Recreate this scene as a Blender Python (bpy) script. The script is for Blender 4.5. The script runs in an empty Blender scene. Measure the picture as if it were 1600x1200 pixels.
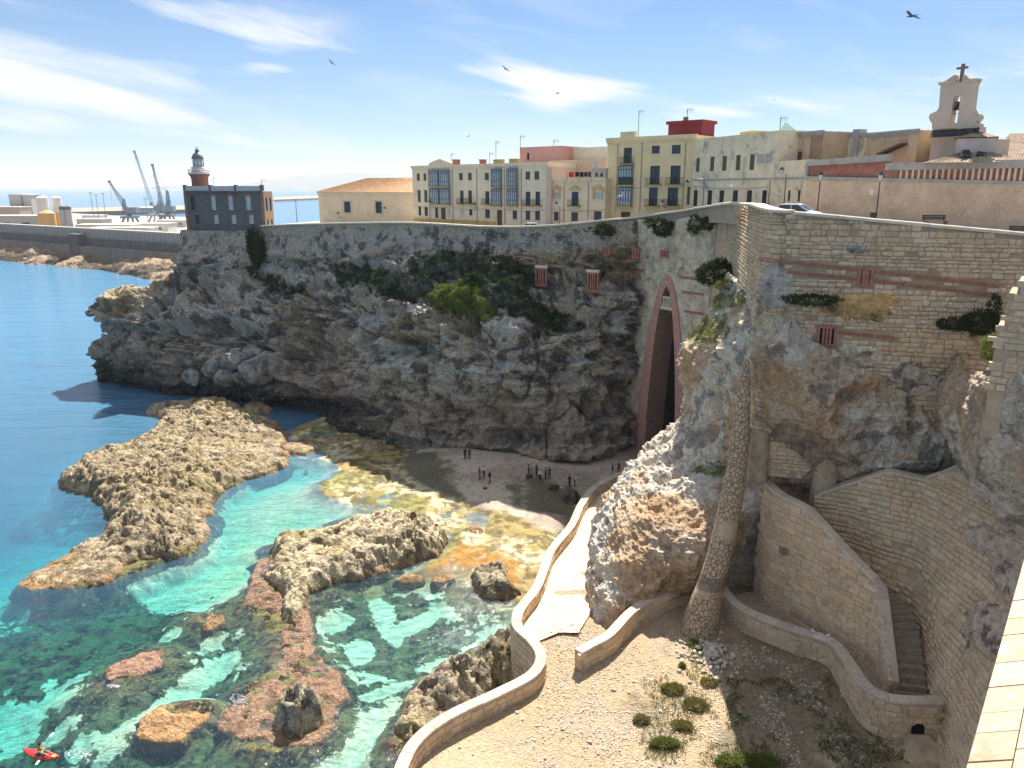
import bpy, bmesh, math, random
import numpy as np
from mathutils import Vector, Matrix
from math import radians, sin, cos, pi

random.seed(7)
rng = np.random.default_rng(7)
sc = bpy.context.scene
col = sc.collection

# ------------------------------------------------------------------ camera, world, sun, exposure
CAMZ = 40.0
PITCH = radians(14.4)
FPX = 1200.0
cam_d = bpy.data.cameras.new('camera')
cam = bpy.data.objects.new('camera', cam_d)
col.objects.link(cam)
cam.location = (0, 0, CAMZ)
cam.rotation_euler = (radians(90) - PITCH, 0, 0)
cam_d.sensor_width = 36
cam_d.lens = 36 * FPX / 1600
cam_d.clip_start = 0.5
cam_d.clip_end = 60000
sc.camera = cam

SUN_EL, SUN_AZ = radians(51), radians(12)      # azimuth from +Y towards +X
world = bpy.data.worlds.new('World')
sc.world = world
world.use_nodes = True
SKY_STRENGTH = 0.15
sun_d = bpy.data.lights.new('sun', 'SUN')
sun_d.energy = 4.5
sun_d.angle = radians(0.5)
sun_d.color = (1.0, 0.95, 0.86)
sun = bpy.data.objects.new('sun', sun_d)
col.objects.link(sun)
sdir = Vector((sin(SUN_AZ) * cos(SUN_EL), cos(SUN_AZ) * cos(SUN_EL), sin(SUN_EL)))
sun.rotation_euler = sdir.to_track_quat('Z', 'Y').to_euler()
sc.view_settings.view_transform = 'Standard'
sc.view_settings.look = 'None'
sc.view_settings.exposure = 1.3
sc.view_settings.gamma = 1
sc.view_settings.use_curve_mapping = False
sc.cycles.max_bounces = 6
sc.cycles.diffuse_bounces = 3
sc.cycles.glossy_bounces = 2
sc.cycles.transmission_bounces = 4
sc.cycles.volume_bounces = 0
sc.cycles.transparent_max_bounces = 10
sc.cycles.caustics_reflective = False
sc.cycles.caustics_refractive = False

def sky_world():
    nt = world.node_tree
    nt.nodes.clear()
    N = nt.nodes.new
    L = nt.links.new
    out = N('ShaderNodeOutputWorld')
    bg = N('ShaderNodeBackground')
    bg.inputs['Strength'].default_value = SKY_STRENGTH
    sky = N('ShaderNodeTexSky')
    sky.sky_type = 'NISHITA'
    sky.sun_disc = False
    sky.sun_elevation = SUN_EL
    sky.sun_rotation = SUN_AZ
    sky.air_density = 1.0
    sky.dust_density = 0.6
    sky.ozone_density = 1.6
    tc = N('ShaderNodeTexCoord')
    sep = N('ShaderNodeSeparateXYZ')
    L(tc.outputs['Generated'], sep.inputs[0])

    def M(op, a, b=None, c=None, clamp=False):
        n = N('ShaderNodeMath')
        n.operation = op
        n.use_clamp = clamp
        for i, v in enumerate((a, b, c)):
            if v is None:
                continue
            if isinstance(v, (int, float)):
                n.inputs[i].default_value = v
            else:
                L(v, n.inputs[i])
        return n.outputs[0]
    az = M('ARCTAN2', sep.outputs[0], sep.outputs[1])
    el = M('ARCSINE', sep.outputs[2])
    comb = N('ShaderNodeCombineXYZ')
    L(az, comb.inputs[0])
    L(M('MULTIPLY', el, 4.2), comb.inputs[1])
    # slanted streaks: the wisps drop a little towards the right
    L(M('ADD', M('MULTIPLY', el, 6.5), M('MULTIPLY', az, 1.1)), comb.inputs[1])
    n1 = N('ShaderNodeTexNoise')
    n1.inputs['Scale'].default_value = 3.2
    n1.inputs['Detail'].default_value = 8
    n1.inputs['Roughness'].default_value = 0.58
    n1.inputs['Distortion'].default_value = 0.7
    L(comb.outputs[0], n1.inputs['Vector'])
    n2 = N('ShaderNodeTexNoise')
    n2.inputs['Scale'].default_value = 11
    n2.inputs['Detail'].default_value = 7
    n2.inputs['Roughness'].default_value = 0.6
    L(comb.outputs[0], n2.inputs['Vector'])
    nz = M('ADD', M('MULTIPLY', n1.outputs[0], 0.62), M('MULTIPLY', n2.outputs[0], 0.38))

    def blob(px, py, wx, wy, amp, tilt=0.0):
        # px, py: where the cloud stands in the sky, turned into azimuth and elevation
        v = dirv(px, py).normalized()
        a0, e0 = math.atan2(v.x, v.y), math.asin(v.z)
        da = M('SUBTRACT', az, a0)
        de = M('SUBTRACT', M('SUBTRACT', el, e0), M('MULTIPLY', da, tilt))
        qa = M('MULTIPLY', da, FPX / wx)
        qe = M('MULTIPLY', de, FPX / wy)
        r2 = M('ADD', M('MULTIPLY', qa, qa), M('MULTIPLY', qe, qe))
        g = M('POWER', 2.718, M('MULTIPLY', r2, -1.0))
        return M('MULTIPLY', g, amp)
    blobs = [(60, 105, 230, 34, .13, -.12), (-250, 80, 300, 90, .15, 0), (260, 15, 330, 34, .16, -.12), (120, 140, 160, 14, .14, -.16), (420, 45, 100, 26, .26, -.2),
             (330, 110, 110, 16, .2, -.05), (210, 190, 300, 24, .24, -.16), (50, 195, 100, 12, .22, -.1),
             (840, 125, 130, 26, .42, -.18), (860, 165, 50, 24, .25, 0), (960, 135, 120, 16, .2, .05), (1120, 178, 95, 20, .33, .05),
             (560, 190, 100, 12, .2, -.1), (1250, 90, 260, 50, .1, -.1), (420, 105, 40, 8, .25, 0), (-700, 100, 400, 90, .25, 0), (2300, 60, 500, 80, .25, 0)]
    tot = None
    for b in blobs:
        g = blob(*b)
        tot = g if tot is None else M('ADD', tot, g)
    dens = M('MULTIPLY', M('SUBTRACT', M('ADD', nz, tot), 0.70), 3.4, clamp=True)
    wisp = M('MULTIPLY', M('SUBTRACT', n1.outputs[0], 0.48), 1.2, clamp=True)
    fill_veil = M('MULTIPLY', M('SUBTRACT', sep.outputs[2], 0.26), 1.6, clamp=True)    # cirrus added above the frame to brighten the shade
    dens = M('MINIMUM', M('ADD', M('ADD', dens, wisp), M('MULTIPLY', fill_veil, 0.65)), 0.95)
    upf = M('MULTIPLY', M('SUBTRACT', sep.outputs[2], -0.02), 14.0, clamp=True)
    dens = M('MULTIPLY', dens, upf)
    mix = N('ShaderNodeMix')
    mix.data_type = 'RGBA'
    # pale milky air near the horizon
    hz = M('POWER', 2.718, M('MULTIPLY', M('MAXIMUM', sep.outputs[2], 0.0), -7.5))
    mixh = N('ShaderNodeMix')
    mixh.data_type = 'RGBA'
    L(M('MULTIPLY', hz, 0.86), mixh.inputs[0])
    gain = N('ShaderNodeMix')
    gain.data_type = 'RGBA'
    gain.blend_type = 'MULTIPLY'
    gain.inputs[0].default_value = 1
    L(sky.outputs[0], gain.inputs[6])
    gain.inputs[7].default_value = (.07, .162, .275, 1)
    L(gain.outputs[2], mixh.inputs[6])
    mixh.inputs[7].default_value = (1.85, 2.5, 3.0, 1)
    L(dens, mix.inputs[0])
    L(mixh.outputs[2], mix.inputs[6])
    mix.inputs[7].default_value = (2.6, 2.68, 2.75, 1)
    L(mix.outputs[2], bg.inputs[0])
    L(bg.outputs[0], out.inputs[0])

# ------------------------------------------------------------------ pixel <-> world helpers
CP, SP = cos(PITCH), sin(PITCH)
def dirv(px, py):
    a, v = (px - 800) / FPX, (py - 600) / FPX
    return Vector((a, CP - v * SP, -(SP + v * CP)))
def K(px, py, Y):                     # the point of that sight line at depth Y
    d = dirv(px, py)
    return Vector((0, 0, CAMZ)) + d * (Y / d.y)
def PZ(px, py, z):                    # the point of that sight line at height z
    d = dirv(px, py)
    return Vector((0, 0, CAMZ)) + d * ((z - CAMZ) / d.z)
def proj(P):
    P = np.asarray(P, float)
    x, y, z = P[..., 0], P[..., 1], P[..., 2] - CAMZ
    dep = y * CP - z * SP
    dep = np.where(dep < 0.1, 0.1, dep)
    up = y * SP + z * CP
    return 800 + FPX * x / dep, 600 - FPX * up / dep, dep
sky_world()

# ------------------------------------------------------------------ numpy noise
def _h(ix, iy, iz, s):
    n = (ix * 374761393 + iy * 668265263 + iz * 2147483647 + s * 1274126177) & 0xffffffff
    n = ((n ^ (n >> 13)) * 1274126177) & 0xffffffff
    n = ((n ^ (n >> 16)) * 2246822519) & 0xffffffff
    return ((n ^ (n >> 15)) & 0xffff) / 32767.5 - 1.0
def vn(p, s=0):
    i = np.floor(p).astype(np.int64)
    f = p - i
    f = f * f * f * (f * (f * 6 - 15) + 10)
    r = 0
    for dx in (0, 1):
        wx = f[:, 0] if dx else 1 - f[:, 0]
        for dy in (0, 1):
            wy = f[:, 1] if dy else 1 - f[:, 1]
            for dz in (0, 1):
                wz = f[:, 2] if dz else 1 - f[:, 2]
                r = r + _h(i[:, 0] + dx, i[:, 1] + dy, i[:, 2] + dz, s) * wx * wy * wz
    return r
def fbm(p, sc_=1.0, o=5, s=0, g=0.5):
    p = np.asarray(p, float)
    if p.shape[1] == 2:
        p = np.c_[p, np.zeros(len(p))]
    r, a, t, f = 0, 1.0, 0, sc_
    for k in range(o):
        r = r + a * vn(p * f + 17.3 * k, s + k)
        t += a
        a *= g
        f *= 2.03
    return r / t
def ridged(p, sc_=1.0, o=5, s=0, g=0.5):
    r, a, t, f = 0, 1.0, 0, sc_
    for k in range(o):
        n = 1 - np.abs(vn(p * f + 31.7 * k, s + k))
        r = r + a * n * n
        t += a
        a *= g
        f *= 2.07
    return r / t
def sstep(a, b, x):
    t = np.clip((x - a) / (b - a), 0, 1)
    return t * t * (3 - 2 * t)

# ------------------------------------------------------------------ materials
MATS = {}
class NB:
    def __init__(s, name):
        s.m = bpy.data.materials.new(name)
        s.m.use_nodes = True
        s.nt = s.m.node_tree
        s.nt.nodes.clear()
        s.out = s.N('ShaderNodeOutputMaterial')
    def N(s, t, **kw):
        n = s.nt.nodes.new(t)
        for k, v in kw.items():
            setattr(n, k, v)
        return n
    def L(s, a, b):
        s.nt.links.new(a, b)
    def set(s, n, i, v):
        if isinstance(v, (int, float, tuple)):
            n.inputs[i].default_value = v
        else:
            s.L(v, n.inputs[i])
    def M(s, op, a, b=0.0, clamp=False):
        n = s.N('ShaderNodeMath', operation=op, use_clamp=clamp)
        s.set(n, 0, a)
        s.set(n, 1, b)
        return n.outputs[0]
    def noise(s, scale, detail=4, rough=0.55, vec=None, dist=0.0):
        n = s.N('ShaderNodeTexNoise')
        n.inputs['Scale'].default_value = scale
        n.inputs['Detail'].default_value = detail
        n.inputs['Roughness'].default_value = rough
        n.inputs['Distortion'].default_value = dist
        if vec is not None:
            s.L(vec, n.inputs['Vector'])
        return n.outputs[0]
    def ramp(s, f, a, b, lo=0.0, hi=1.0):
        n = s.N('ShaderNodeMapRange')
        s.set(n, 0, f)
        n.inputs[1].default_value = a
        n.inputs[2].default_value = b
        n.inputs[3].default_value = lo
        n.inputs[4].default_value = hi
        return n.outputs[0]
    def mix(s, f, a, b, mode='MIX'):
        n = s.N('ShaderNodeMix', data_type='RGBA', blend_type=mode)
        s.set(n, 0, f)
        for i, v in ((6, a), (7, b)):
            if isinstance(v, tuple):
                n.inputs[i].default_value = (*v, 1) if len(v) == 3 else v
            else:
                s.L(v, n.inputs[i])
        return n.outputs[2]
    def pos(s):
        return s.N('ShaderNodeNewGeometry').outputs['Position']
    def bump(s, h, strength, dist):
        n = s.N('ShaderNodeBump')
        n.inputs['Strength'].default_value = strength
        n.inputs['Distance'].default_value = dist
        s.L(h, n.inputs['Height'])
        return n.outputs[0]
    def pbsdf(s, color, rough=0.8, normal=None, spec=0.3, metallic=0.0):
        n = s.N('ShaderNodeBsdfPrincipled')
        if isinstance(color, tuple):
            n.inputs['Base Color'].default_value = (*color, 1)
        else:
            s.L(color, n.inputs['Base Color'])
        s.set(n, 'Roughness', rough)
        n.inputs['Specular IOR Level'].default_value = spec
        n.inputs['Metallic'].default_value = metallic
        if normal is not None:
            s.L(normal, n.inputs['Normal'])
        s.L(n.outputs[0], s.out.inputs[0])
        return s.m

def plain(name, c, rough=0.7, spec=0.3, metallic=0.0, var=0.18, scale=1.2, bump=0.0, dirt=None):
    """plain paint, plaster, metal: base colour with soft wear of its own"""
    if name in MATS:
        return MATS[name]
    b = NB(name)
    p = b.pos()
    n1 = b.noise(scale, 6, 0.6, p)
    n2 = b.noise(scale * 7, 4, 0.6, p)
    f = b.ramp(b.M('ADD', b.M('MULTIPLY', n1, 0.6), b.M('MULTIPLY', n2, 0.4)), 0.35, 0.65, 1 - var, 1 + var)
    v = b.N('ShaderNodeVectorMath', operation='SCALE')
    v.inputs[0].default_value = c
    b.L(f, v.inputs['Scale'])
    cc = v.outputs[0]
    if dirt:
        st = b.noise(scale * 0.9, 7, 0.7, p, 0.6)
        cc = b.mix(b.ramp(st, 0.52, 0.66, 0, dirt[3]), cc, dirt[:3])
    nm = b.bump(n2, 0.5, bump) if bump else None
    MATS[name] = b.pbsdf(cc, rough, nm, spec, metallic)
    return MATS[name]

def rock_mat(name, fine=2.2, bumpd=0.16, pit=(0.045, 0.04, 0.035), pits=0.75, hi=(0.55, 0.52, 0.47)):
    """natural rock: the large colours are vertex colours of the stone itself, plus grain and pits"""
    b = NB(name)
    p = b.pos()
    at = b.N('ShaderNodeAttribute', attribute_name='Col')
    n1 = b.noise(fine, 9, 0.68, p, 0.4)
    n2 = b.noise(fine * 4.5, 6, 0.7, p)
    vo = b.N('ShaderNodeTexVoronoi', feature='F1')
    vo.inputs['Scale'].default_value = fine * 1.7
    vo.inputs['Detail'].default_value = 2
    b.L(p, vo.inputs['Vector'])
    br = b.ramp(n1, 0.3, 0.7, 0.62, 1.35)
    v = b.N('ShaderNodeVectorMath', operation='SCALE')
    b.L(at.outputs['Color'], v.inputs[0])
    b.L(br, v.inputs['Scale'])
    c = b.mix(b.ramp(n2, 0.50, 0.62, 0, pits), v.outputs[0], pit)
    c = b.mix(b.ramp(b.noise(fine * 2.1, 5, 0.75, p), 0.54, 0.66, 0, 0.6), c, hi)
    h = b.M('ADD', b.M('MULTIPLY', n1, 1.0), b.M('ADD', b.M('MULTIPLY', n2, 0.35), b.M('MULTIPLY', vo.outputs['Distance'], 0.35)))
    MATS[name] = b.pbsdf(c, 0.92, b.bump(h, 1.0, bumpd * 1.6), 0.15)
    return MATS[name]

def masonry_mat(name, cols, scale=2.0, bumpd=0.02, stain=(0.20, 0.155, 0.11), st=0.4):
    """one stone: each piece has its own tone (random per object and per island)"""
    b = NB(name)
    p = b.pos()
    oi = b.N('ShaderNodeObjectInfo').outputs['Random']
    ri = b.N('ShaderNodeNewGeometry').outputs['Random Per Island']
    r = b.M('FRACT', b.M('ADD', oi, b.M('MULTIPLY', ri, 3.7)))
    cr = b.N('ShaderNodeValToRGB')
    cr.color_ramp.interpolation = 'LINEAR'
    el = cr.color_ramp.elements
    for i, c in enumerate(cols):
        e = el[i] if i < 2 else el.new(1)
        e.position = i / (len(cols) - 1)
        e.color = (*c, 1)
    b.L(r, cr.inputs[0])
    n1 = b.noise(scale * 3, 8, 0.65, p)
    n2 = b.noise(scale * 0.22, 6, 0.65, p, 0.5)
    br = b.ramp(n1, 0.3, 0.7, 0.78, 1.2)
    v = b.N('ShaderNodeVectorMath', operation='SCALE')
    b.L(cr.outputs[0], v.inputs[0])
    b.L(br, v.inputs['Scale'])
    c = b.mix(b.ramp(n2, 0.52, 0.68, 0, st), v.outputs[0], stain)
    n3 = b.noise(scale * 0.45, 7, 0.7, p, 0.8)
    c = b.mix(b.ramp(n3, 0.56, 0.66, 0, .45), c, (.70, .63, .52))
    n4 = b.noise(scale * 0.33, 8, 0.75, b.N('ShaderNodeTexCoord').outputs['Generated'] if False else p, 1.2)
    c = b.mix(b.ramp(n4, 0.60, 0.68, 0, .45), c, (.12, .10, .08))
    MATS[name] = b.pbsdf(c, 0.9, b.bump(n1, 0.8, bumpd), 0.15)
    return MATS[name]

# ------------------------------------------------------------------ object helpers
def link(o, parent=None):
    col.objects.link(o)
    if parent is not None:
        o.parent = parent
    return o
def tag(o, label=None, cat=None, group=None, kind=None):
    if label: o['label'] = label
    if cat: o['category'] = cat
    if group: o['group'] = group
    if kind: o['kind'] = kind
    return o
def empty(name, loc, label, cat, group=None):
    o = bpy.data.objects.new(name, None)
    o.location = loc
    o.empty_display_size = 0.2
    link(o)
    tag(o, label, cat, group)
    return o
def mesh_np(name, V, F, mat=None, smooth=False, colors=None, alpha=None):
    """V (n,3), F (m,k) numpy with one k"""
    me = bpy.data.meshes.new(name)
    V = np.asarray(V, np.float32)
    F = np.asarray(F, np.int32)
    me.vertices.add(len(V))
    me.vertices.foreach_set('co', V.ravel())
    k = F.shape[1]
    me.loops.add(F.size)
    me.loops.foreach_set('vertex_index', F.ravel())
    me.polygons.add(len(F))
    me.polygons.foreach_set('loop_start', np.arange(0, F.size, k, dtype=np.int32))
    if smooth:
        me.polygons.foreach_set('use_smooth', np.ones(len(F), dtype=bool))
    me.update(calc_edges=True)
    if colors is not None:
        a = me.color_attributes.new('Col', 'FLOAT_COLOR', 'POINT')
        c = np.ones((len(V), 4), np.float32)
        c[:, :3] = colors
        if alpha is not None: c[:, 3] = alpha
        a.data.foreach_set('color', c.ravel())
    if mat: me.materials.append(mat)
    return me
def obj(name, me, parent=None, loc=None):
    o = bpy.data.objects.new(name, me)
    if loc is not None: o.location = loc
    link(o, parent)
    return o

class MB:
    """collects boxes, bars, prisms and tubes; build() links them as ONE mesh"""
    def __init__(s):
        s.v, s.f = [], []
    def add(s, vs, fs):
        n = len(s.v)
        s.v += [tuple(v) for v in vs]
        s.f += [tuple(i + n for i in f) for f in fs]
    def hexa(s, p):        # eight corners, bottom four then top four
        s.add(p, [(0, 3, 2, 1), (4, 5, 6, 7), (0, 1, 5, 4), (1, 2, 6, 5), (2, 3, 7, 6), (3, 0, 4, 7)])
    def box(s, c, d, rz=0.0):
        hx, hy, hz = d[0] / 2, d[1] / 2, d[2] / 2
        ca, sa = cos(rz), sin(rz)
        P = []
        for z in (-hz, hz):
            for x, y in ((-hx, -hy), (hx, -hy), (hx, hy), (-hx, hy)):
                P.append((c[0] + x * ca - y * sa, c[1] + x * sa + y * ca, c[2] + z))
        s.hexa(P)
    def tube(s, pts, r, n=6, caps=True):
        pts = [Vector(p) for p in pts]
        rs = r if isinstance(r, (list, tuple)) else [r] * len(pts)
        base = len(s.v)
        up = None
        for i, p in enumerate(pts):
            t = (pts[min(i + 1, len(pts) - 1)] - pts[max(i - 1, 0)])
            t = t.normalized() if t.length > 1e-9 else Vector((0, 0, 1))
            if up is None:
                up = Vector((0, 1, 0)) if abs(t.y) < 0.9 else Vector((1, 0, 0))
            a = t.cross(up).normalized()
            b2 = a.cross(t).normalized()
            for k in range(n):
                an = 2 * pi * k / n
                s.v.append(tuple(p + (a * cos(an) + b2 * sin(an)) * rs[i]))
        for i in range(len(pts) - 1):
            for k in range(n):
                a0 = base + i * n + k
                a1 = base + i * n + (k + 1) % n
                s.f.append((a0, a1, a1 + n, a0 + n))
        if caps:
            s.f.append(tuple(base + k for k in range(n))[::-1])
            e = base + (len(pts) - 1) * n
            s.f.append(tuple(e + k for k in range(n)))
    def lathe(s, prof, c=(0, 0, 0), n=16):
        base = len(s.v)
        for r, z in prof:
            for k in range(n):
                a = 2 * pi * k / n
                s.v.append((c[0] + r * cos(a), c[1] + r * sin(a), c[2] + z))
        for i in range(len(prof) - 1):
            for k in range(n):
                a0 = base + i * n + k
                a1 = base + i * n + (k + 1) % n
                s.f.append((a0, a1, a1 + n, a0 + n))
        s.f.append(tuple(base + k for k in range(n))[::-1])
        e = base + (len(prof) - 1) * n
        s.f.append(tuple(e + k for k in range(n)))
    def build(s, name, mat, parent=None, smooth=False):
        me = bpy.data.meshes.new(name)
        off = Vector((0, 0, 0))
        if parent is not None:
            off = world_loc(parent)
        me.from_pydata([(v[0] - off.x, v[1] - off.y, v[2] - off.z) for v in s.v], [], s.f)
        if smooth:
            me.polygons.foreach_set('use_smooth', [True] * len(me.polygons))
        me.materials.append(mat)
        me.update()
        return obj(name, me, parent)
def world_loc(o):
    v = Vector((0, 0, 0))
    while o is not None:
        v += o.location
        o = o.parent
    return v

def catmull(P, n):
    """P (k,d) -> (n,d) smooth through the points, uniform in index"""
    P = np.asarray(P, float)
    k = len(P)
    t = np.linspace(0, k - 1, n)
    i = np.clip(np.floor(t).astype(int), 0, k - 2)
    f = (t - i)[:, None]
    g = lambda j: P[np.clip(j, 0, k - 1)]
    p0, p1, p2, p3 = g(i - 1), g(i), g(i + 1), g(i + 2)
    return 0.5 * ((2 * p1) + (-p0 + p2) * f + (2 * p0 - 5 * p1 + 4 * p2 - p3) * f ** 2 + (-p0 + 3 * p1 - 3 * p2 + p3) * f ** 3)
def resample(P, step):
    """polyline (k,d) -> points at even arc length"""
    P = np.asarray(P, float)
    d = np.r_[0, np.cumsum(np.linalg.norm(np.diff(P[:, :3], axis=0), axis=1))]
    n = max(2, int(round(d[-1] / step)) + 1)
    s = np.linspace(0, d[-1], n)
    return np.stack([np.interp(s, d, P[:, j]) for j in range(P.shape[1])], 1)
def grid_faces(nu, nv):
    i = np.arange((nv - 1) * nu).reshape(nv - 1, nu)[:, :-1].ravel()
    return np.stack([i, i + nu, i + nu + 1, i + 1], 1)
def grid_normals(G):
    du = np.gradient(G, axis=1)
    dv = np.gradient(G, axis=0)
    n = np.cross(dv, du)
    return n / (np.linalg.norm(n, axis=2, keepdims=True) + 1e-9)
def sdf(poly, P):
    """signed distance of points P (n,2) to a closed polygon, positive inside"""
    poly = np.asarray(poly, float)
    n = len(poly)
    d = np.full(len(P), 1e9)
    ins = np.zeros(len(P), bool)
    for i in range(n):
        a, b = poly[i], poly[(i + 1) % n]
        e = b - a
        w = P - a
        t = np.clip((w @ e) / (e @ e + 1e-12), 0, 1)
        q = w - t[:, None] * e
        d = np.minimum(d, (q * q).sum(1))
        c = ((a[1] > P[:, 1]) != (b[1] > P[:, 1])) & (P[:, 0] < (b[0] - a[0]) * (P[:, 1] - a[1]) / (b[1] - a[1] + 1e-12) + a[0])
        ins ^= c
    d = np.sqrt(d)
    return np.where(ins, d, -d)
def ppoly(pts, z=0.0, smooth=4):
    P = np.array([PZ(x, y, z)[:2] for x, y in pts])
    if smooth:
        Q = np.vstack([P[-1:], P, P[:1], P[1:2]])
        C = catmull(Q, (len(Q) - 1) * smooth + 1)
        P = C[smooth:-smooth - 1]
    return P

# ------------------------------------------------------------------ palette
M_CLIFF = rock_mat('cliff_rock', 1.15, 0.30, (0.03, 0.031, 0.034), 0.85, (.56, .54, .50))
M_FORT = rock_mat('fort_rock', 1.7, 0.16, (0.14, 0.105, 0.08), 0.6, (.66, .60, .52))
M_REEF = rock_mat('reef_rock', 1.5, 0.20, (0.075, 0.055, 0.035), 0.85, (.58, .47, .33))
M_STONE = masonry_mat('ashlar', [(0.60, 0.43, 0.275), (0.66, 0.50, 0.335), (0.53, 0.39, 0.26), (0.68, 0.54, 0.38), (0.58, 0.405, 0.25), (0.46, 0.35, 0.25)])
M_STONE2 = masonry_mat('stair_stone', [(0.61, 0.43, 0.27), (0.66, 0.48, 0.31), (0.55, 0.395, 0.255), (0.68, 0.52, 0.35), (0.58, 0.40, 0.245)], st=0.3)
M_COPE = masonry_mat('coping', [(0.52, 0.42, 0.33), (0.60, 0.50, 0.39), (0.46, 0.37, 0.30), (0.62, 0.53, 0.43)], stain=(0.25, 0.2, 0.17), st=0.4)
M_NEAR = masonry_mat('near_block', [(.46, .36, .25), (.52, .41, .29), (.42, .33, .23), (.55, .44, .31)], st=.4)
M_MORTAR = plain('mortar', (0.36, 0.27, 0.17), 0.95, var=0.3, bump=0.02)
M_MORTAR_L = plain('pale_mortar', (0.46, 0.34, 0.22), 0.95, var=0.25, bump=0.02)
M_PALE = plain('pale_coping', (0.66, 0.58, 0.46), 0.9, var=0.15, bump=0.01, dirt=(0.34, 0.30, 0.25, 0.5))
M_BRICK = plain('brick_red', (0.37, 0.15, 0.11), 0.9, var=0.35, scale=3, bump=0.03, dirt=(0.46, 0.33, 0.25, 0.75))
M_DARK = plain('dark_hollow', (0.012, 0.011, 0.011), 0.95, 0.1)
M_IRON = plain('black_iron', (0.015, 0.015, 0.017), 0.5, 0.5)

# ------------------------------------------------------------------ relief sheets (cliffs)
def relief(rows, nu, nv, wraps=None):
    """control rows of world points -> (nv,nu,3) smooth sheet"""
    R = []
    for r in rows:
        R.append(catmull([tuple(p) for p in r], nu))
    R = np.array(R)
    G = catmull(R.reshape(len(rows), -1), nv).reshape(nv, nu, 3)
    return G

def even_rows(rows, nu, nv):
    G = relief(rows, nu * 2, nv * 2)
    # even spacing along v, then along u
    def re_axis(G, n):
        d = np.linalg.norm(np.diff(G, axis=0), axis=2).mean(1)
        s = np.r_[0, np.cumsum(d)]
        t = np.linspace(0, s[-1], n)
        idx = np.interp(t, s, np.arange(len(s)))
        i = np.clip(idx.astype(int), 0, len(s) - 2)
        f = (idx - i)[:, None, None]
        return G[i] * (1 - f) + G[i + 1] * f
    G = re_axis(G, nv)
    G = re_axis(G.transpose(1, 0, 2), nu).transpose(1, 0, 2)
    return G

def tint(*c):
    return np.array(c)
def lerp(a, b, t):
    return a * (1 - t[:, None]) + b * t[:, None]

# main sea cliff: from the headland under the lighthouse to the great arch
WALL = [(287, 357, 165), (410, 357, 160), (520, 350, 147), (640, 349, 135), (760, 355, 126), (850, 354, 119), (950, 345, 113.6), (1000, 340, 113.2)]
Rw = [K(px, py + 3, Y) for px, py, Y in WALL]
rows = [Rw,
    [K(283, 402, 164.5), K(400, 400, 158.5), K(520, 397, 145), K(640, 396, 133), K(760, 398, 124.5), K(850, 400, 118), K(950, 400, 112.6), K(1000, 400, 112.8)],
    [K(275, 432, 163), K(400, 428, 157), K(520, 430, 142), K(640, 426, 129), K(760, 428, 121), K(850, 430, 117), K(950, 432, 112), K(1000, 432, 112.8)],
    [K(205, 456, 160), K(330, 462, 154), K(500, 470, 138), K(640, 470, 123), K(760, 470, 115.5), K(850, 480, 112), K(950, 482, 109.5), K(1000, 482, 113)],
    [K(143, 482, 158), K(290, 498, 150), K(480, 515, 137), K(640, 520, 119), K(760, 525, 110.5), K(850, 525, 108.5), K(945, 525, 108.6), K(1000, 525, 113)],
    [K(172, 524, 157), K(290, 548, 147), K(470, 560, 135), K(620, 575, 120), K(760, 585, 108.5), K(850, 590, 106.8), K(945, 590, 108), K(1000, 590, 113.3)],
    [K(142, 552, 156), K(280, 585, 146.5), K(460, 605, 134), K(600, 625, 120), K(730, 640, 111), K(840, 640, 106.2), K(945, 640, 108.4), K(1000, 640, 113.4)],
    [PZ(158, 596, 0), PZ(280, 612, 0), PZ(460, 640, .3), PZ(600, 690, .6), PZ(720, 700, 1.2), PZ(840, 724, 1.4), PZ(950, 716, 1.6), K(1000, 705, 113)],
    [PZ(160, 604, -2.5), PZ(280, 620, -2.5), PZ(460, 650, -2), PZ(600, 706, -2), PZ(720, 722, -2), PZ(840, 745, -2), PZ(950, 738, -2), PZ(1000, 735, -2)]]
wrapd = [(2, 20), (2, 20), (4, 22), (6, 26), (6, 28), (5, 28), (5, 28), (6, 28), (6, 28)]
rows = [[r[0] + Vector((w[0] + 6, w[1], 0)), r[0] + Vector((w[0] * .4, w[1] * .35, 0))] + r for r, w in zip(rows, wrapd)]
NU, NV = 900, 300
G = even_rows(rows, NU, NV)
Nn = grid_normals(G)
P = G.reshape(-1, 3)
Nf = Nn.reshape(-1, 3)
if Nf[:, 1].mean() > 0: Nf = -Nf
px, py, dep = proj(P)
cliff_top = np.interp(px, [w[0] for w in WALL], [w[1] for w in WALL])
wallness = sstep(60, 34, py - cliff_top) * sstep(-3, 1, P[:, 2] - 24)
big = fbm(P * [1, 1, .8], 0.075, 4, 3)
mid = ridged(P * [1, 1, 1.1], 0.22, 6, 9, .55) - 0.5
strata = fbm(np.c_[P[:, 0] * .12, P[:, 1] * .12, P[:, 2] * 0.9 + 2.0 * fbm(P, .05, 2, 5)], 1.0, 4, 21)
fine = ridged(P, 0.9, 5, 33, .6) - 0.5
col_n = fbm(np.c_[P[:, 0] * 1.2, P[:, 1] * 1.2, P[:, 2] * .25], .35, 4, 70)
caves = sstep(.22, .5, fbm(P * [1, 1, 1.3], 0.16, 3, 51))
low = sstep(20, 8, P[:, 2])
cave_l = np.maximum.reduce([sstep(0, .6, 1 - np.hypot((px - 330) / 120, (py - 520) / 26)), sstep(0, .6, 1 - np.hypot((px - 480) / 60, (py - 560) / 45)), .8 * sstep(0, .6, 1 - np.hypot((px - 640) / 50, (py - 545) / 26)), .9 * sstep(0, .6, 1 - np.hypot((px - 775) / 26, (py - 685) / 18)), .8 * sstep(0, .5, 1 - np.hypot((px - 500) / 130, (py - 640) / 20))])
amp = (1 - wallness)
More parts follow.
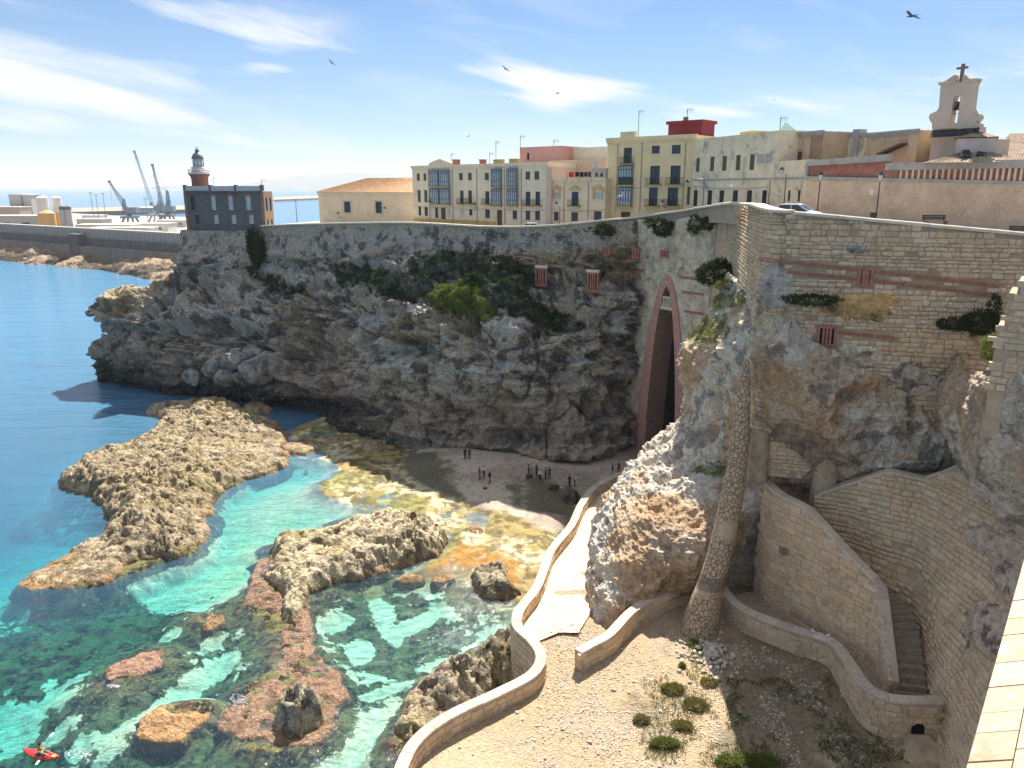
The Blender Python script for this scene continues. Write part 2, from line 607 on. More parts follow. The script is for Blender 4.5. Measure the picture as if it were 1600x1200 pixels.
disp = amp * (2.6 * big + 2.3 * mid + .5 * strata + .9 * sstep(-.12, .12, strata) - 1.3 * sstep(.88, .99, 1 - np.abs(fbm(np.c_[P[:, 0], P[:, 1], P[:, 2] * .45], .12, 4, 77)) * 2.4) + .85 * fine + .7 * col_n - 3.0 * caves * (1 - .5 * low) - 3.5 * cave_l) + wallness * (.22 * fine + .15 * strata)
disp = disp * (.12 + .88 * sstep(-2.2, 2.4, P[:, 2]))
P2 = P + Nf * disp[:, None]
# colours of the stone: grey limestone, black lichen, pale calcite, ochre weathering, brown damp foot
c = np.tile(tint(.52, .44, .34), (len(P), 1))
n_a = fbm(P, .55, 6, 101, .65)
n_b = fbm(P, .16, 5, 111, .6)
n_c = fbm(P * [1, 1, 2.2], .3, 6, 121, .62)
c = lerp(c, tint(.055, .055, .06), sstep(-.02, .12, n_a + .35 * n_b) * .82)
c = lerp(c, tint(.58, .56, .52), sstep(.06, .18, n_c - .2 * n_b) * .85)
c = lerp(c, tint(.36, .26, .15), sstep(.12, .3, fbm(P, .1, 4, 141)) * .45)
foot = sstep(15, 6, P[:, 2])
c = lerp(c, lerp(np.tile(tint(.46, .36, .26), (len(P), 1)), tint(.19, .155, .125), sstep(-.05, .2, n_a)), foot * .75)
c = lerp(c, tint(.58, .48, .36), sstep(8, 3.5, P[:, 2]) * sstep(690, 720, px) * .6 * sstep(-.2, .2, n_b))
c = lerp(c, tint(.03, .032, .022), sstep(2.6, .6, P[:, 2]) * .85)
c = lerp(c, tint(.035, .033, .03), sstep(8, 2.5, P[:, 2] + 3 * n_b) * sstep(640, 520, px) * .8)  # black foot at the left: deep shade put into the colour
c = lerp(c, tint(.46, .44, .38), sstep(3.0, 2.2, P[:, 2]) * sstep(610, 640, px) * sstep(760, 700, px) * .5)
# masonry courses of the old wall keep their own grey
w = wallness * (0.5 + 0.5 * sstep(-.1, .15, n_b))
c = lerp(c, lerp(np.tile(tint(.50, .43, .34), (len(P), 1)), tint(.11, .11, .11), sstep(.04, .22, n_a)), w * .9)
# ochre bands below the wall
oc = sstep(40, 14, np.abs(py - (cliff_top + 62 + 14 * n_b))) * sstep(690, 740, px) * sstep(-.15, .12, n_c)
c = lerp(c, tint(.42, .28, .11), oc * .7)
# dark moss and grass slope
def ell(cx, cy, rx, ry, rot=0.0):
    a = radians(rot)
    dx, dy = px - cx, py - cy
    u, v = dx * cos(a) + dy * sin(a), -dx * sin(a) + dy * cos(a)
    return 1 - np.sqrt((u / rx) ** 2 + (v / ry) ** 2)
moss = np.maximum.reduce([ell(755, 440, 95, 42, 8), ell(860, 495, 75, 18, 12), ell(590, 440, 90, 26, 14) - .15, ell(430, 440, 70, 26, 20) - .25,
                          ell(400, 388, 16, 36) - .1, ell(690, 430, 50, 25)]) + .5 * n_b + .35 * n_a
mossm = sstep(-.05, .2, moss) * sstep(3, 5, P[:, 2])
c = lerp(c, tint(.06, .075, .045), mossm * .75)
lightgrass = sstep(-.05, .3, np.maximum(ell(715, 472, 48, 24, 10), ell(755, 492, 25, 16, 0)) + .6 * n_a)
c = lerp(c, tint(.20, .22, .05), lightgrass * .85)
c = lerp(c, tint(.46, .33, .15), sstep(0, .4, ell(200, 470, 80, 22, -22) + .5 * n_a) * .6)
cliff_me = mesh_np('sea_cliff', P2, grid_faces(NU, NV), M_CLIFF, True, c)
cliff = obj('sea_cliff', cliff_me)
tag(cliff, kind='structure')
CL = dict(P=P2, N=Nf, px=px, py=py, moss=mossm, light=lightgrass)

# ------------------------------------------------------------------ fort rock: the spur below the bastion
frows = [
    [K(1146, 432, 77), K(1163, 458, 70), K(1196, 448, 63), K(1232, 492, 61.3), K(1285, 540, 59.8), K(1390, 585, 59), K(1500, 610, 58.2), K(1620, 640, 57.5)],
    [K(1104, 512, 78), K(1148, 520, 68.5), K(1200, 515, 61.6), K(1240, 560, 59.8), K(1300, 610, 58.5), K(1400, 660, 57.6), K(1500, 680, 57.6), K(1620, 690, 57)],
    [K(1063, 560, 79), K(1110, 570, 71.5), K(1160, 580, 64.8), K(1200, 590, 61.2), K(1260, 640, 58.6), K(1330, 690, 57.5), K(1430, 720, 57.3), K(1560, 730, 57)],
    [K(1067, 622, 79), K(1102, 630, 72), K(1150, 650, 65), K(1200, 680, 61.6), K(1250, 700, 60), K(1330, 740, 58.8), K(1430, 760, 58.5), K(1560, 770, 57.5)],
    [K(1052, 690, 77), K(1090, 690, 71.5), K(1130, 720, 66), K(1180, 752, 63), K(1240, 765, 60.6), K(1330, 772, 60.2), K(1450, 790, 59.5), K(1560, 810, 58.5)],
    [K(1003, 722, 76), K(1043, 748, 70), K(1090, 785, 64.5), K(1140, 830, 61.8), K(1178, 850, 64.5), K(1330, 850, 66), K(1450, 860, 66), K(1560, 870, 64)],
    [K(968, 770, 73.5), K(1012, 795, 65.5), K(1060, 838, 61), K(1110, 870, 60.8), K(1190, 890, 65), K(1330, 900, 66), K(1450, 910, 66), K(1560, 920, 64)],
    [K(934, 835, 69), K(978, 860, 62), K(1035, 885, 59.8), K(1090, 900, 61), K(1190, 930, 66), K(1330, 940, 67), K(1450, 950, 67), K(1560, 960, 66)],
    [K(922, 905, 64.3), K(955, 920, 60), K(1005, 930, 59), K(1083, 925, 61.5), K(1190, 960, 67), K(1330, 960, 68), K(1450, 970, 68), K(1560, 980, 67)],
    [K(926, 968, 60), K(950, 975, 57.8), K(990, 966, 58.4), K(1070, 944, 62), K(1190, 975, 68), K(1330, 975, 69), K(1450, 985, 69), K(1560, 990, 68)],
    [K(930, 1000, 59), K(950, 1003, 57.2), K(985, 995, 58), K(1060, 975, 62), K(1190, 995, 69), K(1330, 1000, 70), K(1450, 1000, 70), K(1560, 1010, 69)]]
fw = [(3, 13), (6, 14), (9, 15), (8, 16), (8, 17), (10, 18), (11, 19), (11, 20), (11, 20), (11, 20), (11, 20)]
frows = [[r[0] + Vector((w_[0] * 1.6, w_[1], 0)), r[0] + Vector((w_[0] * .25, w_[1] * .4, 0))] + r for r, w_ in zip(frows, fw)]
NU, NV = 640, 520
G = even_rows(frows, NU, NV)
Nf = grid_normals(G).reshape(-1, 3)
P = G.reshape(-1, 3)
if Nf[:, 1].mean() > 0: Nf = -Nf
px, py, dep = proj(P)
big = fbm(P, 0.11, 4, 203)
mid = ridged(P, 0.34, 6, 209, .55) - 0.5
strata = fbm(np.c_[P[:, 0] * .2, P[:, 1] * .2, P[:, 2] * 1.3], 1.0, 4, 221)
fine = ridged(P, 1.3, 5, 233, .6) - 0.5
pit = sstep(.2, .5, fbm(P, .3, 3, 251))
near = sstep(0, 6, P[:, 2] - 3)
disp = 1.1 * big + 1.05 * mid + .22 * strata + .5 * fine - 1.0 * pit
# the hollow bay with the two old round pillars
disp = disp * sstep(-1, 2, P[:, 2] - 2)
P2 = P + Nf * disp[:, None]
n_a = fbm(P, .7, 6, 301, .65)
n_b = fbm(P, .2, 5, 311, .6)
n_c = fbm(P, .45, 6, 321, .62)
c = np.tile(tint(.64, .49, .33), (len(P), 1))
c = lerp(c, tint(.78, .72, .62), sstep(-.04, .18, n_c + .2 * n_b + .25 * sstep(1250, 1080, px)) * .75)
c = lerp(c, tint(.20, .17, .15), sstep(.04, .22, n_a) * .75)
c = lerp(c, tint(.54, .31, .14), sstep(.0, .25, fbm(P, .17, 5, 341) + .1) * .7)
c = lerp(c, tint(.46, .30, .17), sstep(-.1, .4, ell(1090, 850, 130, 90, 0) + .5 * n_b) * .55)
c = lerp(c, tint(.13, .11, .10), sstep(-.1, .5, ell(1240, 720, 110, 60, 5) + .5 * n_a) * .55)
c = lerp(c, tint(.17, .21, .06), sstep(-.05, .3, np.maximum.reduce([ell(1100, 515, 45, 20, -30), ell(1130, 470, 35, 12, -20), ell(1100, 730, 40, 10, 10)]) + .8 * n_a) * .7)
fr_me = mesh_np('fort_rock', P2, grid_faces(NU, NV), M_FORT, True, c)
fr = obj('fort_rock', fr_me)
tag(fr, kind='structure')
FR = dict(P=P2, N=Nf, px=px, py=py)

# right hand crag in front of the stair wall
q = [
    [K(1518, 585, 50.5), K(1550, 572, 47), K(1600, 560, 45), K(1700, 560, 43)],
    [K(1500, 645, 50), K(1545, 640, 46), K(1610, 640, 44), K(1700, 640, 42)],
    [K(1508, 710, 50), K(1550, 725, 46), K(1615, 735, 43.4), K(1700, 740, 42)],
    [K(1538, 770, 50), K(1580, 790, 46), K(1640, 820, 43), K(1720, 830, 41)],
    [K(1570, 815, 50), K(1610, 840, 46), K(1670, 880, 43), K(1750, 900, 41)],
    [K(1592, 868, 50), K(1640, 900, 46), K(1700, 930, 43), K(1780, 950, 41)],
    [K(1600, 930, 51), K(1660, 960, 48), K(1720, 990, 45), K(1800, 1010, 43)]]
q = [[r[0] + Vector((7, 10, 0)), r[0] + Vector((1.2, 4, 0))] + r for r in q]
NU, NV = 220, 260
G = even_rows(q, NU, NV)
Nf = grid_normals(G).reshape(-1, 3)
P = G.reshape(-1, 3)
if Nf[:, 1].mean() > 0: Nf = -Nf
disp = .7 * fbm(P, .16, 4, 403) + .8 * (ridged(P, .42, 6, 409, .55) - .5) + .35 * (ridged(P, 1.6, 5, 433, .6) - .5)
px, py, dep = proj(P)
n_a, n_c = fbm(P, .9, 6, 501, .65), fbm(P, .4, 5, 521, .6)
c = np.tile(tint(.60, .47, .34), (len(P), 1))
c = lerp(c, tint(.78, .68, .56), sstep(-.05, .2, n_c) * .7)
c = lerp(c, tint(.17, .14, .12), sstep(.03, .22, n_a) * .65)
c = lerp(c, tint(.52, .31, .17), sstep(.05, .3, fbm(P, .25, 4, 541)) * .6)
crag = obj('crag', mesh_np('crag', P + Nf * disp[:, None], grid_faces(NU, NV), M_FORT, True, c))
tag(crag, kind='structure')

# ------------------------------------------------------------------ sea bed, reef flat and beach: one sheet
def axis_pts(a, b, st):
    return np.arange(a, b + st, st)
gx = np.r_[np.linspace(-420, -125, 40)[:-1], axis_pts(-125, 34, .30)]
gy = np.r_[axis_pts(26, 168, .30), np.linspace(169, 420, 30)]
nx_, ny_ = len(gx), len(gy)
XX, YY = np.meshgrid(gx, gy)
B = np.stack([XX.ravel(), YY.ravel()], 1)
B3 = np.c_[B, np.zeros(len(B))]
warp = np.c_[fbm(B3, .12, 4, 601), fbm(B3, .12, 4, 611)]
Bw = B + warp * 2.2
shallow = ppoly([(-10, 1300), (18, 1190), (34, 1100), (30, 1000), (62, 930), (200, 850), (330, 740), (300, 640), (520, 600), (900, 640), (1100, 700), (1100, 1400), (400, 1500)], 0, 3)
flat = ppoly([(455, 668), (540, 650), (640, 690), (1010, 700), (1000, 760), (900, 830), (870, 900), (845, 945), (800, 960), (720, 900), (640, 905), (690, 830), (560, 805), (490, 770), (520, 730), (440, 712)], 0, 3)
beach = ppoly([(640, 706), (700, 680), (800, 690), (1030, 690), (1040, 740), (960, 770), (905, 800), (870, 842), (800, 800), (740, 790), (680, 765), (625, 735)], 0, 3)
d_sh, d_fl, d_be = sdf(shallow, Bw), sdf(flat, Bw), sdf(beach, Bw)
z = -2.3 + np.where(d_sh < 0, d_sh * .16, np.minimum(d_sh * .012, .5))
z = np.maximum(z, -11)
lagoon = ppoly([(330, 790), (440, 735), (520, 745), (540, 790), (450, 840), (390, 900), (250, 905), (320, 860)], 0, 3)
d_la = sdf(lagoon, Bw)
z = np.where(d_la > -3, z + (np.clip(d_la + 3, 0, 10) / 10) * 1.3, z)
z = z + (sstep(-5, 2.5, d_fl)) * (.16 - z)
z = z + np.clip(d_be, 0, 14) * .13 * sstep(0, 2, d_be) + .14 * sstep(-2, 1, d_be)
n_w = fbm(B3, .16, 6, 621, .62)
n_w2 = fbm(B3, .5, 5, 631, .65)
n_w3 = fbm(B3 * [1, 1.6, 1], .09, 4, 641, .5)
bx0, by0, _ = proj(np.c_[B, np.zeros(len(B))])
lowleft = sstep(900, 960, by0) * sstep(700, 560, bx0)
n_hi = fbm(B3, 1.3, 4, 645, .6)
weed = sstep(-.08, .08, n_w + .45 * n_w2 + .25 * n_w3 + .35 * n_hi + .02 + .20 * lowleft)
patch = np.zeros(len(B))
bx_, by_, _ = proj(np.c_[B, np.zeros(len(B))])
px, py = bx_, by_
sandy = np.maximum.reduce([ell(640, 960, 50, 14, -20), ell(750, 1010, 30, 9, 10), ell(560, 1000, 26, 20, 0), ell(610, 1060, 50, 10, -15), ell(100, 1040, 40, 9, -25), ell(90, 1120, 40, 10, -30), ell(420, 1000, 12, 24, 20), ell(690, 940, 24, 8, 30), ell(20, 1100, 30, 40, 0) + .3, ell(330, 870, 120, 50, -10) + .2, ell(430, 800, 120, 70, -20) + .2, ell(560, 1150, 150, 55, -30), ell(260, 1085, 130, 22, -38), ell(480, 1020, 70, 55, 50) - .1,
    ell(590, 930, 80, 24, 60) - .1, ell(520, 960, 40, 14, -20), ell(700, 1020, 60, 16, -10) - .1, ell(330, 990, 30, 12, -30), ell(270, 975, 26, 9, -10), ell(340, 1020, 30, 14, 0), ell(180, 1130, 60, 10, -30), ell(390, 960, 12, 34, 40)])
weed = np.clip(weed - 1.6 * sstep(-.15, .35, sandy - .1 + .7 * n_w2 + .5 * n_hi), 0, 1)
weed = np.clip(weed + .9 * sstep(.0, .4, np.maximum(ell(140, 960, 190, 60, -8), ell(620, 980, 190, 110, 10) - .1) + .5 * n_w2) * (1 - sstep(-.1, .2, sandy)), 0, 1)
weed = weed * sstep(-9, -3, d_sh) * sstep(-.5, .6, -sdf(lagoon, Bw) + 1.5)
z = z + weed * (.55 * (ridged(B3, .5, 5, 651) - .35)) * sstep(.5, -3, d_fl)
# shoals: the bottom rises towards every reef, ragged and overgrown
mid_sh = ppoly([(470, 900), (620, 905), (860, 930), (850, 1010), (800, 1080), (640, 1150), (520, 1200), (500, 1060), (470, 1000)], 0, 3)
d_mid = sdf(mid_sh, B + warp * 2)
z = np.where(d_mid > -4, np.maximum(z, -2.1 + .85 * sstep(-4, 3, d_mid)), z)
SHO = [([(418, 870), (432, 845), (560, 815), (670, 810), (695, 850), (650, 885), (540, 912), (490, 950), (480, 1000), (515, 1060), (525, 1130), (470, 1175), (400, 1165), (360, 1130), (372, 1085), (425, 1035), (425, 960), (388, 940)], .30),
       ([(165, 1065), (210, 1034), (268, 1016), (262, 1036), (195, 1072)], .35), ([(232, 1134), (250, 1110), (318, 1101), (326, 1118), (275, 1156)], .35), ([(330, 970), (340, 955), (356, 955), (350, 972)], .35),
       ([(735, 930), (740, 890), (790, 890), (795, 935)], .3), ([(600, 1200), (620, 1110), (700, 1050), (800, 970), (850, 1040), (700, 1120)], .4),
       ([(48, 905), (115, 868), (165, 832), (168, 800), (112, 765), (106, 748), (228, 690), (250, 662), (300, 636), (400, 652), (436, 690), (415, 740), (345, 765), (322, 800), (320, 838), (300, 862), (240, 878), (160, 908), (118, 922)], .9)]
sh_near = np.full(len(B), -9.0)
for pl__, sl_ in SHO:
    dd_ = sdf(ppoly(pl__, 0, 2), B + warp * 2.6)
    z = np.maximum(z, -.12 + np.minimum(dd_, .5) * sl_ + .5 * (ridged(B3, .45, 5, 655, .6) - .6))
    sh_near = np.maximum(sh_near, dd_ * sl_)
# reef flat: little ridges and pools
rf = sstep(-1, 3, d_fl) * sstep(1.0, -2.0, d_be)
z = z + rf * (.55 * fbm(B3, .17, 5, 661, .6) + .5 * (ridged(B3, .6, 5, 671, .6) - .48))
z = z + sstep(0, 3, d_be) * .12 * fbm(B3, .25, 4, 681)
sand = tint(.68, .62, .44)
c = np.tile(sand, (len(B), 1))
c = lerp(c, tint(.58, .56, .40), sstep(-.2, .3, n_w2) * .4)
wc = lerp(np.tile(tint(.11, .10, .055), (len(B), 1)), tint(.025, .025, .03), sstep(-.2, .15, n_w2))
wc = lerp(wc, tint(.34, .33, .17), sstep(-.02, .16, fbm(B3, .8, 5, 691, .6) + .12 * lowleft) * .75)
wc = lerp(wc, tint(.20, .12, .10), sstep(.05, .3, fbm(B3, .13, 4, 695)) * .5)
A_w = weed.copy()
c = lerp(c, tint(.70, .64, .36), sstep(-2, 4, d_la) * .8)
SK = ppoly([(48, 905), (115, 868), (165, 832), (168, 800), (112, 765), (106, 748), (128, 722), (190, 700), (228, 690), (250, 662), (300, 636), (400, 652), (436, 690), (415, 740), (345, 765), (322, 800), (320, 838), (300, 862), (240, 878), (160, 908), (118, 922)], 0, 2)
SK2 = ppoly([(418, 870), (432, 845), (560, 815), (670, 810), (695, 850), (650, 885), (540, 912), (490, 950), (480, 1000), (515, 1060), (525, 1130), (470, 1175), (400, 1165), (360, 1130), (372, 1085), (425, 1035), (425, 960), (388, 940)], 0, 2)
for q_ in ():
    c = lerp(c, wc * .9, sstep(-2.6, -.8, sdf(q_, B + warp * 3) + 1.2 * n_hi) * (.85 if q_ is SK2 else .55))
mt_ = lerp(np.tile(tint(.045, .048, .03), (len(B), 1)), tint(.20, .18, .085), sstep(-.08, .15, n_hi))
mt_ = lerp(mt_, tint(.28, .17, .11), sstep(.05, .2, n_w2) * sstep(-1.0, .0, sh_near) * .8)
A_w = np.maximum(A_w, sstep(-1.2, -.3, sh_near + .5 * n_w2 + .3 * n_hi) * .95)
A_w = np.maximum(A_w, .8 * sstep(-.5, 2, d_mid) * sstep(-.14, .06, n_w + .5 * n_w2 + .3 * n_hi))
A_w = A_w * (1 - .9 * sstep(-.1, .5, sandy - .12 + .6 * n_w2 + .5 * n_hi) * sstep(-.25, -.7, sh_near))
A_w = A_w * sstep(1.0, -2.0, d_fl) * sstep(.3, -.6, d_be)
# green and golden algae mats of the flat
n_f = fbm(B3, .22, 6, 701, .62)
n_g = fbm(B3, .13, 4, 711, .6)
fc = lerp(np.tile(tint(.62, .54, .34), (len(B), 1)), tint(.34, .26, .11), sstep(-.10, .08, n_f + .1))
fc = lerp(fc, tint(.27, .27, .09), sstep(.0, .2, n_g + .3 * n_w2) * .85)
fc = lerp(fc, tint(.10, .08, .035), sstep(.10, .25, n_w2 + .3 * n_f) * .8)
fc = lerp(fc, tint(.62, .55, .40), sstep(.12, .26, fbm(B3, .1, 6, 721, .6)) * .7)
fc = lerp(fc, tint(.13, .10, .05), sstep(.04, .14, fbm(B3, 1.1, 4, 727, .6)) * .7)
c = lerp(c, fc, sstep(-2, 1.0, d_fl))
bc = lerp(np.tile(tint(.50, .42, .33), (len(B), 1)), tint(.38, .31, .24), sstep(-.1, .25, n_f))
algae = sstep(-.1, .3, np.maximum.reduce([ell(655, 738, 60, 30, 25), ell(860, 790, 65, 28, 15), ell(690, 770, 40, 12, 20)]) + .6 * n_w2)
bc = lerp(bc, tint(.10, .10, .055), algae * .85)
c = lerp(c, bc, sstep(-.6, .6, d_be))
# orange weed fringe at reef feet
for e in (ell(720, 880, 70, 26, -25), ell(780, 900, 40, 40, 0), ell(560, 915, 90, 14, -8)):
    c = lerp(c, tint(.36, .19, .05), sstep(0, .4, e + .5 * n_w2) * .8)
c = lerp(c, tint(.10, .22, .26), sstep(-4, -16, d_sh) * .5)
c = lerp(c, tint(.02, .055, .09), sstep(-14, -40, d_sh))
# darker sea bed by the headland
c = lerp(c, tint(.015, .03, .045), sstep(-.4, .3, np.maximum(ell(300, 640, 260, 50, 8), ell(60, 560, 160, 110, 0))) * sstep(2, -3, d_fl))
b = NB('sea_bed')
p_ = b.pos()
at = b.N('ShaderNodeAttribute', attribute_name='Col')
n1 = b.noise(1.6, 7, .65, p_)
n2 = b.noise(6.5, 5, .65, p_)
n3 = b.noise(.75, 8, .7, p_, .5)
n4 = b.noise(2.6, 6, .7, p_, .3)
wfac = b.ramp(b.M('ADD', at.outputs['Alpha'], b.M('ADD', b.M('MULTIPLY', b.M('SUBTRACT', n4, .5), 1.5), b.M('MULTIPLY', b.M('SUBTRACT', n3, .5), 1.5))), .45, .64, 0, 1)
wcol = b.mix(b.ramp(n3, .44, .54, 0, 1), (.016, .016, .014), (.14, .135, .06))
wcol = b.mix(b.ramp(n4, .54, .64, 0, .85), wcol, (.30, .27, .14))
wcol = b.mix(b.ramp(b.noise(.4, 6, .65, p_), .54, .64, 0, .7), wcol, (.15, .085, .06))
v = b.N('ShaderNodeVectorMath', operation='SCALE')
b.L(b.mix(b.M('MINIMUM', wfac, b.M('MULTIPLY', at.outputs['Alpha'], 4.0)), at.outputs['Color'], wcol), v.inputs[0])
b.L(b.ramp(b.M('ADD', b.M('MULTIPLY', n1, .5), b.M('MULTIPLY', n2, .5)), .36, .64, .55, 1.3), v.inputs['Scale'])
M_BED = b.pbsdf(v.outputs[0], .9, b.bump(n2, .8, .10), .15)
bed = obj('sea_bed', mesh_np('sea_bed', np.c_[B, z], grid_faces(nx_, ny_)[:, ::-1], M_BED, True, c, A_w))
tag(bed, kind='structure')
BED_Z = z.reshape(ny_, nx_)
def ground_z(x, y):
    i = int(np.clip(np.searchsorted(gx, x), 1, nx_ - 1))
    j = int(np.clip(np.searchsorted(gy, y), 1, ny_ - 1))
    return float(BED_Z[j, i])
far = MB()
far.add([(-21000, -600, -11.5), (21000, -600, -11.5), (21000, 21000, -11.5), (-21000, 21000, -11.5)], [(0, 1, 2, 3)])
b = NB('deep_bed')
tag(far.build('deep_sea_bed', b.pbsdf((.02, .055, .09), .9)), kind='structure')

# water body: clear, absorbing red first
b = NB('sea_water')
p_ = b.pos()
mp = b.N('ShaderNodeMapping')
mp.inputs['Rotation'].default_value = (0, 0, radians(-18))
mp.inputs['Scale'].default_value = (.55, 1.5, 1)
b.L(p_, mp.inputs[0])
w1 = b.noise(.16, 5, .6, mp.outputs[0], .4)
w2 = b.noise(.9, 5, .6, mp.outputs[0], .5)
w3 = b.noise(.045, 3, .5, mp.outputs[0])
h = b.M('ADD', b.M('MULTIPLY', w1, 1.0), b.M('ADD', b.M('MULTIPLY', w2, .30), b.M('MULTIPLY', w3, 1.2)))
nrm = b.bump(h, 1.0, .75)
fr_n = b.N('ShaderNodeFresnel')
fr_n.inputs[0].default_value = 1.33
b.L(nrm, fr_n.inputs['Normal'])
gl = b.N('ShaderNodeBsdfGlossy')
gl.inputs['Roughness'].default_value = .08
b.L(nrm, gl.inputs['Normal'])
tr = b.N('ShaderNodeBsdfTransparent')
tr.inputs[0].default_value = (.98, .99, .99, 1)
df = b.N('ShaderNodeBsdfDiffuse')
df.inputs[0].default_value = (.095, .25, .40, 1)
lw = b.N('ShaderNodeLayerWeight')
lw.inputs[0].default_value = .5
m0 = b.N('ShaderNodeMixShader')
b.L(b.ramp(lw.outputs['Facing'], .52, .86, .05, .96), m0.inputs[0])
b.L(tr.outputs[0], m0.inputs[1])
b.L(df.outputs[0], m0.inputs[2])
ms = b.N('ShaderNodeMixShader')
b.L(b.M('MINIMUM', b.M('MULTIPLY', fr_n.outputs[0], 1.0), .65), ms.inputs[0])
b.L(m0.outputs[0], ms.inputs[1])
b.L(gl.outputs[0], ms.inputs[2])
b.L(ms.outputs[0], b.out.inputs[0])
va = b.N('ShaderNodeVolumeAbsorption')
va.inputs[0].default_value = (0.0, .84, .91, 1)
va.inputs[1].default_value = .27
b.L(va.outputs[0], b.out.inputs['Volume'])
wb = MB()
S = 20000
wb.hexa([(-S, -500, -12), (S, -500, -12), (S, S, -12), (-S, S, -12), (-S, -500, 0), (S, -500, 0), (S, S, 0), (-S, S, 0)])
sea = wb.build('sea_water', b.m)
tag(sea, kind='structure')

# ------------------------------------------------------------------ masonry builders
def stone_variant(k, seed, edge=.07, depth=1.0):
    """unit stone: x,z in -.5...5, front at y=-.5; uneven chamfered face"""
    r = random.Random(seed)
    V, j = [], (.10 if k else .04)
    corners = [(-.5, -.5), (.5, -.5), (.5, .5), (-.5, .5)]
    C = [(x + r.uniform(-j, j) * .6, z + r.uniform(-j, j)) for x, z in corners]
    for x, z in C: V.append((x, .5, z))
    for x, z in C: V.append((x, -.18, z))
    for x, z in C: V.append((x * (1 - edge * 1.3), -.5 + r.uniform(-.08, .08), z * (1 - edge * 2)))
    F = [(4, 5, 9, 8), (5, 6, 10, 9), (6, 7, 11, 10), (7, 4, 8, 11), (8, 9, 10, 11),
         (0, 1, 5, 4), (1, 2, 6, 5), (2, 3, 7, 6), (3, 0, 4, 7)]
    return V, F
STONE_V = [stone_variant(1, 900 + i) for i in range(14)]
def stone_meshes(mat, key, cache={}):
    if key not in cache:
        L = []
        for V, F in STONE_V:
            me = bpy.data.meshes.new('stone')
            me.from_pydata(V, [], F)
            me.materials.append(mat)
            L.append(me)
        cache[key] = L
    return cache[key]
def frame_mat(o, x, nrm):
    """columns: x along the wall, y into the wall, z up the face"""
    x = x.normalized()
    y = -nrm.normalized()
    z = x.cross(y).normalized()
    return x, y, z
def lay_stones(parent, stones, mat, key, limit=300, name='stone'):
    """stones: list of (centre, xdir, normal, w, h, d). The largest in the picture are parts, the rest one part."""
    off = world_loc(parent) if parent else Vector((0, 0, 0))
    if not stones: return
    C = np.array([tuple(s[0]) for s in stones])
    px, py, dep = proj(C)
    size = np.array([s[3] * s[4] for s in stones]) / dep ** 2
    size = np.where((px < -20) | (px > 1620) | (py < -10) | (py > 1215), size * .001, size)
    order = np.argsort(-size)
    meshes = stone_meshes(mat, key)
    VV, FF, n = [], [], 0
    for rank, i in enumerate(order):
        c, xd, nr, w, h, d = stones[i]
        x, y, zz = frame_mat(None, xd, nr)
        k = random.randrange(len(STONE_V))
        M3 = Matrix(((x.x * w, y.x * d, zz.x * h, c.x - off.x), (x.y * w, y.y * d, zz.y * h, c.y - off.y), (x.z * w, y.z * d, zz.z * h, c.z - off.z), (0, 0, 0, 1)))
        if rank < limit:
            o = bpy.data.objects.new(name, meshes[k])
            link(o, parent)
            o.matrix_local = M3
        else:
            V, F = STONE_V[k]
            A = np.array(M3)[:3, :3]
            Q = np.array(V) @ A.T + np.array(M3)[:3, 3]
            VV.append(Q)
            FF += [tuple(q_ + n for q_ in f) for f in F]
            n += len(V)
    if VV:
        o = obj(name + '_masonry', mesh_np(name + '_masonry', np.vstack(VV), FF, mat), parent)
        o['kind'] = 'stuff'
        return o

def face_stones(foot, top, cw, ch, gap=.03, proud=.05, flip=1, irregular=.35, zmin=-1e9, keep=None, seed=1):
    """stones over the ruled face between polylines foot and top (same count, 3-D), face normal on the flip side"""
    r = random.Random(seed)
    foot, top = np.array([tuple(p) for p in foot]), np.array([tuple(p) for p in top])
    mid_ = (foot + top) / 2
    s = np.r_[0, np.cumsum(np.linalg.norm(np.diff(mid_[:, :2], axis=0), axis=1))]
    def at(t):
        return (Vector([np.interp(t, s, foot[:, k]) for k in range(3)]), Vector([np.interp(t, s, top[:, k]) for k in range(3)]))
    z0, z1 = foot[:, 2].min(), top[:, 2].max()
    out = []
    z = z0
    while z < z1:
        h = ch * r.uniform(1 - irregular, 1 + irregular)
        t = -r.uniform(0, cw)
        while t < s[-1]:
            w = cw * r.uniform(1 - irregular * 1.4, 1 + irregular * 1.6)
            tc, zc = t + w / 2, z + h / 2
            t += w
            if tc < 0 or tc > s[-1]: continue
            zc2 = zc + r.uniform(-.5, .5) * ch * irregular * .5
            if r.random() < .025: continue
            f, tp = at(tc)
            if zc2 < f.z - .05 or zc2 > tp.z - h * .35: continue
            k = (zc2 - f.z) / max(tp.z - f.z, .01)
            c = f.lerp(tp, k)
            a, b_ = at(max(tc - .4, 0)), at(min(tc + .4, s[-1]))
            xd = (b_[0].lerp(b_[1], k) - a[0].lerp(a[1], k))
            upd = tp - f
            nr = xd.cross(upd).normalized() * flip
            if keep and not keep(c): continue
            xh = Vector((xd.x, xd.y, xd.z * .0 if abs(xd.z) < 2 else xd.z))
            out.append((c + nr * (proud - .09), xh, nr, w - gap, h * r.choice((1, 1, 1, .93, 1.05)) - gap * r.uniform(.6, 1.5), .18 + r.uniform(-.05, .07)))
        z += h
    return out

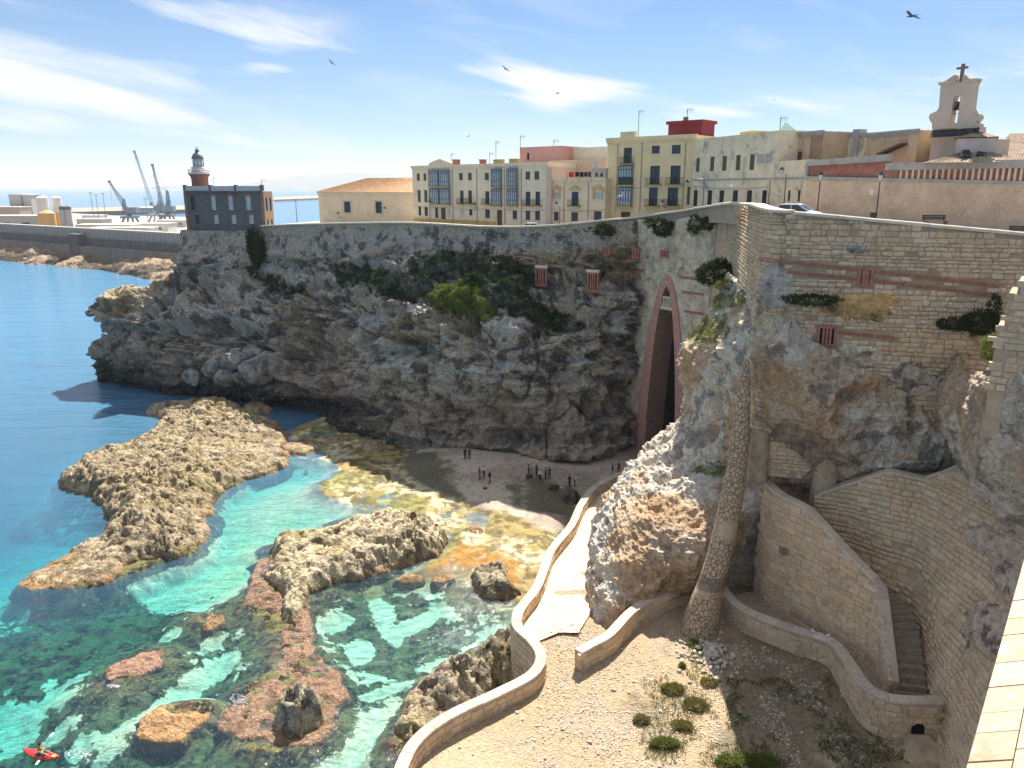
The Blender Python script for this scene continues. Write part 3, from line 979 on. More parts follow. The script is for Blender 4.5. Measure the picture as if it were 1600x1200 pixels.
def ribbon_wall(name, mat, parent, foot, top, thick, flip=1, back_drop=None, top_cap=True):
    """solid wall body: outer face foot->top, inner face offset by thick, closed"""
    foot = [Vector(p) for p in foot]
    top = [Vector(p) for p in top]
    n = len(foot)
    V = []
    for i in range(n):
        a, b_ = foot[max(i - 1, 0)], foot[min(i + 1, n - 1)]
        t = (b_ - a)
        t.z = 0
        nr = Vector((t.y, -t.x, 0)).normalized() * flip
        at_, bt = top[max(i - 1, 0)], top[min(i + 1, n - 1)]
        tt = bt - at_
        tt.z = 0
        nt_ = Vector((tt.y, -tt.x, 0)).normalized() * flip
        fb = foot[i] - nr * thick
        if back_drop is not None: fb.z = back_drop
        V += [foot[i], top[i], top[i] - nt_ * thick, fb]
    F = []
    for i in range(n - 1):
        a = i * 4
        for k in range(4):
            F.append((a + k, a + (k + 1) % 4, a + 4 + (k + 1) % 4, a + 4 + k))
    F.append((0, 1, 2, 3))
    e = (n - 1) * 4
    F.append((e + 3, e + 2, e + 1, e))
    m = MB()
    m.add(V, F)
    return m.build(name, mat, parent)

COPE_V = {}
def lay_coping(parent, line, width, height, mat, piece=1.3, over=.08, side=0.0, name='coping_stone', gap=.025, jitter=.012, limit=300):
    """coping stones along a 3-D line (their bottom centre line)"""
    off = world_loc(parent)
    L = resample([tuple(p) for p in line], .25)
    d = np.r_[0, np.cumsum(np.linalg.norm(np.diff(L, axis=0), axis=1))]
    t = 0
    r = random.Random(len(L))
    while t < d[-1] - .2:
        t1 = min(t + piece * r.uniform(.8, 1.25), d[-1])
        if d[-1] - t1 < .4: t1 = d[-1]
        m = MB()
        V = []
        ks = [t + gap / 2, (t + t1) / 2, t1 - gap / 2]
        dz = r.uniform(-jitter, jitter)
        for tt in ks:
            p = Vector([np.interp(tt, d, L[:, k]) for k in range(3)])
            a = Vector([np.interp(max(tt - .3, 0), d, L[:, k]) for k in range(3)])
            b_ = Vector([np.interp(min(tt + .3, d[-1]), d, L[:, k]) for k in range(3)])
            x = (b_ - a)
            nr = Vector((x.y, -x.x, 0)).normalized()
            c = p + nr * side
            w = width / 2 + over
            V += [c - nr * w, c + nr * w, c + nr * (w - .01) + Vector((0, 0, height * .8 + dz)), c + nr * (w - .07) + Vector((0, 0, height + dz)),
                  c - nr * (w - .07) + Vector((0, 0, height + dz)), c - nr * (w - .01) + Vector((0, 0, height * .8 + dz))]
        F = []
        for i in range(2):
            a = i * 6
            for k in range(6):
                F.append((a + k, a + 6 + k, a + 6 + (k + 1) % 6, a + (k + 1) % 6))
        F.append((0, 1, 2, 3, 4, 5))
        F.append((17, 16, 15, 14, 13, 12))
        m.add(V, F)
        m.build(name, mat, parent)
        t = t1

# ------------------------------------------------------------------ the great arch wall and its neighbours
class Facade:
    def __init__(s, a, b):                # two ground points (x, y); outside lies towards the camera
        s.a, s.b = Vector((a[0], a[1], 0)), Vector((b[0], b[1], 0))
        s.x = (s.b - s.a).normalized()
        s.n = Vector((s.x.y, -s.x.x, 0))
        if s.n.y > 0 and s.n.dot(s.a) > 0: s.n = -s.n
        if s.n.dot(-s.a) < 0: s.n = -s.n
        s.len = (s.b - s.a).length
    def hit(s, px, py):
        d = dirv(px, py)
        o = Vector((0, 0, CAMZ))
        t = (s.a - o).dot(s.n) / d.dot(s.n)
        p = o + d * t
        return ((p - s.a).dot(s.x), p.z)
    def w(s, u, z, off=0.0):
        return s.a + s.x * u + s.n * off + Vector((0, 0, z))
    def rect(s, r):
        u0, z1 = s.hit(r[0], r[1])
        u1, _ = s.hit(r[2], r[1])
        _, z0 = s.hit((r[0] + r[2]) / 2, r[3])
        _, z1 = s.hit((r[0] + r[2]) / 2, r[1])
        return (u0, z0, u1, z1)
    def box(s, m, u0, u1, z0, z1, o0, o1):
        m.hexa([s.w(u0, z0, o1), s.w(u1, z0, o1), s.w(u1, z0, o0), s.w(u0, z0, o0),
                s.w(u0, z1, o1), s.w(u1, z1, o1), s.w(u1, z1, o0), s.w(u0, z1, o0)])

def prism(m, F, poly, o0, o1):
    """closed (u,z) polygon extruded from offset o0 to o1"""
    n = len(poly)
    V = [F.w(u, z, o0) for u, z in poly] + [F.w(u, z, o1) for u, z in poly]
    m.add(V, [tuple(range(n)), tuple(range(2 * n - 1, n - 1, -1))] + [(i, i + n, (i + 1) % n + n, (i + 1) % n) for i in range(n)])

A0, A1 = K(985, 400, 114.2), K(1106, 400, 102.6)
FA = Facade((A0.x, A0.y), (A1.x, A1.y))
arch_wall = empty('arch_wall', (A0.x, A0.y, 0), 'tall grey ashlar wall with a giant pink pointed archway above the beach', 'wall')
# arch outlines in wall coordinates; z from the foot to the apex
z_ap_out, z_ap_in = FA.hit(1042, 428)[1], FA.hit(1043, 446)[1]
u_c = FA.hit(1043, 450)[0]
def arch_half(u_foot_l, u_foot_r, zf, za, n=40):
    """curved pointed-arch outline from the left foot over the apex to the right foot"""
    uc = u_c
    L = [(uc + (u_foot_l - uc) * (1 - (k / n) ** 1.7) ** .58, zf + (za - zf) * (k / n)) for k in range(n + 1)]
    R = [(uc + (u_foot_r - uc) * (1 - (k / n) ** 1.7) ** .58, zf + (za - zf) * (k / n) ** 1.0) for k in range(n, -1, -1)]
    return L + R[1:]
zf = -1.0
out_l, out_r = FA.hit(993, 690)[0], FA.hit(1071, 690)[0]
in_l, in_r = FA.hit(1008, 690)[0], FA.hit(1056, 690)[0]
outer = arch_half(out_l, out_r, zf, z_ap_out)
inner = arch_half(in_l, in_r, zf, z_ap_in)
# wall body round the opening
m = MB()
def strip(m, F, A, B_, off):
    V = [F.w(u, z, off) for u, z in A] + [F.w(u, z, off) for u, z in B_]
    n = len(A)
    m.add(V, [(i, i + 1, n + i + 1, n + i) for i in range(n - 1)])
ztop_l, ztop_r = FA.hit(990, 342)[1], FA.hit(1104, 326)[1]
half = len(outer) // 2
UL = -1.5
UR = FA.len + 2.5
m.add([FA.w(UL, zf, 0)] + [FA.w(u, z, 0) for u, z in outer[:half + 1]] + [FA.w(u_c, ztop_l, 0), FA.w(UL, ztop_l, 0)], [tuple(range(half + 4))])
m.add([FA.w(UR, zf, 0)] + [FA.w(u, z, 0) for u, z in outer[half:][::-1]] + [FA.w(u_c, ztop_l, 0), FA.w(UR, ztop_r, 0)], [tuple(range(len(outer[half:]) + 3))[::-1]])
M_ARCHW = plain('arch_wall_stone', (.60, .50, .38), .92, .15, var=.4, scale=.8, bump=.05, dirt=(.13, .13, .12, .75))
o = m.build('wall_face', M_ARCHW, arch_wall)
m = MB()
strip(m, FA, outer, inner, .0)
n = len(inner)
strip(m, FA, [(u, z) for u, z in outer], [(u, z) for u, z in inner], .22)
V = [FA.w(u, z, .22) for u, z in outer] + [FA.w(u, z, -.1) for u, z in outer]
m.add(V, [(i, i + 1, n + i + 1, n + i) for i in range(n - 1)])
m.build('arch_band', plain('arch_pink_brick', (.52, .27, .21), .9, var=.3, scale=2.2, bump=.03, dirt=(.58, .42, .34, .6)), arch_wall)
m = MB()
V = [FA.w(u, z, .22) for u, z in inner] + [FA.w(u * .985 + u_c * .015, z, -3.6) for u, z in inner]
m.add(V, [(i, i + 1, n + i + 1, n + i) for i in range(n - 1)])
M_REVEAL = plain('arch_reveal_brick', (.42, .26, .20), .9, var=.3, scale=2.5, bump=.02, dirt=(.16, .12, .1, .6))
m.build('arch_reveal', M_REVEAL, arch_wall)
m = MB()
V = [FA.w(u * .985 + u_c * .015, z, -3.6) for u, z in inner] + [FA.w(u * .985 + u_c * .015, z, -16) for u, z in inner]
m.add(V, [(i, i + 1, n + i + 1, n + i) for i in range(n - 1)])
m.add([FA.w(u, z, -16) for u, z in inner], [tuple(range(n))])
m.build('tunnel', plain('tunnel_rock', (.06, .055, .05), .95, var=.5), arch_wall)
# balcony across the arch
zb0, zb1 = FA.hit(1041, 484)[1], FA.hit(1041, 463)[1]
def half_w(z, A):
    zz = [q_[1] for q_ in A[:half + 1]]
    return np.interp(z, zz, [q_[0] for q_ in A[:half + 1]]), np.interp(z, zz, [q_[0] for q_ in A[half:][::-1]])
ul, ur = half_w(zb0, inner)
m = MB()
FA.box(m, ul - .1, ur + .1, zb0, zb0 + .45, -.9, .1)
bal = m.build('balcony', M_PALE, arch_wall)
m = MB()
FA.box(m, ul - .05, ur + .05, zb1 - .25, zb1, -.15, .08)
m.build('handrail', M_PALE, bal)
k_ = 6
for i in range(k_):
    m = MB()
    u = ul + (ur - ul) * (i + .5) / k_
    FA.box(m, u - .09, u + .09, zb0 + .452, zb1 - .252, -.12, .06)
    m.build('baluster', M_PALE, bal)
# brick string courses across the wall
for pa, pb in (((975, 422), (1008, 420)), ((1062, 432), (1100, 438)), ((978, 452), (1002, 452)), ((1066, 456), (1100, 460)), ((1070, 485), (1100, 492)), ((985, 500), (1000, 500))):
    u0, z0 = FA.hit(*pa)
    u1, z1 = FA.hit(*pb)
    m = MB()
    FA.box(m, u0, u1, (z0 + z1) / 2 - .18, (z0 + z1) / 2 + .18, -.05, .06)
    m.build('brick_course', M_BRICK, arch_wall)

# red barred openings
def barred(F, r, parent, bars=3, cap=False):
    u0, z0, u1, z1 = F.rect(r)
    root_ = parent
    m = MB()
    t = .22
    FF = F
    FF.box(m, u0 - t, u0, z0, z1, -.3, .10)
    FF.box(m, u1, u1 + t, z0, z1, -.3, .10)
    FF.box(m, u0 - t, u1 + t, z0 - t, z0 - .002, -.3, .10)
    FF.box(m, u0 - t, u1 + t, z1 + .002, z1 + t, -.3, .10)
    w = m.build('barred_opening', M_BRICK, root_)
    m = MB()
    FF.box(m, u0, u1, z0, z1, -.5, .012)
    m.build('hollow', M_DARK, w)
    for i in range(bars):
        m = MB()
        u = u0 + (u1 - u0) * (i + 1) / (bars + 1)
        FF.box(m, u - .09, u + .09, z0 + .002, z1 - .002, .014, .13)
        m.build('brick_bar', M_BRICK, w)
    if cap:
        m = MB()
        FF.box(m, u0 - t - .1, u1 + t + .1, z1 + t + .003, z1 + t + .35, -.3, .16)
        m.build('lintel', M_PALE, w)
    return w

# old wall above the cliff: one wall object carrying the coping and the openings
old_wall = empty('town_wall', (K(640, 349, 134.5).x, 134.5, 30), 'long grey weathered parapet wall along the cliff edge from lighthouse to bastion', 'wall')
line = [K(px, py, Y) for px, py, Y in [(409, 354, 159.7), (450, 352, 155)] + WALL[2:] + [(1050, 333, 108.4), (1104, 325, 102.8), (1150, 319.5, 75.5), (1190, 332, 61.6)]]
line_s = catmull([tuple(p) for p in line], 160)
line_s = [Vector(p) for p in line_s]
# parapet top band behind the cliff sheet
m = MB()
for i in range(len(line_s) - 1):
    a, b_ = line_s[i], line_s[i + 1]
    if b_.y < 76: break
    t = (b_ - a)
    nr = Vector((t.y, -t.x, 0)).normalized()
    if nr.dot(-a) < 0: nr = -nr
    p = [a + nr * .05, b_ + nr * .05, b_ - nr * .6, a - nr * .6]
    m.hexa([q_ - Vector((0, 0, 1.9)) for q_ in p] + [q_ - Vector((0, 0, .002)) for q_ in p])
m.build('parapet', plain('parapet_stone', (.42, .34, .26), .92, var=.35, scale=1.5, bump=.04, dirt=(.14, .13, .12, .6)), old_wall)
lay_coping(old_wall, [p for p in line_s if p.y > 75.5], .62, .26, M_PALE, piece=1.6, over=.12)
for r, bars, cap in (((839, 421, 852, 445), 3, True), ((920, 428, 933, 454), 3, True), ((945, 387, 951, 398), 2, False), ((990, 390, 997, 402), 2, False), ((1034, 393, 1041, 400), 2, False)):
    Yc = np.interp((r[0] + r[2]) / 2, [w_[0] for w_ in WALL], [w_[2] for w_ in WALL]) - (4.6 if r[1] > 405 else 1.6)
    if r[0] > 980: Yc = 111.5 if r[0] < 1020 else 107.6
    a = K(r[0] - 4, 400, Yc)
    b_ = K(r[2] + 4, 400, Yc - 1.0)
    barred(Facade((a.x, a.y), (b_.x, b_.y)), r, old_wall, bars, cap)

# return wall from the arch wall to the bastion corner, then the bastion front
RW = [(26.2, 102.6), (24.7, 92), (23.0, 80), (21.9, 74.5), (21.0, 69), (20.3, 64.5), (20.6, 62.2), (21.6, 61.3)]
rt = []
for x, y in RW:
    rt.append(38.3 if y < 76 else 38.3 - (y - 76) / 26 * 2.3)
rt = [35.9, 37.0, 38.0, 38.3, 38.35, 38.2, 38.0, 37.98]
bastion = empty('bastion_wall', (21.6, 61.3, 20), 'high tan ashlar bastion with two red brick stripes above the rock', 'wall')
foot = [Vector((x, y, 20)) for x, y in RW]
top = [Vector((x + .5, y + .1, z_)) for (x, y), z_ in zip(RW, rt)]
ribbon_wall('return_face', M_MORTAR, bastion, foot, top, 1.0, 1)
D0, D1 = (21.6, 61.3), (46.0, 54.8)
FB = Facade(D0, D1)
zt0, zt1 = FB.hit(1200, 334)[1], FB.hit(1598, 368)[1]
u1598 = FB.hit(1598, 368)[0]
slope = (zt1 - zt0) / u1598
ZT = lambda u: zt0 + slope * u
u_end = FB.len
footB = [FB.w(u, 16.2, 0) for u in np.linspace(0, u_end, 12)]
topB = [FB.w(u, ZT(u), -.0) for u in np.linspace(0, u_end, 12)]
fl = 1 if Vector((FB.x.y, -FB.x.x, 0)).dot(FB.n) > 0 else -1
ribbon_wall('front_core', M_MORTAR, bastion, footB, topB, 1.2, fl)
def rock_keep(c):
    return True
st = face_stones(footB, topB, .62, .36, .035, .05, fl, .32, seed=5)
def vis_front(s_):
    px_, py_, _ = proj(np.array(s_[0])[None])
    return px_[0] < 1640 and py_[0] < 800
BAND = []
for pa, pb in (((1184, 404), (1340, 421)), ((1366, 424), (1562, 446)), ((1230, 424), (1340, 436)), ((1366, 438), (1562, 462)), ((1312, 519), (1400, 528))):
    u0, z0 = FB.hit(*pa)
    u1, z1 = FB.hit(*pb)
    BAND.append((u0, z0, u1, z1))
OPENB = [FB.rect((1346, 421, 1361, 443)), FB.rect((1282, 513, 1304, 537))]
def keep_front(s_):
    c = s_[0]
    u = (c - FB.a).dot(FB.x)
    if u < .1: return False
    for u0, z0, u1, z1 in BAND:
        if u0 - .2 < u < u1 + .2 and abs(c.z - (z0 + (z1 - z0) * (u - u0) / (u1 - u0))) < .30: return False
    for u0, z0, u1, z1 in OPENB:
        if u0 - .5 < u < u1 + .5 and z0 - .35 < c.z < z1 + .35: return False
    return vis_front(s_)
st = [s_ for s_ in st if keep_front(s_)]
st2 = face_stones(foot, top, .62, .36, .035, .05, 1, .32, seed=6)
lay_stones(bastion, st, M_STONE, 'ashlar')
rs = empty('corner_wall', (22, 74, 20), 'narrow pale side of the bastion turning back towards the arch wall', 'wall')
lay_stones(rs, [s_ for s_ in st2 if s_[0].y < 100], M_STONE, 'ashlar', 120)
for u0, z0, u1, z1 in BAND:
    nb = max(1, int((u1 - u0) / .5))
    m = MB()
    for k in range(nb):
        a, b_ = u0 + (u1 - u0) * k / nb, u0 + (u1 - u0) * (k + 1) / nb - .03
        za, zb_ = z0 + (z1 - z0) * k / nb, z0 + (z1 - z0) * (k + 1) / nb
        for j in (-.14, .02):
            m.hexa([FB.w(a, za + j - .02, .07), FB.w(b_, zb_ + j - .02, .07), FB.w(b_, zb_ + j - .02, -.1), FB.w(a, za + j - .02, -.1),
                    FB.w(a, za + j + .09, .07), FB.w(b_, zb_ + j + .09, .07), FB.w(b_, zb_ + j + .09, -.1), FB.w(a, za + j + .09, -.1)])
    o = m.build('brick_band', M_BRICK, bastion)
    o['kind'] = 'stuff'
barred(FB, (1346, 421, 1361, 443), bastion, 3)
barred(FB, (1282, 513, 1304, 537), bastion, 3)
a = K(1122, 385, 78.5); b_ = K(1136, 385, 76.0)
FR_ = Facade((24.3 - .5, 90), (22.3 - .5, 77))
lay_coping(bastion, [Vector((22.2, 74.9, 38.3)), Vector((21.5, 69.3, 38.35)), Vector((20.9, 64.8, 38.2)), Vector((21.1, 62.6, 38.05)), Vector((21.9, 61.7, 38.0))], 1.1, .24, M_PALE, 1.5)
lay_coping(bastion, [FB.w(u, ZT(u), -.5) for u in np.linspace(.4, u_end, 30)], 1.1, .24, M_PALE, 1.6)

# ------------------------------------------------------------------ terrace, path and the low serpentine walls
def line_pz(pts, step=.5):
    P_ = [tuple(PZ(x, y, z_)) for x, y, z_ in pts]
    return [Vector(p) for p in resample(catmull(P_, 200), step)]
PW1 = line_pz([(612, 1260, 5.2), (626, 1205, 5.2), (650, 1160, 5.2), (700, 1121, 5.2), (770, 1088, 5.2), (828, 1058, 5.2), (846, 1030, 5.2), (832, 1003, 5.2), (808, 980, 5.2),
               (812, 955, 5.15), (838, 920, 5.0), (852, 885, 4.7), (862, 860, 4.5), (893, 822, 4.0), (908, 790, 3.5), (930, 762, 3.0), (968, 742, 2.8), (1010, 728, 2.6)])
PW2 = line_pz([(903, 1020, 5.5), (925, 1008, 5.5), (952, 993, 5.5), (985, 958, 5.5), (1020, 936, 5.5), (1060, 921, 5.5), (1092, 914, 5.5)])
M_WALLB = plain('low_wall_render', (.40, .31, .21), .92, var=.3, scale=1.4, bump=.03, dirt=(.22, .17, .12, .5))
def low_wall(name, label, line, zoff, width, base, stonesize, flip, cat='wall', group=None, cmat=M_COPE, limit=300, both=False):
    root = empty(name, (line[0].x, line[0].y, base if isinstance(base, (int, float)) else base[0]), label, cat, group)
    n = len(line)
    bz = [base] * n if isinstance(base, (int, float)) else list(np.interp(np.arange(n), np.linspace(0, n - 1, len(base)), base))
    top_, ft_ = [], []
    for i, p in enumerate(line):
        t = line[min(i + 1, n - 1)] - line[max(i - 1, 0)]
        nr = Vector((t.y, -t.x, 0)).normalized() * flip
        top_.append(p + nr * width / 2)
        q_ = p + nr * (width / 2 + .08)
        ft_.append(Vector((q_.x, q_.y, bz[i])))
    ribbon_wall('wall_core', M_MORTAR_L, root, ft_, top_, width, flip)
    lay_stones(root, face_stones(ft_, top_, stonesize[0], stonesize[1], .03, .05, flip, .3, seed=len(line)), M_STONE2, 'stair', limit)
    if both:
        ft2 = [Vector((2 * p.x - q_.x, 2 * p.y - q_.y, q_.z)) for p, q_ in zip(line, ft_)]
        tp2 = [Vector((2 * p.x - q_.x, 2 * p.y - q_.y, q_.z)) for p, q_ in zip(line, top_)]
        lay_stones(root, face_stones(ft2, tp2, stonesize[0] * 1.3, stonesize[1] * 1.3, .03, .05, -flip, .3, seed=3), M_STONE2, 'stair', 0, 'outer_stone')
    lay_coping(root, line, width, .2, cmat, 1.35, .06)
    return root
# direction of PW1 runs away from the camera; the terrace is on its right
low_wall('serpentine_wall', 'long low winding wall with pale coping between the sea and the path', PW1, 0, .75, -1.0, (.75, .42), 1, both=True)
low_wall('curved_wall', 'short low curved wall at the foot of the big rock, ending beside the path', PW2, 0, .7, 3.4, (.75, .42), 1)

# terrace ground
tx, ty = axis_pts(-13, 36, .16), axis_pts(24, 70, .16)
XX, YY = np.meshgrid(tx, ty)
T2 = np.stack([XX.ravel(), YY.ravel()], 1)
T3 = np.c_[T2, np.zeros(len(T2))]
pl = [p for p in PW1 if p.y < 75]
ix = np.interp(T2[:, 1], [p.y for p in pl if True][:0] or [0], [0]) if False else None
edge_poly = [(p.x, p.y) for p in PW1 if p.z > 4.9] 
first_low = [p for p in PW1 if p.z > 4.9][-1]
terr = [(PW1[0].x - 1, 24)] + edge_poly + [(first_low.x + 4.5, first_low.y + .5), (16, 66), (36, 66), (36, 24)]
d_t = sdf(terr, T2)
n_t = fbm(T3, .25, 5, 801)
zt = 4.0 + .12 * n_t + .05 * fbm(T3, 1.5, 4, 805) - .9 * sstep(52, 40, T2[:, 1]) * sstep(10, 26, T2[:, 0])
zt = np.where(d_t > 0, zt, zt - 0)
pxt, pyt, _ = proj(np.c_[T2, zt])
px, py = pxt, pyt
keepv = d_t > -.15
c = np.tile(tint(.50, .355, .21), (len(T2), 1))
c = lerp(c, tint(.46, .36, .27), sstep(-.1, .25, fbm(T3, .5, 5, 811)) * .6)
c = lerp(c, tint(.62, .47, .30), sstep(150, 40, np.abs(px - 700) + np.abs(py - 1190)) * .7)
c = lerp(c, tint(.12, .10, .055), sstep(-.15, .3, np.maximum(ell(1230, 1110, 170, 110, 30), ell(1040, 1110, 70, 60, 30) - .35) + .7 * n_t + .4 * fbm(T3, .9, 4, 821)) * .8)  # dark soil and weeds, also deepening the terrace shadow in the colour
F = grid_faces(len(tx), len(ty))[:, ::-1]
F = F[keepv[F].all(1)]
b = NB('terrace_gravel')
p_ = b.pos()
at = b.N('ShaderNodeAttribute', attribute_name='Col')
n1 = b.noise(3.5, 6, .7, p_)
vo = b.N('ShaderNodeTexVoronoi')
vo.inputs['Scale'].default_value = 6.5
b.L(p_, vo.inputs['Vector'])
v = b.N('ShaderNodeVectorMath', operation='SCALE')
b.L(at.outputs['Color'], v.inputs[0])
b.L(b.ramp(b.M('ADD', b.M('MULTIPLY', n1, .7), b.M('MULTIPLY', b.N('ShaderNodeSeparateColor').outputs[0], 0.0)), .3, .65, .62, 1.25), v.inputs['Scale'])
cc = b.mix(b.ramp(vo.outputs['Color'], .0, 1.0, 0, .35), v.outputs[0], (.56, .46, .34))
M_TERR = b.pbsdf(cc, .95, b.bump(b.M('ADD', vo.outputs['Distance'], n1), 1.0, .09), .1)
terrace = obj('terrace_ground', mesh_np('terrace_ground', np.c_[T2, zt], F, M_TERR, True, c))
tag(terrace, kind='structure')
def terr_z(x, y):
    i = int(np.clip((x + 13) / .16, 0, len(tx) - 1)); j = int(np.clip((y - 24) / .16, 0, len(ty) - 1))
    return float(zt.reshape(len(ty), len(tx))[j, i])

# path down to the beach: ribbon of crazy paving right of the wall
m_pts = [p for p in PW1 if p.y > first_low.y - 9]
V, zz = [], []
npth = len(m_pts)
for i, p in enumerate(m_pts):
    t = m_pts[min(i + 1, npth - 1)] - m_pts[max(i - 1, 0)]
    nr = Vector((t.y, -t.x, 0)).normalized()
    wd = 5.2
    for k in range(7):
        q_ = p + nr * (wd * k / 6)
        V.append((q_.x, q_.y, min(p.z - .98, 4.20) + .01 * k))
Fp = grid_faces(7, npth)
b = NB('path_paving')
p_ = b.pos()
vo = b.N('ShaderNodeTexVoronoi', feature='DISTANCE_TO_EDGE')
vo.inputs['Scale'].default_value = .8
b.L(p_, vo.inputs['Vector'])
vc = b.N('ShaderNodeTexVoronoi')
vc.inputs['Scale'].default_value = .8
b.L(p_, vc.inputs['Vector'])
n1 = b.noise(2.5, 6, .65, p_)
cc = b.mix(b.ramp(n1, .35, .65, 0, 1), (.60, .48, .33), (.70, .58, .42))
cc = b.mix(b.ramp(vc.outputs['Color'], 0, 1, 0, .3), cc, (.5, .40, .29))
cc = b.mix(b.ramp(vo.outputs['Distance'], .0, .035, .8, 0), cc, (.22, .17, .12))
path = obj('path', mesh_np('path', V, Fp, b.pbsdf(cc, .92, b.bump(b.ramp(vo.outputs['Distance'], 0, .05, 0, 1), .7, .03), .15), True))
tag(path, kind='structure')

# ------------------------------------------------------------------ the stair, its flank wall and the low wall in front
W0 = line_pz([(1128, 918, 5.6), (1146, 942, 5.6), (1180, 962, 5.7), (1240, 984, 5.8), (1300, 1004, 5.9), (1325, 1035, 6.0), (1352, 1073, 6.1), (1380, 1090, 6.2), (1425, 1096, 6.2), (1468, 1096, 6.2)])
low_wall('front_stair_wall', 'low curving wall with pale coping in front of the stairs, reaching the right-hand wall', W0, 0, .8, [3.6, 3.4, 3.1, 2.8, 2.6], (.72, .42), 1)
W1t = [tuple(K(1199, 754, 62.2)), tuple(K(1216, 772, 60.0)), tuple(K(1264, 796, 57.4)), tuple(K(1330, 868, 53.6)), tuple(K(1378, 916, 51.3)), tuple(K(1386, 985, 49.8)), tuple(K(1396, 1068, 47.7))]
W1t = [Vector(p) for p in resample(W1t, .5)]
flank = low_wall('stair_flank_wall', 'tall tan crazy-stone wall with sloping coping on the left side of the stairs', W1t, 0, .7, 3.8, (.80, .5), -1 if False else 1)
lw_ = [p for p in W1t]
# far end return of the flank wall (dark gap towards the rock)
# walkway behind the low wall
m = MB()
n0 = len(W0)
V = []
for i, p in enumerate(W0):
    k = i / (n0 - 1)
    q_ = W1t[min(int(k * (len(W1t) - 1) * 1.0), len(W1t) - 1)]
    V += [(p.x, p.y, 4.75), ((q_.x + .1), q_.y, 4.9)]
V += [(32, 46.5, 4.8), (32, 46.5, 4.8)]
m.add(V, [(2 * i, 2 * i + 2, 2 * i + 3, 2 * i + 1) for i in range(n0)])
tag(m.build('walkway', plain('walkway_dust', (.33, .27, .2), .95, var=.3, bump=.02)), kind='structure')
# stairs: each step a part
stairs = empty('stone_staircase', (29.5, 47, 4.8), 'steep flight of worn stone steps between two tan walls', 'staircase')
NS = 26
M_STEP = plain('step_stone', (.26, .205, .15), .92, var=.3, scale=2, bump=.02)
path_c = catmull([(28.25, 47.3, 4.9), (28.6, 49.4, 7.1), (28.75, 51.3, 9.2), (28.2, 53.3, 9.7), (26.8, 55.5, 10.1), (25.0, 57.6, 10.5)], NS + 1)
for i in range(NS):
    a, b_ = Vector(path_c[i]), Vector(path_c[i + 1])
    d = (b_ - a); d.z = 0
    an = math.atan2(d.y, d.x) - pi / 2
    dz = (b_.z - a.z)
    m = MB()
    m.box(((a.x + b_.x) / 2, (a.y + b_.y) / 2, a.z + dz / 2 - .5), (2.3, d.length + .10, dz + 1.0), an)
    # worn nosing
    m.box((a.x + d.x * .06, a.y + d.y * .06, b_.z + .003 - .06), (2.34, .10, .10), an)
    m.build('step', M_STEP, stairs)
m = MB()
m.box((23.9, 60.2, 10.6), (3.0, 4.0, .5))
m.build('landing', M_STEP, stairs)

# great right-hand wall (battered), from behind the stairs towards the camera
W2f = [(25.2, 59.4, 8), (27.3, 57.5, 8), (29.1, 54.6, 7), (29.9, 52, 5), (29.75, 49.4, 4), (29.25, 46.6, 4), (28.1, 43, 2.2), (27.0, 40, 1.8), (26.1, 36, 1.4), (25.5, 31, 1.2)]
W2t = [tuple(K(1273, 774, 59.2)), tuple(K(1330, 755, 58.3)), tuple(K(1382, 738, 57.2)), tuple(K(1437, 751, 56)), tuple(K(1470, 740, 54.8)), tuple(K(1507, 725, 53.4)), (34.5, 50, 20.5), (34.5, 45, 22), (33.0, 39, 23), (31.8, 31, 24)]
rw = empty('retaining_wall', (30, 47, 3), 'huge battered tan stone wall rising to the right of the stairs', 'wall')
cf, ct = catmull(W2f, 60), catmull(W2t[:3], 14)
ct = np.vstack([np.array([[np.interp(t_, np.arange(10), [p[k] for p in W2t]) for k in range(3)] for t_ in np.linspace(0, 9, 60)])])
cf = [Vector(p) for p in cf]
ct = [Vector(p) for p in ct]
ribbon_wall('wall_core', M_MORTAR_L, rw, cf, ct, 1.0, 1)
lay_stones(rw, face_stones(cf, ct, .66, .42, .035, .05, 1, .38, seed=44), M_STONE2, 'stair')
lay_coping(rw, [p + Vector((.35, .2, 0)) for p in ct[:36]], .8, .22, M_COPE, 1.5, .05)

# drain hole with its apron at the end of the low wall
dr = empty('drain_outlet', tuple(PZ(1437, 1146, 3.4)), 'small dark arched drain hole with a sloping apron at the low wall end', 'drain')
p0 = PZ(1437, 1140, 4.0)
m = MB()
n = 12
ring = []
fwd = Vector((.15, -1, 0)).normalized()
sd = Vector((-fwd.y, fwd.x, 0))
loc = [p for p in W0 if p.x > 26.5]
base_ = min(W0, key=lambda p: abs(proj(np.array(p)[None])[0][0] - 1437))
o_ = Vector((base_.x, base_.y - .47, 4.1))
arc = [(-.42, 0)] + [(.42 * -cos(pi * k / 8), .35 + .42 * sin(pi * k / 8)) for k in range(9)] + [(.42, 0)]
m.add([o_ + Vector((x, -.08, z_)) for x, z_ in arc] + [o_ + Vector((x, .5, z_)) for x, z_ in arc],
      [tuple(range(len(arc)))] + [(i, i + len(arc), i + 1 + len(arc), i + 1) for i in range(len(arc) - 1)])
m.build('hole', M_DARK, dr)
m = MB()
m.add([o_ + Vector(v_) for v_ in ((-.6, -.1, -.05), (.7, -.1, -.05), (2.2, -2.6, -1.4), (-2.6, -3.0, -1.5), (-.6, .4, -.05), (.7, .4, -.05), (2.2, -2.4, -2.4), (-2.6, -2.8, -2.4))], [(0, 1, 2, 3), (3, 2, 6, 7), (0, 3, 7, 4), (1, 5, 6, 2)])
m.build('apron', M_WALLB, dr)

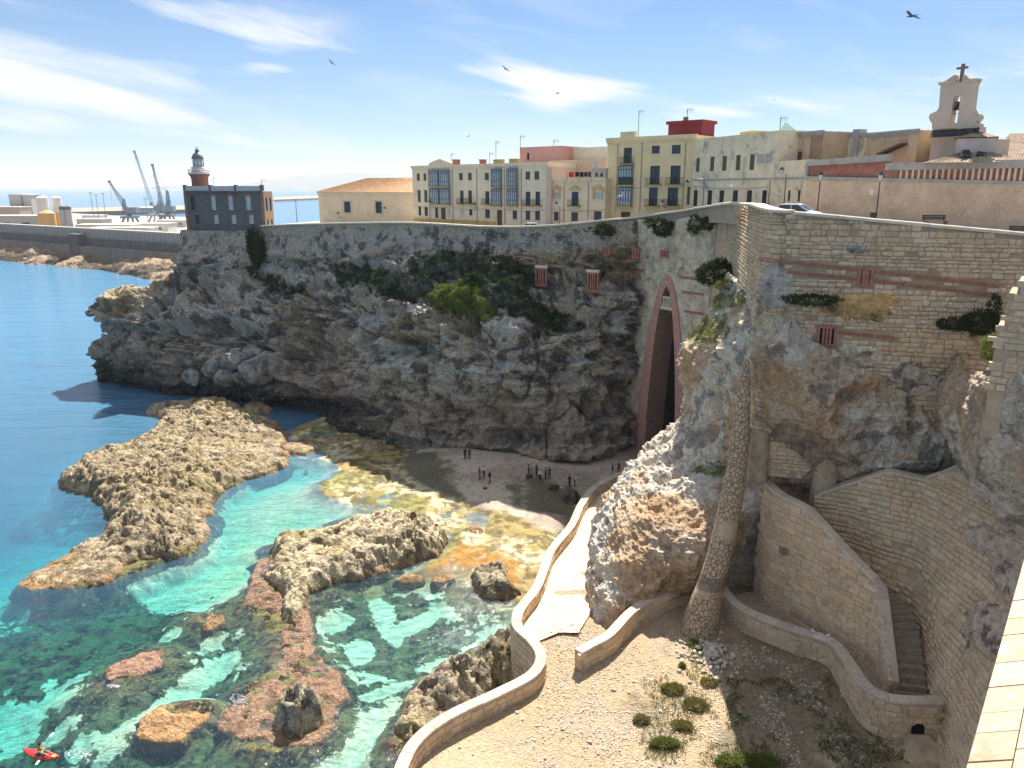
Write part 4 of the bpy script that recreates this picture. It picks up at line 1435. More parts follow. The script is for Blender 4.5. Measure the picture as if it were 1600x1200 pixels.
# tusk-shaped buttress
tusk = empty('tusk_buttress', tuple(K(1098, 960, 57.5)), 'tall curved horn-like stone buttress tapering to a rounded tip', 'buttress')
tk = [(1090, 1000, 57.0, 1.62), (1097, 962, 57.2, 1.42), (1109, 920, 57.6, 1.12), (1123, 870, 58.2, .98), (1138, 805, 58.9, .92), (1149, 745, 59.6, .85), (1157, 680, 60.2, .72), (1162, 620, 60.7, .55), (1165, 580, 61.0, .36), (1166, 566, 61.1, .22), (1166, 560, 61.2, .07)]
C4 = catmull([(*K(a, b_, c_), d) for a, b_, c_, d in tk], 110)
nr_ = 34
VV = []
for i in range(len(C4)):
    p = Vector(C4[i][:3])
    r_ = C4[i][3]
    t = Vector(C4[min(i + 1, 109)][:3]) - Vector(C4[max(i - 1, 0)][:3])
    t.normalize()
    a = t.cross(Vector((0, 1, 0))).normalized()
    b2 = a.cross(t).normalized()
    for k in range(nr_):
        an = 2 * pi * k / nr_
        VV.append(tuple(p + (a * cos(an) + b2 * sin(an)) * r_))
idx = np.arange((len(C4) - 1) * nr_).reshape(-1, nr_)
Ft = np.stack([idx, np.roll(idx, -1, 1), np.roll(idx, -1, 1) + nr_, idx + nr_], 2).reshape(-1, 4)
b = NB('tusk_cobble')
p_ = b.pos()
mp = b.N('ShaderNodeMapping')
mp.inputs['Scale'].default_value = (1, 1, .75)
b.L(p_, mp.inputs[0])
vo = b.N('ShaderNodeTexVoronoi', feature='DISTANCE_TO_EDGE')
vo.inputs['Scale'].default_value = 3.3
b.L(mp.outputs[0], vo.inputs['Vector'])
n1 = b.noise(2.2, 7, .65, p_)
n2 = b.noise(.28, 3, .5, p_)
sx = b.N('ShaderNodeSeparateXYZ')
b.L(p_, sx.inputs[0])
cob = b.ramp(b.M('ADD', n2, b.M('MULTIPLY', b.M('SUBTRACT', sx.outputs[0], 17.2), .07)), .44, .52, .12, 1)
cob = b.M('MAXIMUM', cob, b.ramp(sx.outputs[2], 7.2, 7.8, 1, 0))
cc = b.mix(b.ramp(n1, .3, .7, 0, 1), (.42, .30, .19), (.54, .41, .28))
cc = b.mix(b.M('MULTIPLY', b.ramp(vo.outputs['Distance'], .0, .10, 1, 0), cob), cc, (.17, .12, .085))
tz = b.N('ShaderNodeMath', operation='COMPARE')
b.L(sx.outputs[2], tz.inputs[0]); tz.inputs[1].default_value = 8.4; tz.inputs[2].default_value = .55
cc = b.mix(b.M('MULTIPLY', tz.outputs[0], .75), cc, (.20, .155, .125))
obj('horn', mesh_np('horn', np.array(VV) - np.array(tusk.location), Ft, b.pbsdf(cc, .9, b.bump(b.M('ADD', b.M('MULTIPLY', b.ramp(vo.outputs['Distance'], 0, .12, 0, 1), cob), b.M('MULTIPLY', n1, .4)), .9, .09), .15), True), tusk)

# old round pillars in the hollow of the rock
def pillar(name, label, px_, py0, py1, Y, r0, r1):
    a, b_ = K(px_, py0, Y), K(px_, py1, Y)
    root = empty(name, tuple(b_), label, 'pillar')
    m = MB()
    n = 14
    pr = []
    for k in range(n + 1):
        f = k / n
        pr.append(((r0 + (r1 - r0) * (1 - f)) * (1 + .03 * sin(k * 2.1)), (a.z - b_.z) * f))
    pr.append((r0 * .85, (a.z - b_.z) + .15))
    m.lathe(pr, (b_.x, b_.y, b_.z), 20)
    m.build('shaft', M_WALLB, root, True)
pillar('ruined_pillar', 'squat round masonry pillar standing in the rock hollow under the bastion', 1283, 670, 800, 60.1, .95, 1.1)
pillar('ruined_pillar', 'short round masonry stub just right of the horn-like buttress', 1182, 677, 750, 61.2, .75, .85)

# stepped pier of the nearer bastion at the right edge
pier = empty('right_bastion_pier', tuple(K(1600, 590, 45)), 'stepped sunlit ashlar pier at the right edge above the crag', 'pier')
steps_ = [(1592, 440, 462, 46.5), (1577, 458, 512, 46.2), (1560, 508, 612, 45.9)]
FP = Facade((K(1555, 500, 45.9).x, 45.9), (K(1555, 500, 45.9).x + 9.4, 39.3))
m = MB()
stp = []
flp = 1 if Vector((FP.x.y, -FP.x.x, 0)).dot(FP.n) > 0 else -1
for k, (x_, y0, y1, _) in enumerate(steps_):
    u0, z1 = FP.hit(x_, y0)
    _, z0 = FP.hit(x_, y1)
    FP.box(m, u0, FP.len, z0 - (3 if k == 2 else 0), z1, -3.5, 0)
    stp += face_stones([FP.w(u0, z0, 0), FP.w(FP.len * .6, z0, 0)], [FP.w(u0, z1, 0), FP.w(FP.len * .6, z1, 0)], .8, .42, .03, .05, flp, .25, seed=k)
m.build('pier_core', M_MORTAR_L, pier)
lay_stones(pier, stp, M_STONE2, 'stair')

# sloping top of the bastion the camera stands on, bottom right
nearb = empty('near_buttress', (12, 17, 24), 'broad sunlit sloping buttress top with pale blocks at the bottom right corner', 'buttress')
e0, e1 = K(1606, 862, 23), K(1500, 1250, 13.2)
sidev = Vector((1, -.25, .30)).normalized()
nb_ = 9
m = MB()
W_ = 4.2
pts = [e0, e1, e1 + sidev * W_, e0 + sidev * W_]
dn = Vector((0, 0, -1))
m.hexa([p + dn * 12 + Vector((1.2, 0, 0)) for p in (e1, e1 + sidev * W_, e0 + sidev * W_, e0)] + [p - Vector((0, 0, .12)) for p in (e1, e1 + sidev * W_, e0 + sidev * W_, e0)])
m.build('core', M_MORTAR_L, nearb)
r_ = random.Random(4)
cols_ = 5
for j in range(cols_):
    t = 0
    wj = W_ / cols_
    while t < 1:
        t1 = min(1, t + r_.uniform(.05, .10))
        a = e0.lerp(e1, t + .0015)
        b_ = e0.lerp(e1, t1 - .0015)
        s0, s1 = sidev * (j * wj + .012 - (0.06 if j == 0 else 0)), sidev * ((j + 1) * wj - .012)
        h_ = r_.uniform(-.012, .012)
        up = Vector((0, 0, .0 + h_))
        m = MB()
        lo = Vector((0, 0, -.15))
        m.hexa([b_ + s0 + lo, b_ + s1 + lo, a + s1 + lo, a + s0 + lo, b_ + s0 + up, b_ + s1 + up, a + s1 + up, a + s0 + up])
        m.build('paving_block', M_NEAR, nearb)
        t = t1

# ------------------------------------------------------------------ reef rocks standing in the water
def rock_poly(name, label, poly, H, edge, res=.3, seed=1, peak=None, cat='rock', group=None, red=.35, rough=1.0, skirt=.9, top=(.43, .34, .22), base=-1.5, low=(.36, .22, .11), zref=0.0, warpk=1.0):
    W = ppoly(poly, zref, 4)
    x0, y0 = W.min(0) - 5
    x1, y1 = W.max(0) + 5
    ax, ay = np.arange(x0, x1, res), np.arange(y0, y1, res)
    X_, Y_ = np.meshgrid(ax, ay)
    Q = np.stack([X_.ravel(), Y_.ravel()], 1)
    Q3 = np.c_[Q, np.full(len(Q), seed * 3.1)]
    wq = Q + np.c_[fbm(Q3, .5, 5, seed), fbm(Q3, .5, 5, seed + 7)] * 1.1 * warpk + np.c_[fbm(Q3, .14, 2, seed + 3), fbm(Q3, .14, 2, seed + 5)] * 1.2 * warpk
    d = sdf(W, wq)
    Hm = np.full(len(Q), float(H))
    if peak is not None:
        for (qx, qy, h, r) in peak:
            c0 = PZ(qx, qy, h * .4)
            rr = np.linalg.norm(Q - np.array([c0.x, c0.y]), axis=1) / r
            Hm = np.maximum(Hm, h * np.clip(1 - rr ** 1.7, 0, 1)) if H < 1 else Hm + (h - H) * np.exp(-rr ** 2)
    prof = 1 - np.exp(-np.clip(d + .25, 0, 1e9) / edge)
    zz = np.where(d > -.25, zref + .02 + Hm * prof, zref + .02 + (d + .25) * skirt)
    k = np.clip(Hm / 3.0, .18, 1.4) * rough
    pitn = sstep(.12, .38, fbm(Q3, .75, 4, seed + 41, .6))
    zz = zz + prof * k * (.9 * fbm(Q3, .3, 4, seed + 11) + 1.7 * (ridged(Q3, .42, 6, seed + 13, .62) - .52) + .8 * (ridged(Q3, 1.5, 4, seed + 17, .65) - .5) - 1.0 * pitn)
    crk = sstep(.90, .99, 1 - np.abs(fbm(Q3 + 9.1, .3, 4, seed + 51)) * 2.2)
    zz = zz - prof * crk * .8 * np.clip(k * 2, 0, 1)
    stp = .55
    fr_ = zz / stp - np.floor(zz / stp)
    zz = np.where(d > -.25, zz * .55 + .45 * stp * (np.floor(zz / stp) + sstep(.25, .75, fr_)), zz)
    zz = zz + np.where(d < -.25, .35 * (ridged(Q3, .8, 4, seed + 43) - .5), 0)
    keep = d > -(abs(base) / skirt + .5)
    zz = np.maximum(zz, base + zref)
    px_, py_, _ = proj(np.c_[Q, zz])
    n_a, n_b = fbm(Q3, 1.1, 5, seed + 21, .65), fbm(Q3, .35, 5, seed + 23)
    c = np.tile(np.array(top), (len(Q), 1))
    c = lerp(c, tint(.60, .49, .33), sstep(-.05, .25, n_b) * .6)
    c = lerp(c, tint(.11, .08, .05), sstep(-.03, .15, n_a) * .75)
    c = lerp(c, tint(.40, .33, .13), sstep(.1, .3, fbm(Q3, .25, 4, seed + 27)) * .35)
    hrel = zz - zref
    c = lerp(c, np.array([low]), sstep(red + .25, red - .05, hrel + .25 * n_b))
    c = lerp(c, tint(.09, .05, .03), sstep(.1, .3, n_a) * sstep(red + .25, red - .05, hrel) * .6)
    c = lerp(c, tint(.12, .10, .05), sstep(.06, -.15, hrel) * .9)
    c = lerp(c, lerp(np.tile(tint(.05, .05, .03), (len(Q), 1)), tint(.20, .21, .11), sstep(-.05, .2, n_a + .3 * n_b)), sstep(-.25, -1.0, hrel) * .9)
    # sideways displacement makes hollows and overhanging lips
    Vv = np.c_[Q, zz]
    gxy = np.stack(np.gradient(zz.reshape(len(ay), len(ax)), res), -1).reshape(-1, 2)[:, ::-1]
    gl_ = np.clip(np.linalg.norm(gxy, axis=1, keepdims=True), .01, None)
    bul = (ridged(np.c_[Q, zz], .8, 4, seed + 31) - .45) * np.clip(gl_[:, 0] / 2, 0, 1) * np.clip(Hm / 3, .2, 1) * .9
    Vv[:, :2] -= gxy / gl_ * bul[:, None]
    F = grid_faces(len(ax), len(ay))[:, ::-1]
    F = F[keep[F].all(1)]
    used = np.unique(F)
    rm = -np.ones(len(Q), int)
    rm[used] = np.arange(len(used))
    Vv, c, F = Vv[used], c[used], rm[F]
    cen = np.array([W[:, 0].mean(), W[:, 1].mean(), zref])
    o = obj(name, mesh_np(name, Vv - cen, F, M_REEF, True, c))
    o.location = cen
    tag(o, label, cat, group)
    return o

F1 = [(48, 905), (75, 884), (115, 868), (165, 832), (168, 800), (150, 778), (112, 765), (106, 748), (128, 722), (190, 700), (228, 690), (250, 662), (232, 640), (300, 636), (350, 634), (400, 652), (440, 668),
      (436, 690), (442, 722), (415, 740), (345, 765), (322, 800), (320, 838), (300, 862), (240, 878), (205, 886), (160, 908), (118, 922), (70, 912)]
rock_poly('reef_ridge', 'biggest jagged tan rock ridge running out from the cliff into the sea', F1, 1.9, 1.1, .2, 11, peak=[(410, 700, .9, 9), (260, 760, 2.8, 7), (220, 820, 2.9, 4), (330, 640, 2.4, 5), (80, 902, .35, 7), (250, 865, 2.4, 3), (140, 745, 2.9, 4)], rough=1.15, top=(.39, .31, .20), skirt=1.8)
F2 = [(424, 880), (432, 852), (470, 846), (500, 838), (560, 822), (620, 812), (670, 818), (692, 838), (688, 858), (650, 878), (590, 896), (540, 908), (500, 920), (490, 940), (468, 965), (452, 950), (448, 922), (428, 905)]
rock_poly('reef_rock', 'long pale hump of rock in the middle of the shallows', F2, 2.2, .8, .17, 23, peak=[(640, 836, 3.0, 5), (560, 860, 2.4, 4), (450, 860, 2.4, 3), (475, 940, 1.8, 2)], rough=.62, top=(.62, .52, .34), skirt=1.3)
rock_poly('reef_shelf', 'flat reddish brown reef shelf joining the pale hump to the grey pinnacle', [(418, 870), (440, 905), (470, 950), (480, 985), (470, 1020), (500, 1045), (520, 1085), (515, 1130), (470, 1165), (420, 1160), (366, 1128), (372, 1095), (400, 1060), (435, 1030), (432, 985), (428, 960), (392, 940), (405, 900)], .22, .8, .2, 37, rough=1.9, red=.7, low=(.30, .185, .125), skirt=1.8)
rock_poly('pinnacle_rock', 'grey pointed rock pinnacle rising from the red reef shelf', [(425, 1118), (430, 1092), (455, 1078), (490, 1085), (510, 1100), (505, 1130), (470, 1150), (435, 1145)], 1.4, .8, .13, 41, peak=[(458, 1110, 3.6, 1.5), (492, 1108, 1.9, 1.2)], top=(.36, .33, .26), red=.3)
rock_poly('reef_boulder', 'dark upright boulder in the pools next to the winding wall', [(742, 922), (746, 902), (764, 892), (782, 898), (786, 916), (772, 930), (754, 932)], 1.5, .5, .12, 53, top=(.30, .27, .19))
rock_poly('red_islet', 'thin reddish islet just awash left of the pinnacle', [(168, 1062), (185, 1048), (210, 1036), (235, 1022), (266, 1018), (262, 1034), (238, 1046), (222, 1058), (195, 1068)], .28, .5, .14, 61, red=.8, rough=1.2, low=(.36, .21, .15), skirt=1.9)
rock_poly('orange_islet', 'orange oval islet near the bottom of the picture, awash', [(234, 1132), (250, 1112), (285, 1101), (318, 1103), (324, 1116), (300, 1136), (275, 1152), (250, 1150)], .34, .55, .14, 67, red=.8, rough=1.2, low=(.46, .27, .13), skirt=1.9)
rock_poly('small_islet', 'tiny brown rock tip in the middle of the seaweed', [(335, 968), (338, 958), (352, 955), (354, 966), (342, 973)], .4, .4, .12, 71, red=.8, skirt=1.9)
# loose rocks along the reef edge by the cliff foot
small = [(398, 640, 22, 9, 1.1), (520, 690, 28, 7, .8), (590, 700, 26, 9, .8), (465, 702, 30, 8, .7), (560, 712, 16, 5, .4), (483, 690, 14, 5, .5), (640, 905, 14, 6, .4), (742, 828, 18, 7, .35), (690, 905, 12, 5, .4),
         (250, 690, 26, 9, 1.2), (330, 655, 30, 10, 1.2), (800, 872, 16, 6, .3), (500, 842, 18, 7, .7)]
desc = ['low brown rock at the far end of the reef ridge', 'knobbly rock on the flat below the cliff cave', 'round tan rock on the sunlit flat by the shadow edge', 'flat rock beside the pool at the ridge root', 'little rock between pool and cliff', 'small rock in the green pool',
        'crumb of rock at the foot of the pale hump', 'low brown rock on the golden flat', 'dark crumb in the orange weed', 'rounded boulder on the seaward flank of the ridge', 'boulder on top of the far ridge', 'low stone by the winding wall', 'brown knob at the left end of the pale hump']
for k, (cx, cy, rx, ry, h) in enumerate(small):
    rock_poly('loose_rock', desc[k], [(cx + rx * cos(a) * (1 + .2 * sin(3 * a + k)), cy + ry * sin(a) * (1 + .2 * cos(2 * a + k))) for a in [2 * pi * i / 9 for i in range(9)]], h, .5, .16, 80 + k * 5, warpk=.5, skirt=2.0)
# crags along the outer foot of the winding wall
for k, (pts, h, lab) in enumerate([([(615, 1165), (622, 1120), (655, 1085), (685, 1062), (712, 1075), (690, 1105), (655, 1150)], 1.4, 'brown crag under the near end of the winding wall'),
        ([(668, 1092), (690, 1065), (730, 1048), (770, 1060), (760, 1085), (715, 1105)], 2.6, 'tan crag outside the bend of the winding wall'),
        ([(742, 1062), (770, 1030), (795, 995), (812, 975), (840, 1010), (850, 1045), (800, 1080)], 3.4, 'tall grey crag filling the inner bend of the winding wall')]):
    rock_poly('shore_crag', lab, pts, h, .8, .15, 150 + 9 * k, top=(.34, .28, .21), base=-2.2)
# fallen blocks
def boulder(name, label, p, r, seed, mat=M_REEF, colr=(.33, .31, .29), sq=(1, .85, .8), cat='boulder', group=None):
    bm = bmesh.new()
    bmesh.ops.create_icosphere(bm, subdivisions=4, radius=1)
    V = np.array([v_.co[:] for v_ in bm.verts])
    F = np.array([[v_.index for v_ in f.verts] for f in bm.faces])
    bm.free()
    d_ = V * (1 + .42 * fbm(V + seed * 7.7, .8, 3, seed)[:, None] + .18 * (ridged(V + seed, 1.6, 4, seed + 3)[:, None] - .5))
    rb_ = np.random.default_rng(seed)
    for _ in range(16):
        w_ = rb_.normal(0, 1, 3); w_ /= np.linalg.norm(w_)
        d_ = d_ - np.maximum(0, d_ @ w_ - rb_.uniform(.62, .95))[:, None] * w_[None]
    d_ = (d_ + .05 * V * (ridged(V * 2 + seed, 2.2, 4, seed + 5)[:, None] - .5)) * np.array(sq) * r * 1.12
    n_ = fbm(V * 2 + seed, 1.2, 5, seed + 9)
    c = lerp(np.tile(np.array(colr), (len(V), 1)), tint(*(np.array(colr) * .4)), sstep(.0, .3, n_))
    o = obj(name, mesh_np(name, d_, F, mat, True, c))
    o.location = p
    o.rotation_euler = (0, 0, seed * 1.3)
    tag(o, label, cat, group)
    return o
for k, (bx, by, bz, r, lab) in enumerate([(410, 575, 3.0, 3.9, 'largest pale fallen block at the foot of the headland'), (365, 562, 4.6, 2.6, 'flat-topped grey block behind the largest fallen block'), (395, 556, 6.4, 2.2, 'block perched on top of the fallen blocks'),
        (335, 574, 2.6, 2.4, 'round grey block at the left of the fallen blocks'), (355, 592, 1.6, 2.3, 'low block in front of the fallen pile'), (382, 590, 1.4, 2.0, 'small dark block at the waterline of the fallen pile'), (300, 590, 1.0, 2.0, 'lone block at the waterline under the headland'),
]):
    p = K(bx, by, np.interp(bx, [280, 365, 410, 460], [144.5, 141, 138.5, 134]) - (2 if by > 585 else 0))
    boulder('fallen_block', lab, p, r, 3 + k, M_CLIFF, (.36, .34, .32) if k != 5 else (.2, .19, .18))
for k, (bx, by, r, lab) in enumerate([(892, 776, 1.25, 'larger dark boulder on the shaded beach by the wall'), (864, 764, .75, 'smaller dark boulder on the shaded beach'), (758, 762, .3, 'little stone on the beach below the walkers'), (827, 750, .5, 'stone at the feet of the large group')]):
    p = PZ(bx, by, 1.0)
    p.z = ground_z(p.x, p.y) + r * .25
    boulder('beach_boulder', lab, p, r, 31 + k, M_REEF, (.10, .085, .07), (1, .9, .7))

# ------------------------------------------------------------------ plateau behind the walls
m = MB()
back = [Vector((p.x, p.y, p.z - 1.0)) for p in line_s if p.y > 103] 
Vp = []
for p in back:
    Vp += [(p.x, p.y + .3, p.z), (p.x + 8, 240, p.z)]
m.add(Vp, [(2 * i, 2 * i + 2, 2 * i + 3, 2 * i + 1) for i in range(len(back) - 1)])
pb_ = back[-1]
m.add([(pb_.x, pb_.y + .3, pb_.z), (23.2, 75, 37.25), (21.6, 62.2, 36.95), (46.5, 55.8, 35.2), (90, 45, 34), (90, 240, 35), (pb_.x + 8, 240, pb_.z)], [(0, 1, 5, 6), (1, 2, 3, 4, 5)])
left_edge = back[0]
m.add([(left_edge.x, left_edge.y + .3, left_edge.z), (-70.5, 166, 30.4), (-64, 200, 30.4), (left_edge.x + 8, 240, left_edge.z)], [(0, 1, 2, 3)])
tag(m.build('street', plain('street_paving', (.40, .35, .28), .9, var=.2)), kind='structure')

# ------------------------------------------------------------------ building kit
M_GLASS = plain('window_glass', (.03, .05, .07), .15, .4, var=.3)
M_GLASS_L = plain('curtained_glass', (.42, .47, .52), .25, .6, var=.25, scale=2)
M_FR_G = plain('green_paint', (.035, .075, .055), .5)
M_FR_D = plain('dark_blue_frame', (.04, .065, .085), .5)
M_FR_B = plain('brown_frame', (.11, .075, .05), .6)
M_FR_W = plain('white_frame', (.68, .68, .66), .5)
M_SHUT = plain('olive_shutter', (.09, .10, .065), .6)
M_YEL = plain('yellow_trim', (.58, .40, .15), .85, var=.2)
M_CREAM = plain('cream_plaster', (.82, .66, .46), .9, .15, var=.1, scale=.5, dirt=(.44, .37, .28, .35))
M_CREAM2 = plain('pale_cream_plaster', (.82, .69, .50), .9, .15, var=.1, scale=.5, dirt=(.45, .40, .34, .4))
M_YELP = plain('warm_yellow_plaster', (.84, .65, .38), .9, .15, var=.09, scale=.5, dirt=(.46, .40, .30, .3))
M_OLD = plain('peeling_plaster', (.78, .66, .46), .92, .15, var=.18, scale=.45, bump=.02, dirt=(.22, .22, .22, .75))
M_ORANGE = plain('orange_plaster', (.58, .43, .27), .9, .15, var=.18, scale=.5, dirt=(.36, .24, .18, .6))
M_PINK = plain('pink_plaster', (.68, .36, .28), .9, .15, var=.1, scale=.4)
M_REDB = plain('dark_red_paint', (.27, .035, .04), .75, var=.2, scale=.6)
M_TILE = plain('terracotta_tiles', (.52, .31, .16), .9, var=.3, scale=1.5, bump=.03, dirt=(.33, .2, .12, .5))
M_TILEO = plain('old_tiles', (.34, .25, .18), .92, var=.45, scale=1.8, bump=.04, dirt=(.10, .09, .08, .7))
M_TILED = plain('black_crusted_tiles', (.045, .045, .045), .92, var=.5, scale=2, bump=.05)
M_CEM = plain('cement_grey', (.40, .38, .35), .92, var=.2, scale=.8, bump=.02, dirt=(.2, .2, .2, .5))

def facade_wall(m, F, u0, u1, z0, z1, holes, reveal=.28):
    us = sorted({u0, u1} | {h[0] for h in holes} | {h[2] for h in holes})
    zs = sorted({z0, z1} | {h[1] for h in holes} | {h[3] for h in holes})
    us = [u for u in us if u0 <= u <= u1]
    zs = [z_ for z_ in zs if z0 <= z_ <= z1]
    for i in range(len(us) - 1):
        for j in range(len(zs) - 1):
            uc, zc = (us[i] + us[i + 1]) / 2, (zs[j] + zs[j + 1]) / 2
            if any(h[0] < uc < h[2] and h[1] < zc < h[3] for h in holes): continue
            m.add([F.w(us[i], zs[j]), F.w(us[i + 1], zs[j]), F.w(us[i + 1], zs[j + 1]), F.w(us[i], zs[j + 1])], [(0, 1, 2, 3)])
    for a, b_, c_, d in holes:
        P_ = [(a, b_), (c_, b_), (c_, d), (a, d)]
        V = [F.w(u, z_) for u, z_ in P_] + [F.w(u, z_, -reveal) for u, z_ in P_]
        m.add(V, [(i, i + 4, (i + 1) % 4 + 4, (i + 1) % 4) for i in range(4)] + [(7, 6, 5, 4)])

def window(F, h, parent, kind):
    u0, z0, u1, z1 = h
    W, H = u1 - u0, z1 - z0
    fm = {'s': M_SHUT, 'w': M_FR_D, 'b': M_FR_D, 'g': M_FR_G, 'd': M_FR_B, 'bal': M_FR_G, 'bald': M_FR_D, 'l': M_FR_W, 'slot': M_IRON, 'red': M_REDB, 'gb': M_FR_G}[kind]
    m = MB()
    t = min(.09, W * .12)
    off = -.16
    if kind in ('b', 'gb'):
        # glazed bay standing proud of the wall
        o1 = .55
        F.box(m, u0, u0 + t, z0, z1, o1 - .08, o1)
        F.box(m, u1 - t, u1, z0, z1, o1 - .08, o1)
        F.box(m, u0, u1, z1 + .001, z1 + t, -.1, o1 + .05)
        F.box(m, u0, u1, z0 - t, z0 - .001, -.1, o1 + .05)
        nv = 5
        for i in range(1, nv):
            u = u0 + W * i / nv
            F.box(m, u - .035, u + .035, z0, z1, o1 - .06, o1 - .005)
        for f in (.30, .85) if kind == 'b' else (.38, .8):
            F.box(m, u0 + t, u1 - t, z0 + H * f, z0 + H * f + .07, o1 - .05, o1 - .01)
        for us in (u0, u1 - .06):
            for i in (0, 1):
                F.box(m, us, us + .06, z0, z1, -.05 + i * .27, .02 + i * .27)
        w = m.build('bay_window', fm, parent)
        m = MB()
        F.box(m, u0 + .03, u1 - .03, z0 + (.0 if kind == 'b' else H * .38), z1, -.0, o1 - .09)
        m.build('pane', M_GLASS_L, w)
        if kind == 'gb':
            m = MB()
            F.box(m, u0 + .02, u1 - .02, z0, z0 + H * .37, 0, o1 - .07)
            m.build('panel', M_FR_G, w)
        m = MB()
        F.box(m, u0 - .1, u1 + .1, z0 - t - .22, z0 - t - .002, -.1, o1 + .12)
        m.build('sill', M_YEL, w)
        return w
    F.box(m, u0, u0 + t, z0, z1, off - .05, off + .05)
    F.box(m, u1 - t, u1, z0, z1, off - .05, off + .05)
    F.box(m, u0 + t, u1 - t, z1 - t, z1, off - .05, off + .05)
    F.box(m, u0 + t, u1 - t, z0, z0 + t, off - .05, off + .05)
    F.box(m, (u0 + u1) / 2 - t * .4, (u0 + u1) / 2 + t * .4, z0 + t, z1 - t, off - .04, off + .04)
    w = m.build('window' if kind not in ('d', 'red') else 'door', fm, parent)
    if kind in ('s', 'd', 'red'):
        for i in range(2):
            m = MB()
            a = u0 + t + (W / 2 - t) * i + .01
            b_ = a + W / 2 - t - .02
            F.box(m, a, b_, z0 + t, z1 - t, off - .03, off + .02)
            ns = max(3, int(H / .22))
            for k in range(ns):
                zz_ = z0 + t + (H - 2 * t) * (k + .3) / ns
                F.box(m, a + .03, b_ - .03, zz_, zz_ + (H / ns) * .45, off + .021, off + .045)
            m.build('shutter' if kind == 's' else 'leaf', fm, w)
    else:
        for i in range(2):
            m = MB()
            a = u0 + t + (W / 2 - t) * i
            F.box(m, a, a + W / 2 - t, z0 + t, z1 - t, off - .035, off - .02)
            m.build('pane', M_GLASS if kind not in ('l',) else M_GLASS_L, w)
        if kind in ('g', 'bal', 'bald'):
            m = MB()
            for k in (.33, .66):
                F.box(m, u0 + t, u1 - t, z0 + H * k, z0 + H * k + .05, off - .02, off + .03)
            m.build('glazing_bar', fm, w)
    if kind == 'slot':
        m = MB()
        for k in range(3):
            u = u0 + W * (k + 1) / 4
            F.box(m, u - .015, u + .015, z0, z1, -.06, -.03)
        m.build('grille', M_IRON, w)
    return w

def balcony(F, r, parent, railf=.42):
    u0, z0, u1, z1 = r
    m = MB()
    F.box(m, u0, u1, z0 - .14, z0, 0.002, .62)
    bl = m.build('balcony', M_YEL, parent)
    m = MB()
    for (a, b_, o0, o1) in ((u0, u1, .56, .60), (u0, u0 + .04, .0, .56), (u1 - .04, u1, .0, .56)):
        for z_ in (z0 + .06, z0 + .95):
            F.box(m, a, b_, z_, z_ + .05, o0 + .002, o1)
    n = max(4, int((u1 - u0) / .16))
    for i in range(n + 1):
        u = u0 + (u1 - u0 - .03) * i / n
        F.box(m, u, u + .03, z0 + .0, z0 + .95, .565, .595)
    m.build('railing', M_IRON, bl)
    return bl

def building(name, label, pa, pb, ztop, zbase, depth, mat, items, cornice=.35, cat='building', parapet=0, roofmat=None, group=None, ledges=(), corn_mat=None):
    a, b_ = K(pa[0], 300, pa[1]), K(pb[0], 300, pb[1])
    F = Facade((a.x, a.y), (b_.x, b_.y))
    root = empty(name, (a.x, a.y, zbase), label, cat, group)
    holes, kinds = [], []
    for it in items:
        r = F.rect(it[:4])
        if it[4] in ('b', 'gb'):
            kinds.append((r, it[4]))
            continue
        holes.append(r)
        kinds.append((r, it[4]))
    m = MB()
    facade_wall(m, F, 0, F.len, zbase, ztop, holes)
    L_ = F.len
    for (u, s_) in ((0, 1), (L_, -1)):
        m.add([F.w(u, zbase, 0), F.w(u, ztop, 0), F.w(u, ztop, -depth), F.w(u, zbase, -depth)], [(0, 1, 2, 3)])
    m.add([F.w(0, zbase, -depth), F.w(L_, zbase, -depth), F.w(L_, ztop, -depth), F.w(0, ztop, -depth)], [(0, 1, 2, 3)])
    m.build('wall', mat, root)
    m = MB()
    m.add([F.w(0, ztop - .25, -.02), F.w(L_, ztop - .25, -.02), F.w(L_, ztop - .25, -depth), F.w(0, ztop - .25, -depth)], [(0, 1, 2, 3)])
    m.build('roof', roofmat or M_CEM, root)
    if cornice:
        m = MB()
        F.box(m, -.15, L_ + .15, ztop - cornice, ztop + .12, .002, .28)
        F.box(m, -.08, L_ + .08, ztop - cornice - .25, ztop - cornice - .002, .002, .14)
        m.build('cornice', corn_mat or mat, root)
    for zl, (u0, u1) in ledges:
        m = MB()
        F.box(m, u0, u1, zl - .1, zl + .1, .002, .12)
        m.build('ledge', mat, root)
    for r, kd in kinds:
        window(F, r, root, kd)
    for it in items:
        if len(it) > 5:
            r = F.rect(it[:4])
            if it[5] == 'bal':
                balcony(F, (r[0] - .5, r[1], r[2] + .5, r[3]), root)
            elif it[5] == 'ped':
                m = MB()
                prism(m, F, [(r[0] - .55, r[3] + .35), (r[2] + .55, r[3] + .35), (r[2] + .45, r[3] + .6), ((r[0] + r[2]) / 2, r[3] + 1.15), (r[0] - .45, r[3] + .6)], .002, .2)
                m.build('pediment', M_YEL, root)
                m = MB()
                for ua, ub in ((r[0] - .3, r[0] - .02), (r[2] + .02, r[2] + .3)):
                    F.box(m, ua, ub, r[1] - .1, r[3] + .35, .002, .1)
                m.build('surround', M_YEL, root)
        if it[4] in ('s', 'w', 'l') and (it[3] - it[1]) < 16:
            r = F.rect(it[:4])
            m = MB()
            F.box(m, r[0] - .12, r[2] + .12, r[1] - .14, r[1] - .002, .002, .14)
            m.build('sill', mat, root)
    return root, F

def zat(px, py, Y):
    return K(px, py, Y).z
def lump(F, rect, o0, o1, name, mat, parent):
    u0, z0, u1, z1 = F.rect(rect)
    m = MB()
    F.box(m, u0, u1, z0, z1, o0, o1)
    return m.build(name, mat, parent)

